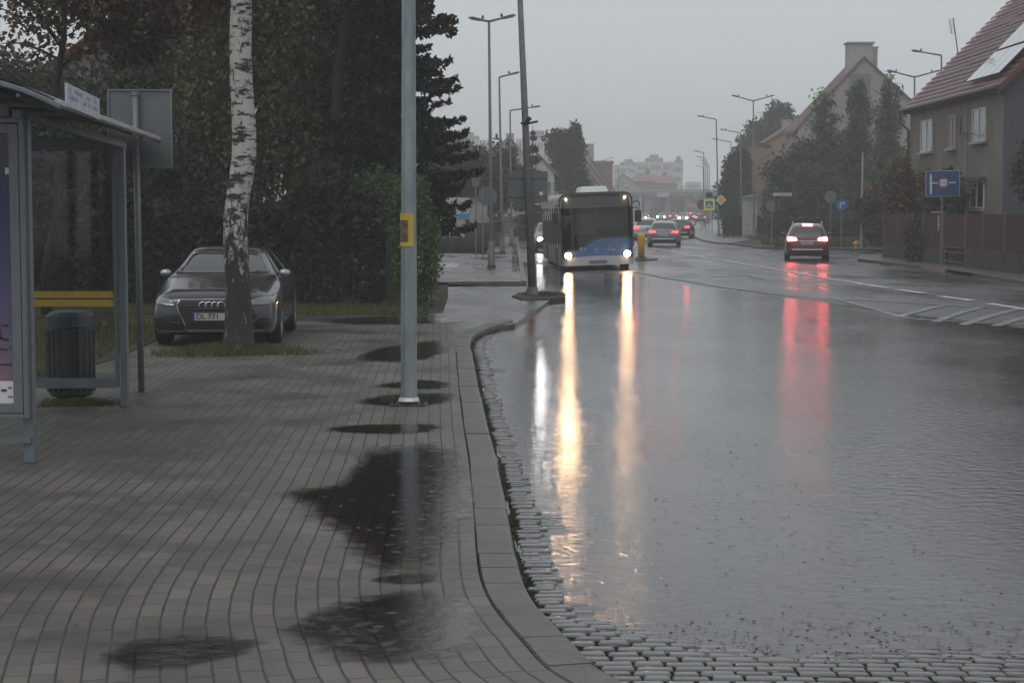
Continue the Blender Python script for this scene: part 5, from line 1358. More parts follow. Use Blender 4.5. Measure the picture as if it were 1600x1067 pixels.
# pedestrian crossing sign
Y = 140; c_ = P(1108, 320, Y); s_ = sp(17, Y)/2
t = thing('crossing_sign', 'square blue pedestrian crossing sign with a bright yellow-green border', 'sign', (c_.x, Y, 0)); spost(t, c_.x, Y, c_.z+s_+.35)
mb = MB(); mb.b2(c_.x-s_, c_.x+s_, Y-.06, Y-.04, c_.z-s_, c_.z+s_); mb.build('border_board', M('lime', (.55, .78, .05), .5, 0, .03), t)
k = s_*.66; mb = MB(); mb.b2(c_.x-k, c_.x+k, Y-.075, Y-.062, c_.z-k, c_.z+k); bo = mb.build('blue_board', M('sign_blue', (.02, .06, .28), .4, 0, .05), t)
mb = MB(); mb.slab([(c_.x-k*.85, c_.z-k*.75), (c_.x+k*.85, c_.z-k*.75), (c_.x, c_.z+k*.8)], Y-.082, Y-.077); mb.build('white_triangle', white, bo)
mb = MB(); mb.tube([(c_.x, Y-.09, c_.z+.08), (c_.x+.02, Y-.09, c_.z-.06)], .035, 6); mb.tube([(c_.x, Y-.09, c_.z-.06), (c_.x-.1, Y-.09, c_.z-.2)], .025, 5); mb.tube([(c_.x, Y-.09, c_.z-.06), (c_.x+.1, Y-.09, c_.z-.2)], .025, 5); mb.ball((c_.x, Y-.09, c_.z+.16), .04, 8, 6); mb.build('walker_symbol', black, bo)
t2 = thing('signal_box', 'small dark box fixed on top of the crossing sign post', 'lamp box', (c_.x, Y, c_.z+s_+.2)); mb = MB(); mb.box((c_.x, Y-.05, c_.z+s_+.32), (.5, .2, .42)); mb.build('housing', dkmetal, t2, bevel=.04)
mb = MB(); mb.box((c_.x, Y-.17, c_.z+s_+.38), (.3, .06, .05)); mb.build('visor', black, t2)
# red ringed round sign beside it
Y = 150; c_ = P(1096.5, 320, Y); t = thing('round_sign', 'dull purple round sign just left of the pedestrian crossing sign', 'sign', (c_.x, Y, 0)); spost(t, c_.x, Y, c_.z)
mb = MB(); disc(mb, (c_.x, Y-.06, c_.z), .42); mb.build('disc', M('dull_purple', (.12, .05, .08), .5), t)
mb = MB(); disc(mb, (c_.x, Y-.075, c_.z), .28, th=.01); mb.build('inner_disc', M('dull_blue', (.06, .06, .13), .5), t)
# priority road diamond on the lamp post
Y = 132.8; c_ = P(1126.5, 312.5, Y); s_ = sp(8.3, Y); t = thing('priority_sign', 'orange diamond sign with a white border on the lamp post at the corner', 'sign', (c_.x, Y, c_.z-s_))
def dia(mb, c, s_, y0, y1): mb.slab([(c.x-s_, c.z), (c.x, c.z-s_), (c.x+s_, c.z), (c.x, c.z+s_)], y0, y1)
mb = MB(); dia(mb, c_, s_, Y-.04, Y-.01); mb.build('white_diamond', M('dw', (.55, .55, .53), .5), t)
mb = MB(); dia(mb, c_, s_*.66, Y-.06, Y-.042); mb.build('orange_diamond', M('do', (.75, .30, .04), .5), t)
# thin posts near corner
for u, vb, lab in ((1103, 366, 'bare thin metal post left of the crossing sign post'), (1112.5, 364, 'bare thin metal post right of the crossing sign post')):
    g = G(u, vb); t = thing('thin_post', lab, 'post', (g.x, g.y, 0)); mb = MB(); mb.tube([(g.x, g.y, 0), (g.x, g.y, 3.2)], .04, 6); mb.build('post', galv2, t); mb = MB(); mb.ball((g.x, g.y, 3.2), .055, 8, 4); mb.build('cap', dkmetal, t)
# street name sign
Y = 92; c_ = P(1213, 304, Y); t = thing('street_name_sign', 'long narrow white street name sign on a black post right of the pale kiosk', 'sign', (c_.x, Y, 0)); spost(t, c_.x, Y, P(1213, 294, Y).z, .05, dkmetal)
a_ = P(1208, 304, Y).x; b_ = P(1237, 304, Y).x; mb = MB(); mb.b2(a_, b_, Y-.09, Y-.06, c_.z-.08, c_.z+.08); pl_ = mb.build('name_plate', M('np', (.45, .46, .47), .4), t)
mb = MB()
for i in range(9): mb.box((a_+.3+i*.065, Y-.093, c_.z+.0), (.04, .004, .05+.02*(i % 3 == 0)))
mb.build('worn_writing', M('npw', (.2, .21, .23), .5), pl_)
mb = MB(); mb.b2(c_.x-.09, c_.x+.09, Y-.06, Y-.03, P(1213, 298, Y).z, P(1213, 292, Y).z); mb.build('blue_cap', M('capb', (.05, .1, .2), .5), t)
# round backs
for u, v, Y, lab, r_ in ((1206, 322, 95, 'grey back of a round sign left of the street name sign', .3), (1298, 308, 94, 'grey back of a round sign above the hedge left of the blue arrow sign', .33), ):
    c_ = P(u, v, Y); t = thing('round_sign', lab, 'sign', (c_.x, Y, 0), 0, 'backs of round signs at the junction'); spost(t, c_.x, Y, c_.z+.2)
    mb = MB(); disc(mb, (c_.x, Y+.04, c_.z), r_, th=.015); mb.build('disc', M('sb', (.16, .16, .165), .5, .2), t); mb = MB(); mb.b2(c_.x-.2, c_.x+.2, Y+.02, Y+.038, c_.z-.02, c_.z+.02); mb.build('bracket', galv2, t)
Y = 93; c_ = P(1315, 320, Y); t = thing('turn_right_sign', 'round blue sign with a white right-turn arrow above the hedge', 'sign', (c_.x, Y, 0)); spost(t, c_.x, Y, c_.z)
mb = MB(); disc(mb, (c_.x, Y-.06, c_.z), .31, 24); dd = mb.build('disc', M('arrow_blue', (.03, .12, .33), .4), t)
mb = MB(); mb.b2(c_.x-.11, c_.x-.04, Y-.075, Y-.062, c_.z-.2, c_.z+.05); mb.b2(c_.x-.11, c_.x+.05, Y-.075, Y-.062, c_.z+.052, c_.z+.11); mb.slab([(c_.x+.052, c_.z-.02), (c_.x+.18, c_.z+.08), (c_.x+.052, c_.z+.18)], Y-.075, Y-.062); mb.build('arrow', M('aw', (.5, .53, .55), .4), dd)
Y = 91; c_ = P(1348, 238, Y); t = thing('white_post', 'tall thin pale post standing in the grass left of the brown fence', 'post', (P(1348, 300, Y).x, Y, 0))
mb = MB(); mb.tube([(c_.x, Y, 0), (c_.x, Y, c_.z)], [.07, .05], 8); mb.build('post', M('pale_post', (.28, .28, .25), .5), t); mb = MB(); mb.tube([(c_.x, Y, c_.z), (c_.x, Y, c_.z+.15)], .07, 8); mb.build('cap', dkmetal, t)
Y = 90; c_ = P(1358, 300, Y); t = thing('orange_sign', 'narrow faded orange and grey signs stacked on a thin post right of the pale post', 'sign', (c_.x, Y, 0)); spost(t, c_.x, Y, P(1358, 283, Y).z)
mb = MB(); disc(mb, (c_.x, Y-.05, P(1358, 291, Y).z), .25); mb.build('top_sign', M('fo', (.2, .10, .045), .6), t)
mb = MB(); disc(mb, (c_.x, Y-.05, P(1358, 306, Y).z), .24); mb.build('middle_sign', M('fo2', (.16, .09, .045), .6), t)
mb = MB(); disc(mb, (c_.x, Y-.05, P(1358, 321, Y).z), .2); mb.build('lower_sign', M('fo3', (.12, .12, .12), .6), t)
# hydrant
g = G(1338, 389); t = thing('yellow_hydrant', 'small yellow ball-topped hydrant at the kerb behind the red-lit car', 'hydrant', (g.x, g.y, 0))
mb = MB(); mb.tube([(g.x, g.y, 0), (g.x, g.y, .22)], .1, 10); mb.build('barrel', yellow, t); mb = MB(); mb.ball((g.x, g.y, .27), (.17, .17, .13), 12, 8); mb.build('cap', yellow, t)
# yellow bollard on the traffic island
g = G(1002, 403); flat('traffic_island', [(g.x+.75*math.cos(a_*PI/8), g.y+1+2.2*math.sin(a_*PI/8)) for a_ in range(16)], -.02, km, .2)
t = thing('yellow_bollard', 'yellow plastic bollard on the traffic island right of the bus', 'bollard', (g.x, g.y, -.02))
mb = MB(); lathe(mb, (g.x, g.y, -.02), [(.13, 0), (.13, .5), (.17, .62), (.17, .92), (.14, 1.0), (.08, 1.03)], 14); mb.build('body', yellow, t, smooth=True)
mb = MB(); lathe(mb, (g.x, g.y, -.02), [(.22, -.0), (.22, .04)], 14); mb.build('foot', black, t)
# blue board in front of the fence
Y = 62; c_ = P(1472.5, 287, Y); hw_, hh_ = sp(26.5, Y), sp(20, Y)
t = thing('blue_road_sign', 'blue rectangular road sign with a white bar and spiky round symbol before the brown fence', 'sign', (c_.x, Y, 0)); spost(t, c_.x+.0, Y, c_.z+hh_-.05, .03)
ti = math.radians(1.2)
mb = MB(); mb.b2(-hw_, hw_, -.045, -.03, -hh_, hh_); bd = mb.build('board_edge', M('sign_edge', (.35, .42, .5), .4), t, world=False); bd.location = (0, 0, c_.z); bd.rotation_euler = (0, -ti, 0)
mb = MB(); mb.b2(-hw_+.018, hw_-.018, -.052, -.046, -hh_+.018, hh_-.018); B(mb, 'board', M('road_blue', (.010, .045, .135), .4, 0, .06), bd)
mb = MB(); mb.slab([(-.455, -.36), (-.375, -.36), (-.375, .27), (-.415, .37), (-.455, .27)], -.059, -.053); B(mb, 'white_bar', M('signw', (.42, .46, .5), .4), bd)
mb = MB(); mb.b2(-.373, -.18, -.059, -.053, .0, .05); mb.b2(.22, .45, -.059, -.053, .0, .05); B(mb, 'white_line', bpy.data.materials['signw'], bd)
mb = MB(); N_ = 28; mb.slab([((.20 if k % 2 else .165)*math.cos(2*PI*k/N_)+.02, (.20 if k % 2 else .165)*math.sin(2*PI*k/N_)+.025) for k in range(N_)], -.060, -.053); B(mb, 'spiky_ring', M('sign_red', (.28, .05, .06), .4), bd)
mb = MB(); N_ = 24; mb.slab([((.135+.018*math.cos(4*2*PI*k/N_+PI))*math.cos(2*PI*k/N_)+.02, (.135+.018*math.cos(4*2*PI*k/N_+PI))*math.sin(2*PI*k/N_)+.025) for k in range(N_)], -.067, -.061); B(mb, 'round_symbol', M('signw2', (.5, .46, .46), .4), bd)
mb = MB()
for i, x in enumerate((-.07, -.03, .01, .06, .1)): mb.box((x, -.069, .02), (.022, .003, .05 if i % 2 else .07))
B(mb, 'worn_figures', M('signf', (.16, .17, .25), .4), bd)
# left: round sign backs, thin posts
for u, vb, lab, sg in ((743.5, 403, 'thin grey sign post on the far pavement, the left one of the pair', False), (754.5, 402, 'thin post with the grey back of a large round sign left of the tall lamps', True)):
    g = G(u, vb); t = thing('sign_post', lab, 'sign', (g.x, g.y, 0)); spost(t, g.x, g.y, P(u, 290, g.y).z, .03)
    c2 = P(762, 307, g.y) if sg else P(745, 330, g.y)
    if sg:
        mb = MB(); disc(mb, (c2.x, g.y+.05, c2.z), .40, 22, .015); mb.build('disc', signback, t); mb = MB(); mb.b2(g.x-.02, c2.x+.3, g.y+.01, g.y+.048, c2.z-.03, c2.z+.02); mb.build('bracket', galv2, t)
    else:
        mb = MB(); mb.b2(g.x-.16, g.x+.16, g.y+.03, g.y+.045, c2.z+1.0, c2.z+1.35); mb.build('plate', signback, t)
# litter bin on lamp post
c_ = P(777.5, 354, 79.6); t = thing('hanging_bin', 'small dark round litter bin hung on the second lamp post on the left', 'litter bin', (c_.x, 79.6, c_.z-.2))
mb = MB(); lathe(mb, (c_.x, 79.6, c_.z-.2), [(.10, 0), (.17, .05), (.2, .35), (.2, .42), (.12, .46)], 14); mb.build('body', M('bin2', (.03, .033, .037), .5), t); mb = MB(); mb.b2(c_.x, c_.x+.25, 79.58, 79.62, c_.z+.05, c_.z+.1); mb.build('bracket', dkmetal, t)
# pedestrian
c_ = P(760.5, 350, 108)
def person(loc, label):
    bx, by, bz = loc; h = 1.72
    V_ = {'pel': (0, 0, .95), 'wa': (0, 0, 1.12), 'ch': (0, 0, 1.36), 'nk': (0, 0, 1.47), 'hd': (0, -.02, 1.60), 'hd2': (0, -.02, 1.70), 'hl': (-.09, 0, .9), 'kl': (-.1, -.08, .5), 'al': (-.1, .04, .1), 'tl': (-.1, -.08, .05),
          'hr': (.09, 0, .9), 'kr': (.1, .02, .5), 'ar': (.1, .16, .12), 'tr': (.1, .06, .05), 'sl': (-.19, 0, 1.40), 'el': (-.26, .02, 1.12), 'wl': (-.24, -.08, .9), 'fl': (-.24, -.1, .8), 'sr': (.19, 0, 1.40), 'er': (.26, .02, 1.12), 'wr': (.24, -.08, .9), 'fr': (.24, -.1, .8)}
    R_ = {'pel': .14, 'wa': .13, 'ch': .15, 'nk': .06, 'hd': .095, 'hd2': .08, 'hl': .095, 'kl': .065, 'al': .045, 'tl': .04, 'hr': .095, 'kr': .065, 'ar': .045, 'tr': .04, 'sl': .07, 'el': .05, 'wl': .04, 'fl': .03, 'sr': .07, 'er': .05, 'wr': .04, 'fr': .03}
    E = [('pel', 'wa'), ('wa', 'ch'), ('ch', 'nk'), ('nk', 'hd'), ('hd', 'hd2'), ('pel', 'hl'), ('hl', 'kl'), ('kl', 'al'), ('al', 'tl'), ('pel', 'hr'), ('hr', 'kr'), ('kr', 'ar'), ('ar', 'tr'), ('ch', 'sl'), ('sl', 'el'), ('el', 'wl'), ('wl', 'fl'), ('ch', 'sr'), ('sr', 'er'), ('er', 'wr'), ('wr', 'fr')]
    ks = list(V_); me = bpy.data.meshes.new('person'); me.from_pydata([V_[k] for k in ks], [(ks.index(a_), ks.index(b_)) for a_, b_ in E], [])
    o = bpy.data.objects.new('person_tmp', me); C.objects.link(o); o.modifiers.new('s', 'SKIN'); md = o.modifiers.new('u', 'SUBSURF'); md.levels = 1; md.render_levels = 1
    if not me.skin_vertices: me.attributes
    for i, k in enumerate(ks): me.skin_vertices[0].data[i].radius = (R_[k], R_[k])
    me.skin_vertices[0].data[0].use_root = True
    dg = bpy.context.evaluated_depsgraph_get(); m2 = bpy.data.meshes.new_from_object(o.evaluated_get(dg)); bpy.data.objects.remove(o)
    m2.materials.clear(); skinm = M('skin', (.35, .22, .16), .6); jk = M('jacket_pale', (.42, .38, .39), .7); tr_ = M('trousers_dark', (.03, .03, .035), .8); hr = M('hair_dark', (.03, .022, .018), .8)
    for q in (skinm, jk, tr_, hr): m2.materials.append(q)
    for p_ in m2.polygons:
        c = p_.center; p_.material_index = 2 if c.z < .88 and abs(c.x) < .2 else (1 if .84 < c.z < 1.5 and not (c.z < .88) else (3 if (c.z > 1.62 or (c.z > 1.5 and c.y > 0)) else 0)); p_.use_smooth = True
    r_ = bpy.data.objects.new('person', m2); C.objects.link(r_); r_.location = loc; tag(r_, label, 'person'); return r_
try: person((c_.x, 108, 0), 'pedestrian in a pale jacket and dark trousers walking on the far left pavement')
except Exception as ex: print('person failed', ex)
#==PART4==
# ------------------------------------------------------------------ buildings
def windows(root, side, rects, depth=.05, fm=None, gm_=None, sill=True):
    """side: ('y',Y) facade facing camera or ('x',X) facade facing -x; rects (a0,a1,z0,z1)"""
    fm = fm or M('win_frame', (.45, .46, .45), .5); gm_ = gm_ or carglass
    ax_, pv_ = side
    for (a0, a1, z0, z1) in rects:
        mb = MB(); g_ = MB(); w_ = .06; o1 = pv_-depth; mid = (a0+a1)/2
        def bx(mb, p0, p1, q0, q1, d0, d1):
            if ax_ == 'y': mb.b2(p0, p1, d0, d1, q0, q1)
            else: mb.b2(d0, d1, p0, p1, q0, q1)
        bx(mb, a0, a0+w_, z0, z1, o1, pv_-.001); bx(mb, a1-w_, a1, z0, z1, o1, pv_-.001); bx(mb, a0+w_, a1-w_, z0, z0+w_, o1, pv_-.001); bx(mb, a0+w_, a1-w_, z1-w_, z1, o1, pv_-.001)
        if a1-a0 > .9: bx(mb, mid-.04, mid+.04, z0+w_, z1-w_, o1, pv_-.001)
        wn_ = mb.build('window', fm, root)
        bx(g_, a0+w_, a1-w_, z0+w_, z1-w_, pv_-.02, pv_-.002); g_.build('pane', gm_, wn_)
        if sill:
            s2 = MB(); bx(s2, a0-.1, a1+.1, z0-.1, z0-.02, pv_-.18, pv_-.001); s2.build('sill', M('sill', (.3, .3, .29), .6), wn_)

# ---- right-hand house with solar panels
X0 = 16.7; Y0_, Y1_ = 60.6, 74.8
hs_ = thing('tiled_house', 'beige rendered house with a mossy red tiled roof and solar panels at the right edge', 'house', (X0+5, (Y0_+Y1_)/2, -.1))
wall_b = M('beige_render', (.12, .102, .08), .9, 0, .18, .9, .3, 12, col2=(.21, .18, .14), stretch=(1, 1, .3)); wall_g = M('grey_render', (.05, .053, .064), .9, 0, .2, .7, .3, 12, col2=(.075, .078, .092), stretch=(1, 1, .3))
EZ = 6.4; SL = 1.03; RX = X0+5.2; RZ = EZ+SL*5.2
mb = MB(); mb.b2(X0, X0+10.4, Y0_+.0, Y1_, -.1, EZ); mb.slab([(X0+.0, EZ), (X0+10.4, EZ), (RX, RZ-.12)], Y1_-.3, Y1_); mb.build('wall', wall_b, hs_)
mb = MB(); mb.slab([(X0+.01, -.1), (X0+10.4, -.1), (X0+10.4, EZ), (RX, RZ-.12), (X0+.01, EZ)], Y0_-.06, Y0_-.003); mb.build('gable_wall', wall_g, hs_)
tile = M('mossy_tiles', (.08, .026, .02), .42, 0, .4, 3.2, .6, 14, col2=(.24, .11, .09))
mb = MB(); nrow = 27; ox = X0-.3; oz = EZ-.3*SL+.02; T = (RX-ox)/nrow
for i in range(nrow):
    xa = ox+i*T; za = oz+i*T*SL; xb = xa+T*1.12; zb = za+T*1.12*SL-.085
    n_ = 1
    y = Y0_-.35
    while y < Y1_+.3:
        y2 = min(y+2.4, Y1_+.35); j = random.uniform(-.012, .012)
        mb.add([(xa, y, za+.07+j), (xb, y, zb+.05+j), (xb, y2-.002, zb+.05+j), (xa, y2-.002, za+.07+j), (xa, y, za+j), (xb, y, zb-.02+j), (xb, y2-.002, zb-.02+j), (xa, y2-.002, za+j)], [(0, 1, 2, 3), (7, 6, 5, 4), (0, 3, 7, 4), (0, 1, 5, 4), (3, 2, 6, 7)]); y = y2
mb.add([(RX, Y0_-.35, RZ+.0), (RX+5.75, Y0_-.35, RZ-5.75*SL), (RX+5.75, Y1_+.35, RZ-5.75*SL), (RX, Y1_+.35, RZ)], [(0, 1, 2, 3)])
rf = mb.build('roof', tile, hs_)
mb = MB(); mb.tube([(RX, Y0_-.4, RZ+.06), (RX, Y1_+.4, RZ+.06)], .13, 8); mb.build('ridge', tile, rf)
mb = MB(); mb.add([(ox-.02, Y0_-.42, oz-.05), (RX, Y0_-.42, RZ-.0), (RX, Y0_-.42, RZ-.26), (ox-.02, Y0_-.42, oz-.28), (ox-.02, Y0_-.36, oz-.05), (RX, Y0_-.36, RZ), (RX, Y0_-.36, RZ-.26), (ox-.02, Y0_-.36, oz-.28)], [(0, 1, 2, 3), (7, 6, 5, 4), (0, 1, 5, 4), (3, 2, 6, 7)]); mb.build('verge_board', M('red_board', (.09, .025, .018), .7, 0, .2, 2), rf)
mb = MB(); mb.b2(ox+.02, X0, Y0_-.3, Y1_+.3, oz-.16, oz-.06); mb.build('soffit', M('soffit', (.06, .055, .05), .8), rf)
mb = MB(); mb.tube([(ox-.07, Y0_-.35, oz-.02), (ox-.07, Y1_+.4, oz-.02)], .075, 8); gt = mb.build('gutter', M('gutter_dark', (.045, .04, .038), .5, .2), hs_)
mb = MB(); mb.tube([(ox-.07, Y1_+.25, oz-.06), (ox-.07, Y1_+.25, oz-.5), (X0-.08, Y1_-.05, oz-.85), (X0-.08, Y1_-.05, 0)], .055, 8); mb.build('downpipe', bpy.data.materials['gutter_dark'], gt)
mb = MB(); yy = 65.4; mb.tube([(X0-.04, yy, EZ-.3), (X0-.04, yy, .4)], .02, 6); mb.build('cable_pipe', M('pale_pipe', (.3, .28, .24), .6), hs_)
mb = MB(); yy = 65.3; zc = 1.95+118*yy/F; mb.tube([(X0-.02, yy, zc), (X0-.5, yy-.3, zc-.1), (X0-.6, yy-1.6, zc-.1), (X0-.5, yy-2.6, zc-.12)], .028, 5); mb.tube([(X0-.6, yy-1.3, zc-.1), (X0-.6, yy-1.3, zc+.5)], .03, 5); mb.build('cable_bracket', dkmetal, hs_)
def fz(v, Y): return CAMZ+(328-v)*Y/F
def yx(u): return X0*F/(u-800)
ws = []
for (ua, ub, va, vb) in ((1436, 1454, 189, 238), (1516, 1537, 171, 222)):
    ya, yb = yx(ub), yx(ua); ym = (ya+yb)/2; ws.append((ya, yb, fz(vb, ym), fz(va, ym)))
windows(hs_, ('x', X0), ws, fm=M('white_frame', (.5, .52, .52), .5), gm_=M('curtained_pane', (.25, .27, .28), .1, 0, .2, 2))
ya, yb = yx(1491), yx(1479); ym = (ya+yb)/2; windows(hs_, ('x', X0), [(ya, yb, fz(232, ym), fz(182, ym))], fm=M('pink_shutter', (.28, .24, .22), .6), gm_=M('pink_blind', (.24, .20, .19), .6))
ya, yb = yx(1536), yx(1514); ym = (ya+yb)/2; windows(hs_, ('x', X0), [(ya, yb, fz(326, ym), fz(284, ym))], fm=bpy.data.materials['white_frame'])
mb = MB(); mb.b2(X0-.25, X0-.002, ya-.2, yb+.2, fz(284, ym), fz(278, ym)); mb.build('window_hood', M('hood', (.08, .05, .045), .7), hs_)
# solar panels
pvm = M('solar_glass', (.30, .34, .40), .08, .3, .06, .5, coat=1); pvf = M('panel_frame', (.05, .05, .055), .4, .6)
dirx = Vector((1, 0, SL)).normalized(); nrm = Vector((-SL, 0, 1)).normalized()
for r_ in range(3):
    for c_ in range(4):
        y0 = 61.0+c_*1.12; s0 = (.12+r_*1.62)
        base_ = Vector((X0-.05, 0, EZ+.02))+dirx*s0+nrm*.16
        a_ = base_+Vector((0, y0, 0)); b_ = a_+Vector((0, 1.10, 0)); c2 = b_+dirx*1.5; d_ = a_+dirx*1.5
        vs = [a_, b_, c2, d_]; vs += [q-nrm*.05 for q in vs]
        mb = MB(); mb.add(vs, [(0, 1, 2, 3), (7, 6, 5, 4), (0, 1, 5, 4), (1, 2, 6, 5), (2, 3, 7, 6), (3, 0, 4, 7)]); sp_ = mb.build('solar_panel', pvf, rf)
        ii = [a_+Vector((0, .015, 0))+dirx*.015, b_-Vector((0, .015, 0))+dirx*.015, c2-Vector((0, .015, 0))-dirx*.015, d_+Vector((0, .015, 0))-dirx*.015]
        mb = MB(); mb.add([q+nrm*.003 for q in ii], [(0, 1, 2, 3)]); mb.build('cell_glass', pvm, sp_)
# antenna
a_ = Vector((18.2, 72.9, 8.1)); b_ = Vector((17.95, 72.9, 9.72)); t = thing('roof_antenna', 'leaning television aerial on the tiled roof with solar panels', 'antenna', a_)
mb = MB(); mb.tube([a_, b_], .025, 6); mb.build('mast', galv2, t); mb = MB()
for k in range(7): q = a_.lerp(b_, .62+.055*k); mb.tube([q+Vector((-.03, 0, 0)), q+Vector((-.22, 0, .03))], .012, 4)
mb.tube([a_.lerp(b_, .6)+Vector((-.14, 0, 0)), a_.lerp(b_, .97)+Vector((-.16, 0, 0))], .012, 4); mb.build('element', galv2, t)

# ---- fence on the right
fx = 15.45; t = thing('panel_fence', 'reddish brown slatted fence on a low concrete wall in front of the tiled house', 'fence', (fx, 62, 0))
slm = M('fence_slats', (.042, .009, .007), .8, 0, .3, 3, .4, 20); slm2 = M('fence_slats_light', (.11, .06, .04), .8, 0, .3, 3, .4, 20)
ft = 1.86
mb = MB()
y = 48.0
while y < 73.6:
    if y < 66.6: mb.b2(fx, fx+.03, y, y+.10, .62, ft-.05+random.uniform(-.01, .01))
    y += .125
mb.build('slats', slm, t)
mb = MB(); y = 68.3
while y < 73.6: mb.b2(fx, fx+.03, y, y+.10, .62, ft-.05); y += .125
mb.build('slats', slm, t)
mb = MB(); mb.b2(fx+.034, fx+.07, 48, 73.7, .75, .83); mb.b2(fx+.034, fx+.07, 48, 73.7, 1.6, 1.68); mb.build('rail', slm, t)
for y in (73.75, 70.8, 68.4, 66.5, 63.4, 60.4, 58.2, 55.6, 52.8, 50):
    mb = MB(); mb.box((fx, y, .93), (.09, .09, 1.88)); mb.build('post', M('fence_post', (.10, .085, .08), .6, .2), t)
mb = MB(); mb.b2(fx-.06, fx+.06, 48, 60.35, 0, .6); mb.b2(fx-.06, fx+.06, 63.45, 73.7, 0, .6); mb.build('base_wall', M('fence_concrete', (.035, .035, .03), .9, 0, .35, 1.5, .5, 12), t)
mb = MB(); mb.b2(fx-.03, fx-.005, 60.5, 63.3, .12, .18); mb.b2(fx-.03, fx-.005, 60.5, 63.3, .45, .5); mb.b2(fx-.03, fx-.005, 60.5, 63.3, .62, .66); mb.build('gate_rail', dkmetal, t)
mb = MB(); mb.b2(fx-.04, fx, 64.2, 64.32, 1.2, 1.75); mb.b2(fx-.04, fx, 63.9, 64.2, 1.36, 1.42); mb.b2(fx-.04, fx+.1, 63.6, 65.4, ft-.02, ft+.02); mb.build('white_fitting', M('fitting', (.3, .3, .3), .5), t)
# end return of the fence facing the camera side
mb = MB()
y = 0
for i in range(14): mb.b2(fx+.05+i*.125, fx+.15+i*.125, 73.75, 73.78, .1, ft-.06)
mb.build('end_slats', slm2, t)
# shrubs by the house
tree('rowan_shrub', 'orange-brown autumn shrub at the left corner of the tiled house', 'shrub', (15.9, 72.5, 0), [(15.95, 73, 2.1, .7, .7, 1.8), (16.3, 69.5, 2.6, .35, 1.4, .9)], 6000, .12, LEAF('ochre', (.04, .028, .012), (.095, .055, .022), (.13, .07, .02)), ((16, 72.5, 3), .06, .02), nclump=40)
tree('dark_shrub', 'dark green shrub behind the blue road sign', 'shrub', (15.95, 65, 0), [(15.98, 65, 2.0, .32, 2.4, 1.3)], 6000, .11, lf_dark, ((15.95, 65, 2), .05, .02), nclump=40)
tree('garden_tree', 'dark leafy tree against the grey gable wall at the right edge', 'tree', (16.9, 57.5, 0), [(17.1, 57.5, 3.2, .95, .9, 1.25), (17.3, 57, 2.0, .8, .8, .7)], 9000, .11, LEAF('plumleaf', (.03, .035, .022), (.06, .06, .035), (.10, .06, .04)), ((17, 57.5, 3), .08, .03), nclump=50)
tree('thistle_shrub', 'withered brown shrub growing through the fence near the blue road sign', 'shrub', (15.2, 67.6, 0), [(15.2, 67.4, .75, .3, 1.1, .75)], 2600, .10, LEAF('wither', (.04, .03, .018), (.10, .075, .035)), ((15.2, 67.4, .8), .03, .015), nclump=30)

# ---- big gable house right
def gable_house(name, label, xa, xb, Y, D, ez, rz_, wm_, rm, rects=(), ov=.3, group=None, chim=None, z0=-.2, cat='house', ridge_x=None):
    rx = ridge_x if ridge_x is not None else (xa+xb)/2
    t = thing(name, label, cat, (rx, Y+D/2, z0), 0, group)
    mb = MB(); mb.slab([(xa, z0), (xb, z0), (xb, ez), (rx, rz_-.1), (xa, ez)], Y, Y+D); mb.build('wall', wm_, t)
    mb = MB(); ka = (rz_-ez)/(rx-xa); kb = (rz_-ez)/(xb-rx)
    mb.slab([(rx, rz_+.12), (xa-ov, ez-ov*ka+.12), (xa-ov, ez-ov*ka-.12), (rx, rz_-.1), (xb+ov, ez-ov*kb-.12), (xb+ov, ez-ov*kb+.12)], Y-.15, Y+D+.15); rf = mb.build('roof', rm, t)
    if rects: windows(t, ('y', Y), rects, sill=False)
    if chim:
        for (cx, cy, w_, zt, zb_) in chim: mb = MB(); mb.box((cx, cy, (zt+zb_)/2), (w_, w_*.8, zt-zb_)); mb.box((cx, cy, zt+.06), (w_*1.15, w_*.95, .12)); mb.build('chimney', M('chimney', (.32, .32, .31), .9, 0, .2, 2), rf)
    return t
roof_dull = M('dull_red_roof', (.13, .06, .05), .7, 0, .25, 1)
apx = P(1350, 90, 145); s145 = 145/F
bwall = M('pale_brown_render', (.27, .245, .215), .9, 0, .12, .3)
t = gable_house('gable_house', 'tall pale brown gabled house with a wide grey chimney above the poplars', 23.2, 34.8, 145, 6, 8.6, apx.z, bwall, roof_dull, chim=[(apx.x-.25, 145.9, 1.95, P(1345, 68, 145).z, 13), (apx.x+.95, 146.8, .9, P(1345, 73, 145).z, 12.5)], ridge_x=apx.x)
mb = MB(); mb.b2(apx.x-1.2, apx.x+.55, 144.93, 144.997, 4, apx.z-1.3); mb.build('flue_band', M('flue', (.17, .15, .13), .9, 0, .1, .3), t)
gable_house('terrace_house', 'reddish roofed house left of the tall gabled house, above the bushes', P(1196, 200, 165).x, P(1262, 200, 165).x, 165, 6, P(1200, 224, 165).z, P(1240, 196, 165).z, M('salmon', (.28, .17, .12), .9, 0, .12, .3), roof_dull, ridge_x=P(1240, 196, 165).x, chim=[(P(1235, 200, 165).x, 167, .9, P(1235, 188, 165).z, 8)])
gable_house('terrace_house', 'ochre flat-fronted house seen between the lamp post and the trees', P(1160, 240, 156).x, P(1200, 240, 156).x, 156, 5, P(1180, 228, 156).z, P(1180, 223, 156).z, M('ochre_wall', (.24, .17, .105), .9, 0, .15, .5), roof_dull, ridge_x=P(1180, 223, 156).x)
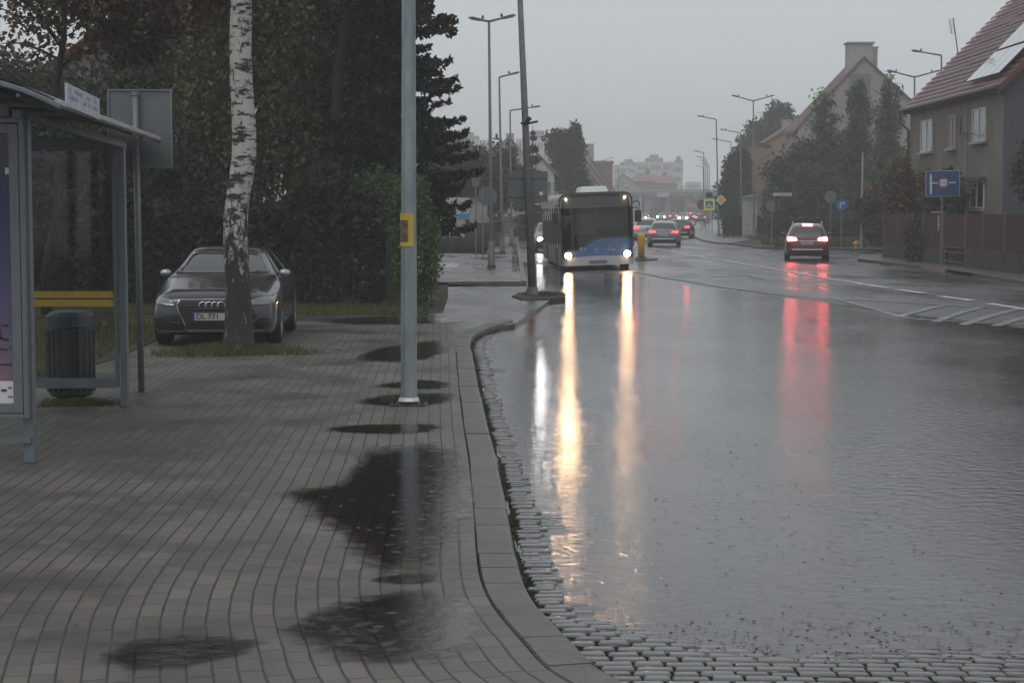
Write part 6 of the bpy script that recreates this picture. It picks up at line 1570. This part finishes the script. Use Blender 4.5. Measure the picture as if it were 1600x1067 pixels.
# TV masts
for u, lab in ((1166, 'thin roof aerial left of the large tree above the ochre house'), ):
    q = P(u, 218, 168); t = thing('roof_antenna', lab, 'antenna', q); mb = MB(); mb.tube([q, q+Vector((0, 0, 1.8))], .04, 5); mb.build('mast', galv2, t); mb = MB(); mb.b2(q.x-.4, q.x+.4, 167.9, 168.1, q.z+1.3, q.z+1.36); mb.b2(q.x-.3, q.x+.3, 167.9, 168.1, q.z+.9, q.z+.96); mb.build('element', galv2, t)

# ---- right vegetation
g4 = 'poplars and trees in front of the gabled house'
def poplar(label, u, vtop, Y, r_, n_=9000, lean=0):
    c = P(u, vtop, Y); H_ = c.z; bl = []
    for i in range(6):
        f_ = i/5; bl.append((c.x+lean*f_, Y, 1.8+(H_-2.6)*f_, r_*(1-.58*f_)*random.uniform(.85, 1.1), r_*(1-.58*f_), (H_)/8*1.1))
    return tree('poplar', label, 'tree', (c.x, Y, 0), bl, n_, .15, lf_pale, ((c.x+lean, Y, H_*.95), .14, .03), nclump=170, spread=.2, group=g4, limbs=8, hollow=.25)
poplar('loose pale green poplar leaning left before the gabled house wall', 1308, 148, 112, 2.3, 9500, -.9)
poplar('tall slender poplar in the middle before the gabled house wall', 1342, 128, 114, 2.1, 14000)
poplar('slender poplar nearest the roof gutter of the tiled house', 1386, 130, 110, 2.1, 14000, .2)
tree('bushy_tree', 'broad dark bushy tree behind the hedge and the turn-right sign', 'tree', (19.5, 112, 0), [(18.2, 112, 4.2, 2.4, 2, 2.0), (20.5, 113, 4.6, 2.4, 2, 2.2), (19, 110, 2.4, 3.2, 1.8, 1.9), (23, 112, 3, 2.6, 2, 2.6)], 34000, .17, lf_green, ((19.5, 112, 4), .2, .08), nclump=110, group=g4)
tree('bushy_tree', 'rounded tree left of the poplars behind the street name sign', 'tree', (19.2, 120, 0), [(19.0, 120, 3.1, 1.5, 1.6, 2.0), (20.7, 122, 3.9, 1.9, 1.6, 2.5)], 17000, .17, lf_hedge, ((19.2, 120, 4), .18, .08), nclump=70, group=g4)
tree('bushy_tree', 'brownish tree between the poplars and the brown fence', 'tree', (19.5, 86, 0), [(19.0, 86, 2.4, 1.8, 1.4, 1.9), (18.3, 88, 1.8, 1.5, 1.2, 1.4), (21, 88, 3.4, 2, 1.4, 2.3)], 15000, .16, LEAF('bronze', (.025, .028, .014), (.055, .045, .022), (.09, .05, .022)), ((19.5, 86, 3), .12, .05), nclump=80, group=g4)
tree('dark_tree', 'narrow dark tree behind the single-armed lamps left of the ochre house', 'tree', (19.2, 152, 0), [(19.2, 152, 4.9, 1.3, 1.3, 2.3), (19.0, 152, 2.6, 1.6, 1.3, 2.4), (19.6, 152, 6.4, .8, .8, 1.1)], 13000, .2, lf_dark, ((19.2, 152, 6), .14, .05), nclump=70, group=g4)
tree('dark_tree', 'low dark tree pressed against the foot of the ochre house wall', 'tree', (22.6, 152, 0), [(22.6, 152, 2.3, 1.3, 1.2, 2.1)], 8000, .2, lf_dark, ((22.6, 152, 3.4), .12, .05), nclump=50, group=g4)
tree('large_tree', 'large dark round tree on the skyline left of the tall gabled house', 'tree', (28, 205, 0), [(30.5, 205, 11.6, 2.2, 2.2, 2.6), (28.2, 205, 9.6, 2, 2, 2.3), (31.5, 205, 9.5, 2.5, 2, 2.5)], 15000, .32, lf_dark, ((29, 205, 10), .3, .1), nclump=80)
t = thing('clipped_hedge', 'long low clipped hedge behind the red-lit car', 'hedge', (18, 103, 0)); m = 24000
x_ = RNG.uniform(14.9, 23.5, m); z_ = 1.52*RNG.random(m)**.6; y_ = 103+RNG.uniform(-.5, .6, m)
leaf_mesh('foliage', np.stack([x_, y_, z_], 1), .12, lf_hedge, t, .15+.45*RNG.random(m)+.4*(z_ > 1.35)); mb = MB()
for i in range(10): mb.tube([(15+i*.9, 103, 0), (15+i*.9, 103, 1.1)], .04, 5)
mb.build('stem', barkd, t)
t = thing('clipped_hedge', 'short dark hedge beside the pale kiosk at the corner', 'hedge', (15.7, 128, 0)); m = 9000
x_ = RNG.uniform(15.2, 20.2, m); z_ = 1.5*RNG.random(m)**.6; y_ = 128+RNG.uniform(-.6, .6, m)
leaf_mesh('foliage', np.stack([x_, y_, z_], 1), .14, lf_hedge, t)
grass('grass', 'brownish overgrown grass verge in front of the long clipped hedge', lambda: (random.uniform(14.3, 20.5), random.uniform(93.5, 102)), 16000, .38, lf_dry, 0)
grass('grass', 'greener grass at the corner by the crossing sign', lambda: (random.uniform(16.2, 19), random.uniform(104, 126)), 4000, .3, lf_grass, 0)
# kiosk
Y = 124; x0, x1 = P(1163.5, 330, Y).x, P(1176, 330, Y).x; t = thing('kiosk', 'narrow whitish kiosk with a dull green sloping roof by the lamp post', 'kiosk', ((x0+x1)/2, Y, 0))
mb = MB(); mb.b2(x0, x1+.3, Y, Y+1.2, 0, P(1170, 309, Y).z); mb.build('wall', M('kiosk_white', (.33, .34, .34), .6, 0, .3, 3), t)
zt = P(1170, 309, Y).z; mb = MB(); mb.slab([(x0-.1, zt+.004), (x1+.5, zt+.004), (x1+.5, zt+.30), (x0-.1, zt+.08)], Y-.15, Y+1.3); mb.build('roof', M('kiosk_green', (.12, .2, .19), .5), t)

# ---- left distance
brd = 'white'
Y = 92; x0, x1 = P(694, 330, Y).x, P(732.5, 330, Y).x; z0, z1 = P(700, 343, Y).z, P(700, 309, Y).z
t = thing('billboard', 'white billboard with a dark bowl picture and blue and orange fields at its foot', 'billboard', ((x0+x1)/2, Y, 0))
mb = MB(); mb.b2(x0-1.2, x1, Y, Y+.08, z0, z1); bd = mb.build('panel', M('bill_white', (.42, .44, .44), .5, 0, .05), t)
mb = MB(); N_ = 12; cx = P(725, 322, Y); mb.slab([(cx.x-.28, cx.z+.08), (cx.x-.24, cx.z-.15), (cx.x-.05, cx.z-.32), (cx.x+.1, cx.z-.2), (cx.x+.28, cx.z+.05), (cx.x+.5, cx.z+.1), (cx.x+.5, cx.z+.14)], Y-.03, Y-.004); mb.build('bowl_picture', M('bowl_dark', (.035, .035, .04), .5), bd)
mb = MB(); mb.b2(P(714, 330, Y).x, x1, Y-.035, Y-.006, z0, P(700, 334, Y).z); mb.build('blue_field', M('bill_blue', (.05, .2, .42), .5), bd)
mb = MB(); mb.b2(x0-1.2, P(713.5, 330, Y).x, Y-.035, Y-.006, z0, P(700, 339, Y).z); mb.build('orange_field', M('bill_orange', (.36, .09, .05), .5), bd)
mb = MB()
for i, (a_, b_, v_) in enumerate(((697, 705, 329), (697, 707, 332), (697, 704, 335), (713, 723, 316))): mb.b2(P(a_, v_, Y).x, P(b_, v_, Y).x, Y-.03, Y-.005, P(a_, v_+.8, Y).z, P(a_, v_-.3, Y).z)
mb.build('small_print', M('print', (.2, .24, .25), .5), bd)
for x in (x0+.2, x1-.15): mb = MB(); mb.box((x, Y+.14, z1/2), (.1, .1, z1)); mb.build('post', dkmetal, t)
Y = 95; x0, x1 = P(733, 330, Y).x, P(752, 330, Y).x
t = thing('shop_hut', 'small grey and white hut with a dark lower half right of the billboard', 'hut', ((x0+x1)/2, Y, 0))
mb = MB(); mb.b2(x0, x1+.3, Y, Y+2, 1.3, P(740, 308, Y).z); mb.build('upper_wall', M('hut_grey', (.26, .26, .25), .7, 0, .35, 3), t)
mb = MB(); mb.b2(x0, x1+1.2, Y-.1, Y+2, 0, 1.25); mb.build('lower_wall', M('hut_dark', (.03, .03, .032), .6), t)
mb = MB(); mb.b2(x0-.1, x1+.4, Y-.2, Y+2.1, P(740, 308, Y).z+.004, P(740, 308, Y).z+.1); mb.build('roof', dkmetal, t)
g5 = 'dark trees in the left distance'
tree('dark_tree', 'wide dark round tree above the billboard', 'tree', (-2.6, 105, 0), [(-2.6, 105, 3.9, 1.7, 1.4, 1.9), (-4, 104, 3.6, 1.5, 1.4, 1.6), (-1.2, 106, 3.2, 1.2, 1.2, 1.6)], 14000, .16, lf_dark, ((-2.6, 105, 4), .16, .06), nclump=70, group=g5)
tree('dark_tree', 'rust-tinged dark tree between the two tall lamp posts on the left', 'tree', (-.7, 112, 0), [(-.6, 112, 4.1, .9, .9, 2.2), (.6, 114, 3.6, .8, .9, 1.6)], 7000, .16, lf_rust2, ((-.6, 112, 4), .12, .05), nclump=40, group=g5)
spruce('dark_conifer', 'pointed dark conifer right behind the top of the direction board', (1.4, 120, 0), 7.6, 1.5, .14, lf_spruce, 40, .4, 18, g5, .16)
tree('tall_tree', 'tall bushy tree standing alone above the roof of the city bus', 'tree', (5.0, 150, 0), [(4.0, 150, 7.3, 1.4, 1.2, 1.5), (5.2, 150, 7.2, 1.1, 1.2, 1.9), (4.6, 150, 5, 1.6, 1.3, 2.2), (5.9, 150, 3.8, .9, 1.2, 1.6)], 14000, .2, LEAF('far_green', (.035, .045, .025), (.07, .085, .045)), ((4.8, 150, 7), .2, .08), nclump=70, group=g5)
tree('pale_tree', 'hazy pale green tree right of the spruce in front of the long apartment block', 'tree', (-8, 230, 0), [(-8, 230, 8.6, 3.3, 2, 2.6), (-5.5, 230, 7.5, 2, 2, 1.8)], 8000, .35, lf_green, ((-8, 230, 8), .2, .08), nclump=60, group=g5)
grass('undergrowth', 'low rough undergrowth below the billboard', rect(-6.5, -1.2, 80, 92), 9000, .55, lf_dark, 0, 'undergrowth')
t = thing('picket_fence', 'far brown fence along the left pavement right of the lamp posts', 'fence', (0, 122, 0)); mb = MB()
for i in range(34): mb.b2(-1.6+i*.13, -1.5+i*.13, 120, 120.04, .1, 1.5)
mb.build('picket', M('far_timber', (.07, .055, .045), .8), t); mb = MB(); mb.b2(-1.6, 2.8, 120.045, 120.1, .4, .5); mb.b2(-1.6, 2.8, 120.045, 120.1, 1.1, 1.2); mb.build('rail', timber, t)
ww = M('white_render', (.30, .30, .29), .9, 0, .06, .3)
ap = P(795, 214, 195)
gable_house('white_house', 'off-white gabled house with a dark chimney behind the tall lamp posts', P(762, 240, 195).x, P(824, 240, 195).x, 195, 12, P(762, 247, 195).z, ap.z, ww, M('slate', (.12, .11, .11), .7), ridge_x=ap.x, chim=[(P(797, 220, 195).x, 196, .85, P(797, 210, 195).z, ap.z-1.5)])
gable_house('pink_house', 'small pinkish roofed house left of the white gabled house', P(712, 240, 180).x, P(740, 240, 180).x, 180, 8, P(720, 262, 180).z, P(728, 243, 180).z, M('pinkish', (.3, .2, .19), .9), M('pink_roof', (.26, .2, .19), .8), chim=[(P(726, 240, 180).x, 182, .9, P(726, 238, 180).z, 5)])
t = gable_house('red_roof_house', 'white house with a worn red roof just above the back of the direction board', P(836, 240, 135).x, P(866, 240, 135).x, 135, 8, P(866, 268, 135).z, P(840, 240, 135).z, M('white2', (.38, .38, .38), .8), M('worn_red', (.22, .12, .10), .8, 0, .35, 1.5), rects=[(P(855, 240, 135).x, P(862, 240, 135).x, P(850, 305, 135).z, P(850, 283, 135).z)], ridge_x=P(839, 240, 135).x)
g6 = 'row of gabled terraces along the left of the far street'
pinkw = M('pink_terrace', (.30, .215, .19), .9, 0, .1, .2); tanw = M('tan_terrace', (.24, .205, .165), .9, 0, .1, .2)
for i, (ua, ux, ub, va, ve, Y, wm_, lab) in enumerate(((868, 880, 928, 262, 303, 188, tanw, 'low tan gabled house directly behind the roof of the bus'), (876, 891, 944, 235, 300, 205, pinkw, 'pink gabled terrace whose slope falls behind the bus roof'),
                                                      (892, 905, 953, 237, 300, 222, pinkw, 'second pink gabled terrace behind the first one'), (899, 913, 960, 236, 298, 238, tanw, 'furthest gabled terrace with two small chimneys'))):
    q = P(ux, va, Y); e1 = P(ub, ve, Y)
    gable_house('terrace_house', lab, P(ua, 300, Y).x-2, e1.x, Y, 9, e1.z, q.z, wm_, roof_dull, ridge_x=q.x, group=g6, chim=[(q.x+1.0, Y+2, .7, q.z+.9, q.z-2)] if i != 0 else None)
x0, x1 = P(935, 260, 255).x, P(957, 260, 255).x; zt = P(945, 256, 255).z
t = thing('flat_roof_building', 'grey and red flat-roofed building at the end of the row of gables', 'building', ((x0+x1)/2, 255, 0)); mb = MB(); mb.b2(x0-3, x1, 255, 265, 0, zt); mb.build('wall', M('far_brick', (.20, .12, .10), .9), t)
mb = MB(); mb.b2(x0-3.2, x1+.2, 254.8, 265.2, zt+.003, zt+.4); mb.build('roof', M('far_grey', (.2, .2, .19), .9), t); mb = MB(); mb.b2(x0-3.05, x1-1.2, 254.9, 254.99, zt-1.9, zt-.4); mb.build('window_band', M('far_band', (.12, .12, .12), .5), t); mb = MB(); mb.b2(x0-3.05, x1-1.2, 254.9, 254.99, zt-4.2, zt-2.8); mb.build('window_band', M('far_band', (.12, .12, .12), .5), t)
gable_house('far_house', 'pale far house with one small window left of the bridge', P(958, 290, 390).x, P(1012, 290, 390).x, 390, 8, P(990, 300, 390).z, P(975, 272, 390).z, M('far_pale', (.3, .29, .3), .9), M('far_roof', (.22, .14, .13), .8), rects=[(P(976, 290, 390).x, P(982, 290, 390).x, P(976, 298, 390).z, P(976, 291, 390).z)], ridge_x=P(973, 272, 390).x)
for i, (ua, ub, vt, ve, Y, lab) in enumerate(((990, 1024, 270, 284, 415, 'long dull red roof behind the bridge, left half'), (1012, 1058, 275, 287, 430, 'lower dull red roof behind the bridge, right half'))):
    x0, x1 = P(ua, 280, Y).x, P(ub, 280, Y).x; t = thing('far_house', lab, 'house', ((x0+x1)/2, Y, 0)); ze, zt = P(1000, ve, Y).z, P(1000, vt, Y).z
    mb = MB(); mb.b2(x0, x1, Y, Y+8, 0, ze); mb.build('wall', M('far_wall', (.2, .15, .14), .9), t)
    mb = MB(); mb.add([(x0, Y-.3, ze+.01), (x1, Y-.3, ze+.01), (x1-1, Y+4, zt), (x0+1, Y+4, zt), (x1, Y+8.3, ze+.01), (x0, Y+8.3, ze+.01)], [(0, 1, 2, 3), (3, 2, 4, 5), (0, 3, 5), (1, 4, 2)]); mb.build('roof', M('far_red', (.26, .13, .11), .8, 0, .2, .5), t)
    mb = MB(); mb.box(((x0+x1)/2+1, Y+4, zt), (1, .8, 2)); mb.build('chimney', M('far_chimney', (.2, .17, .16), .9), t)
# far apartment blocks
def block(label, ua, ub, vt, Y, rows, cols, vb=300, towers=()):
    x0, x1 = P(ua, 280, Y).x, P(ub, 280, Y).x; zt = P(900, vt, Y).z; t = thing('apartment_block', label, 'building', ((x0+x1)/2, Y, 0), 0, 'apartment blocks fading into the rain')
    mb = MB(); mb.b2(x0, x1, Y, Y+12, 0, zt); mb.build('wall', M('panel_white', (.5, .51, .5), .9, 0, .05, .1), t)
    dx = (x1-x0)/cols; dz = 2.8; fwm = M('far_window', (.12, .13, .14), .3)
    for r_ in range(rows):
        for c_ in range(cols):
            if (c_+r_) % 5 != 4: mb = MB(); mb.b2(x0+c_*dx+dx*.22, x0+c_*dx+dx*.78, Y-.06, Y-.003, zt-1.0-r_*dz-1.3, zt-1.0-r_*dz); mb.build('window', fwm, t)
    for (u, w_, h_) in towers:
        mb = MB(); q = P(u, vt, Y); h_ *= .4; mb.b2(q.x-w_/2, q.x+w_/2, Y+3, Y+7, zt+.003, zt+h_); mb.b2(q.x-w_/4, q.x+w_/4, Y+4, Y+6, zt+h_, zt+h_*1.8); mb.build('roof_house', M('far_tower', (.25, .24, .25), .9), t)
block('long pale apartment block on the skyline behind the white gabled house, left', 696, 772, 219, 400, 5, 16, towers=((731, 5, 2.6), ))
block('pale apartment block on the skyline between the leaning pole and the tall tree', 806, 872, 217, 410, 5, 14, towers=((841, 6, 2.8), ))
block('short pale apartment block right of the tall tree on the skyline', 874, 902, 221, 420, 5, 6, towers=((896, 2, 2.4), ))
block('faint long apartment block above the red roofs by the bridge', 997, 1052, 253, 520, 5, 14, towers=((1024, 5, 3), ))
block('faintest apartment block left of the long one above the bridge', 960, 996, 259, 560, 4, 8, towers=((984, 5, 3), ))
block('faint stepped apartment block at the right end above the bridge', 1052, 1067, 256, 500, 5, 4, towers=((1063, 2, 3), ))
block('barely visible low block between the far lamps and the stepped block', 1076, 1096, 284, 600, 3, 5)
# bridge
Y = 365; t = thing('road_bridge', 'long grey road bridge crossing over the far end of the street', 'bridge', (27, Y, 0))
x0, x1 = P(948, 300, Y).x, P(1118, 300, Y).x+10; z0, z1 = P(1000, 306, Y).z, P(1000, 299, Y).z
bc = M('bridge_concrete', (.2, .2, .19), .9); mb = MB(); mb.b2(x0, x1, Y, Y+9, z0, z1); mb.build('deck', bc, t)
mb = MB(); mb.b2(x0, x1, Y-.2, Y-.004, z1-.15, z1+.35); mb.b2(x0, x1, Y-.1, Y-.02, z1+.9, z1+1.0)
x = x0
while x < x1: mb.b2(x, x+.08, Y-.1, Y-.02, z1+.35, z1+.9); x += 1.2
mb.build('parapet', M('bridge_rail', (.3, .3, .3), .8), t)
for u in (994, 1012, 1044, 1075, 1108): q = P(u, 320, Y); mb = MB(); mb.b2(q.x-.6, q.x+.6, Y+1, Y+8, 0, z0-.003); mb.build('pier', bc, t)
mb = MB(); mb.b2(P(1026, 300, Y).x, P(1045, 300, Y).x, Y-.35, Y-.22, P(1000, 308, Y).z, P(1000, 301, Y).z); mb.build('panel', M('bridge_panel', (.42, .43, .44), .6), t)
mb = MB(); mb.b2(5, x0-.05, Y+1, Y+9, 0, z0+.5); mb.b2(x1+.05, 90, Y+1, Y+9, 0, z0+.5); mb.build('abutment', bc, t)
o = leaf_mesh('distant_wood', clump_pts([(20+i*9, 400+random.uniform(-5, 20), 2.6, 7, 6, 3.4) for i in range(-2, 9)], 20000, 140, .25)[0], .8, lf_dark, None); tag(o, 'dark mass of distant trees seen under the bridge', 'wood'); o['kind'] = 'stuff'

# fallen leaves and specks
def scatter(name, label, pts, size, mat, z_):
    P2 = np.array([(x, y, z_) for x, y in pts]); n_ = len(P2); th = RNG.uniform(0, 2*PI, n_); s_ = size*RNG.uniform(.4, 1.3, n_)
    v = np.empty((n_, 4, 3))
    for k in range(4):
        a_ = th+k*PI/2; r_ = s_*(1 if k % 2 else .55); v[:, k, 0] = P2[:, 0]+np.cos(a_)*r_; v[:, k, 1] = P2[:, 1]+np.sin(a_)*r_; v[:, k, 2] = P2[:, 2]+RNG.uniform(0, .006, n_)
    me = bpy.data.meshes.new(name); me.vertices.add(n_*4); me.vertices.foreach_set('co', v.ravel()); me.loops.add(n_*4); me.loops.foreach_set('vertex_index', np.arange(n_*4, dtype=np.int32)); me.polygons.add(n_); me.polygons.foreach_set('loop_start', np.arange(0, n_*4, 4, dtype=np.int32)); me.update(calc_edges=True)
    at = me.attributes.new('v', 'FLOAT', 'FACE'); at.data.foreach_set('value', RNG.random(n_).astype(np.float32)); me.materials.append(mat); o = bpy.data.objects.new(name, me); C.objects.link(o); tag(o, label, 'leaves'); o['kind'] = 'stuff'
debr = LEAF('debris', (.015, .014, .01), (.05, .04, .02), (.07, .03, .02))
scatter('floating_leaves', 'tiny dark leaves and specks floating on the flood water', [(random.uniform(-.0, 3.3), random.uniform(7.2, 16)) for _ in range(340)]+[(kx(y)+.05+abs(random.gauss(0, .25)), y) for y in [random.uniform(8, 28) for _ in range(420)]]+[(random.uniform(.4, 3.6), random.uniform(6.9, 8.8)) for _ in range(900)], .014, debr, WL+.003)
scatter('fallen_leaves', 'small scattered leaves and grit on the pavement', [(random.uniform(-4, -.2), random.uniform(7, 26)) for _ in range(240)], .014, LEAF('red_leaf', (.03, .02, .015), (.10, .035, .03), (.2, .19, .17)), .006)

# ------------------------------------------------------------------ rain haze
mb = MB(); mb.b2(-260, 260, -12, 720, -1.4, 34)
hzo = mb.build('haze', bpy.data.materials.new('rain_haze')); hm = hzo.data.materials[0]; hm.use_nodes = True
n = hm.node_tree.nodes; n.remove(n['Principled BSDF']); pvn = n.new('ShaderNodeVolumePrincipled'); pvn.inputs['Color'].default_value = (1, 1, 1, 1); pvn.inputs['Density'].default_value = HAZE_D
pvn.inputs['Anisotropy'].default_value = 0.0
hm.node_tree.links.new(pvn.outputs[0], n['Material Output'].inputs['Volume']); tag(hzo, 'pale grey rain haze filling the street', 'haze'); hzo['kind'] = 'stuff'
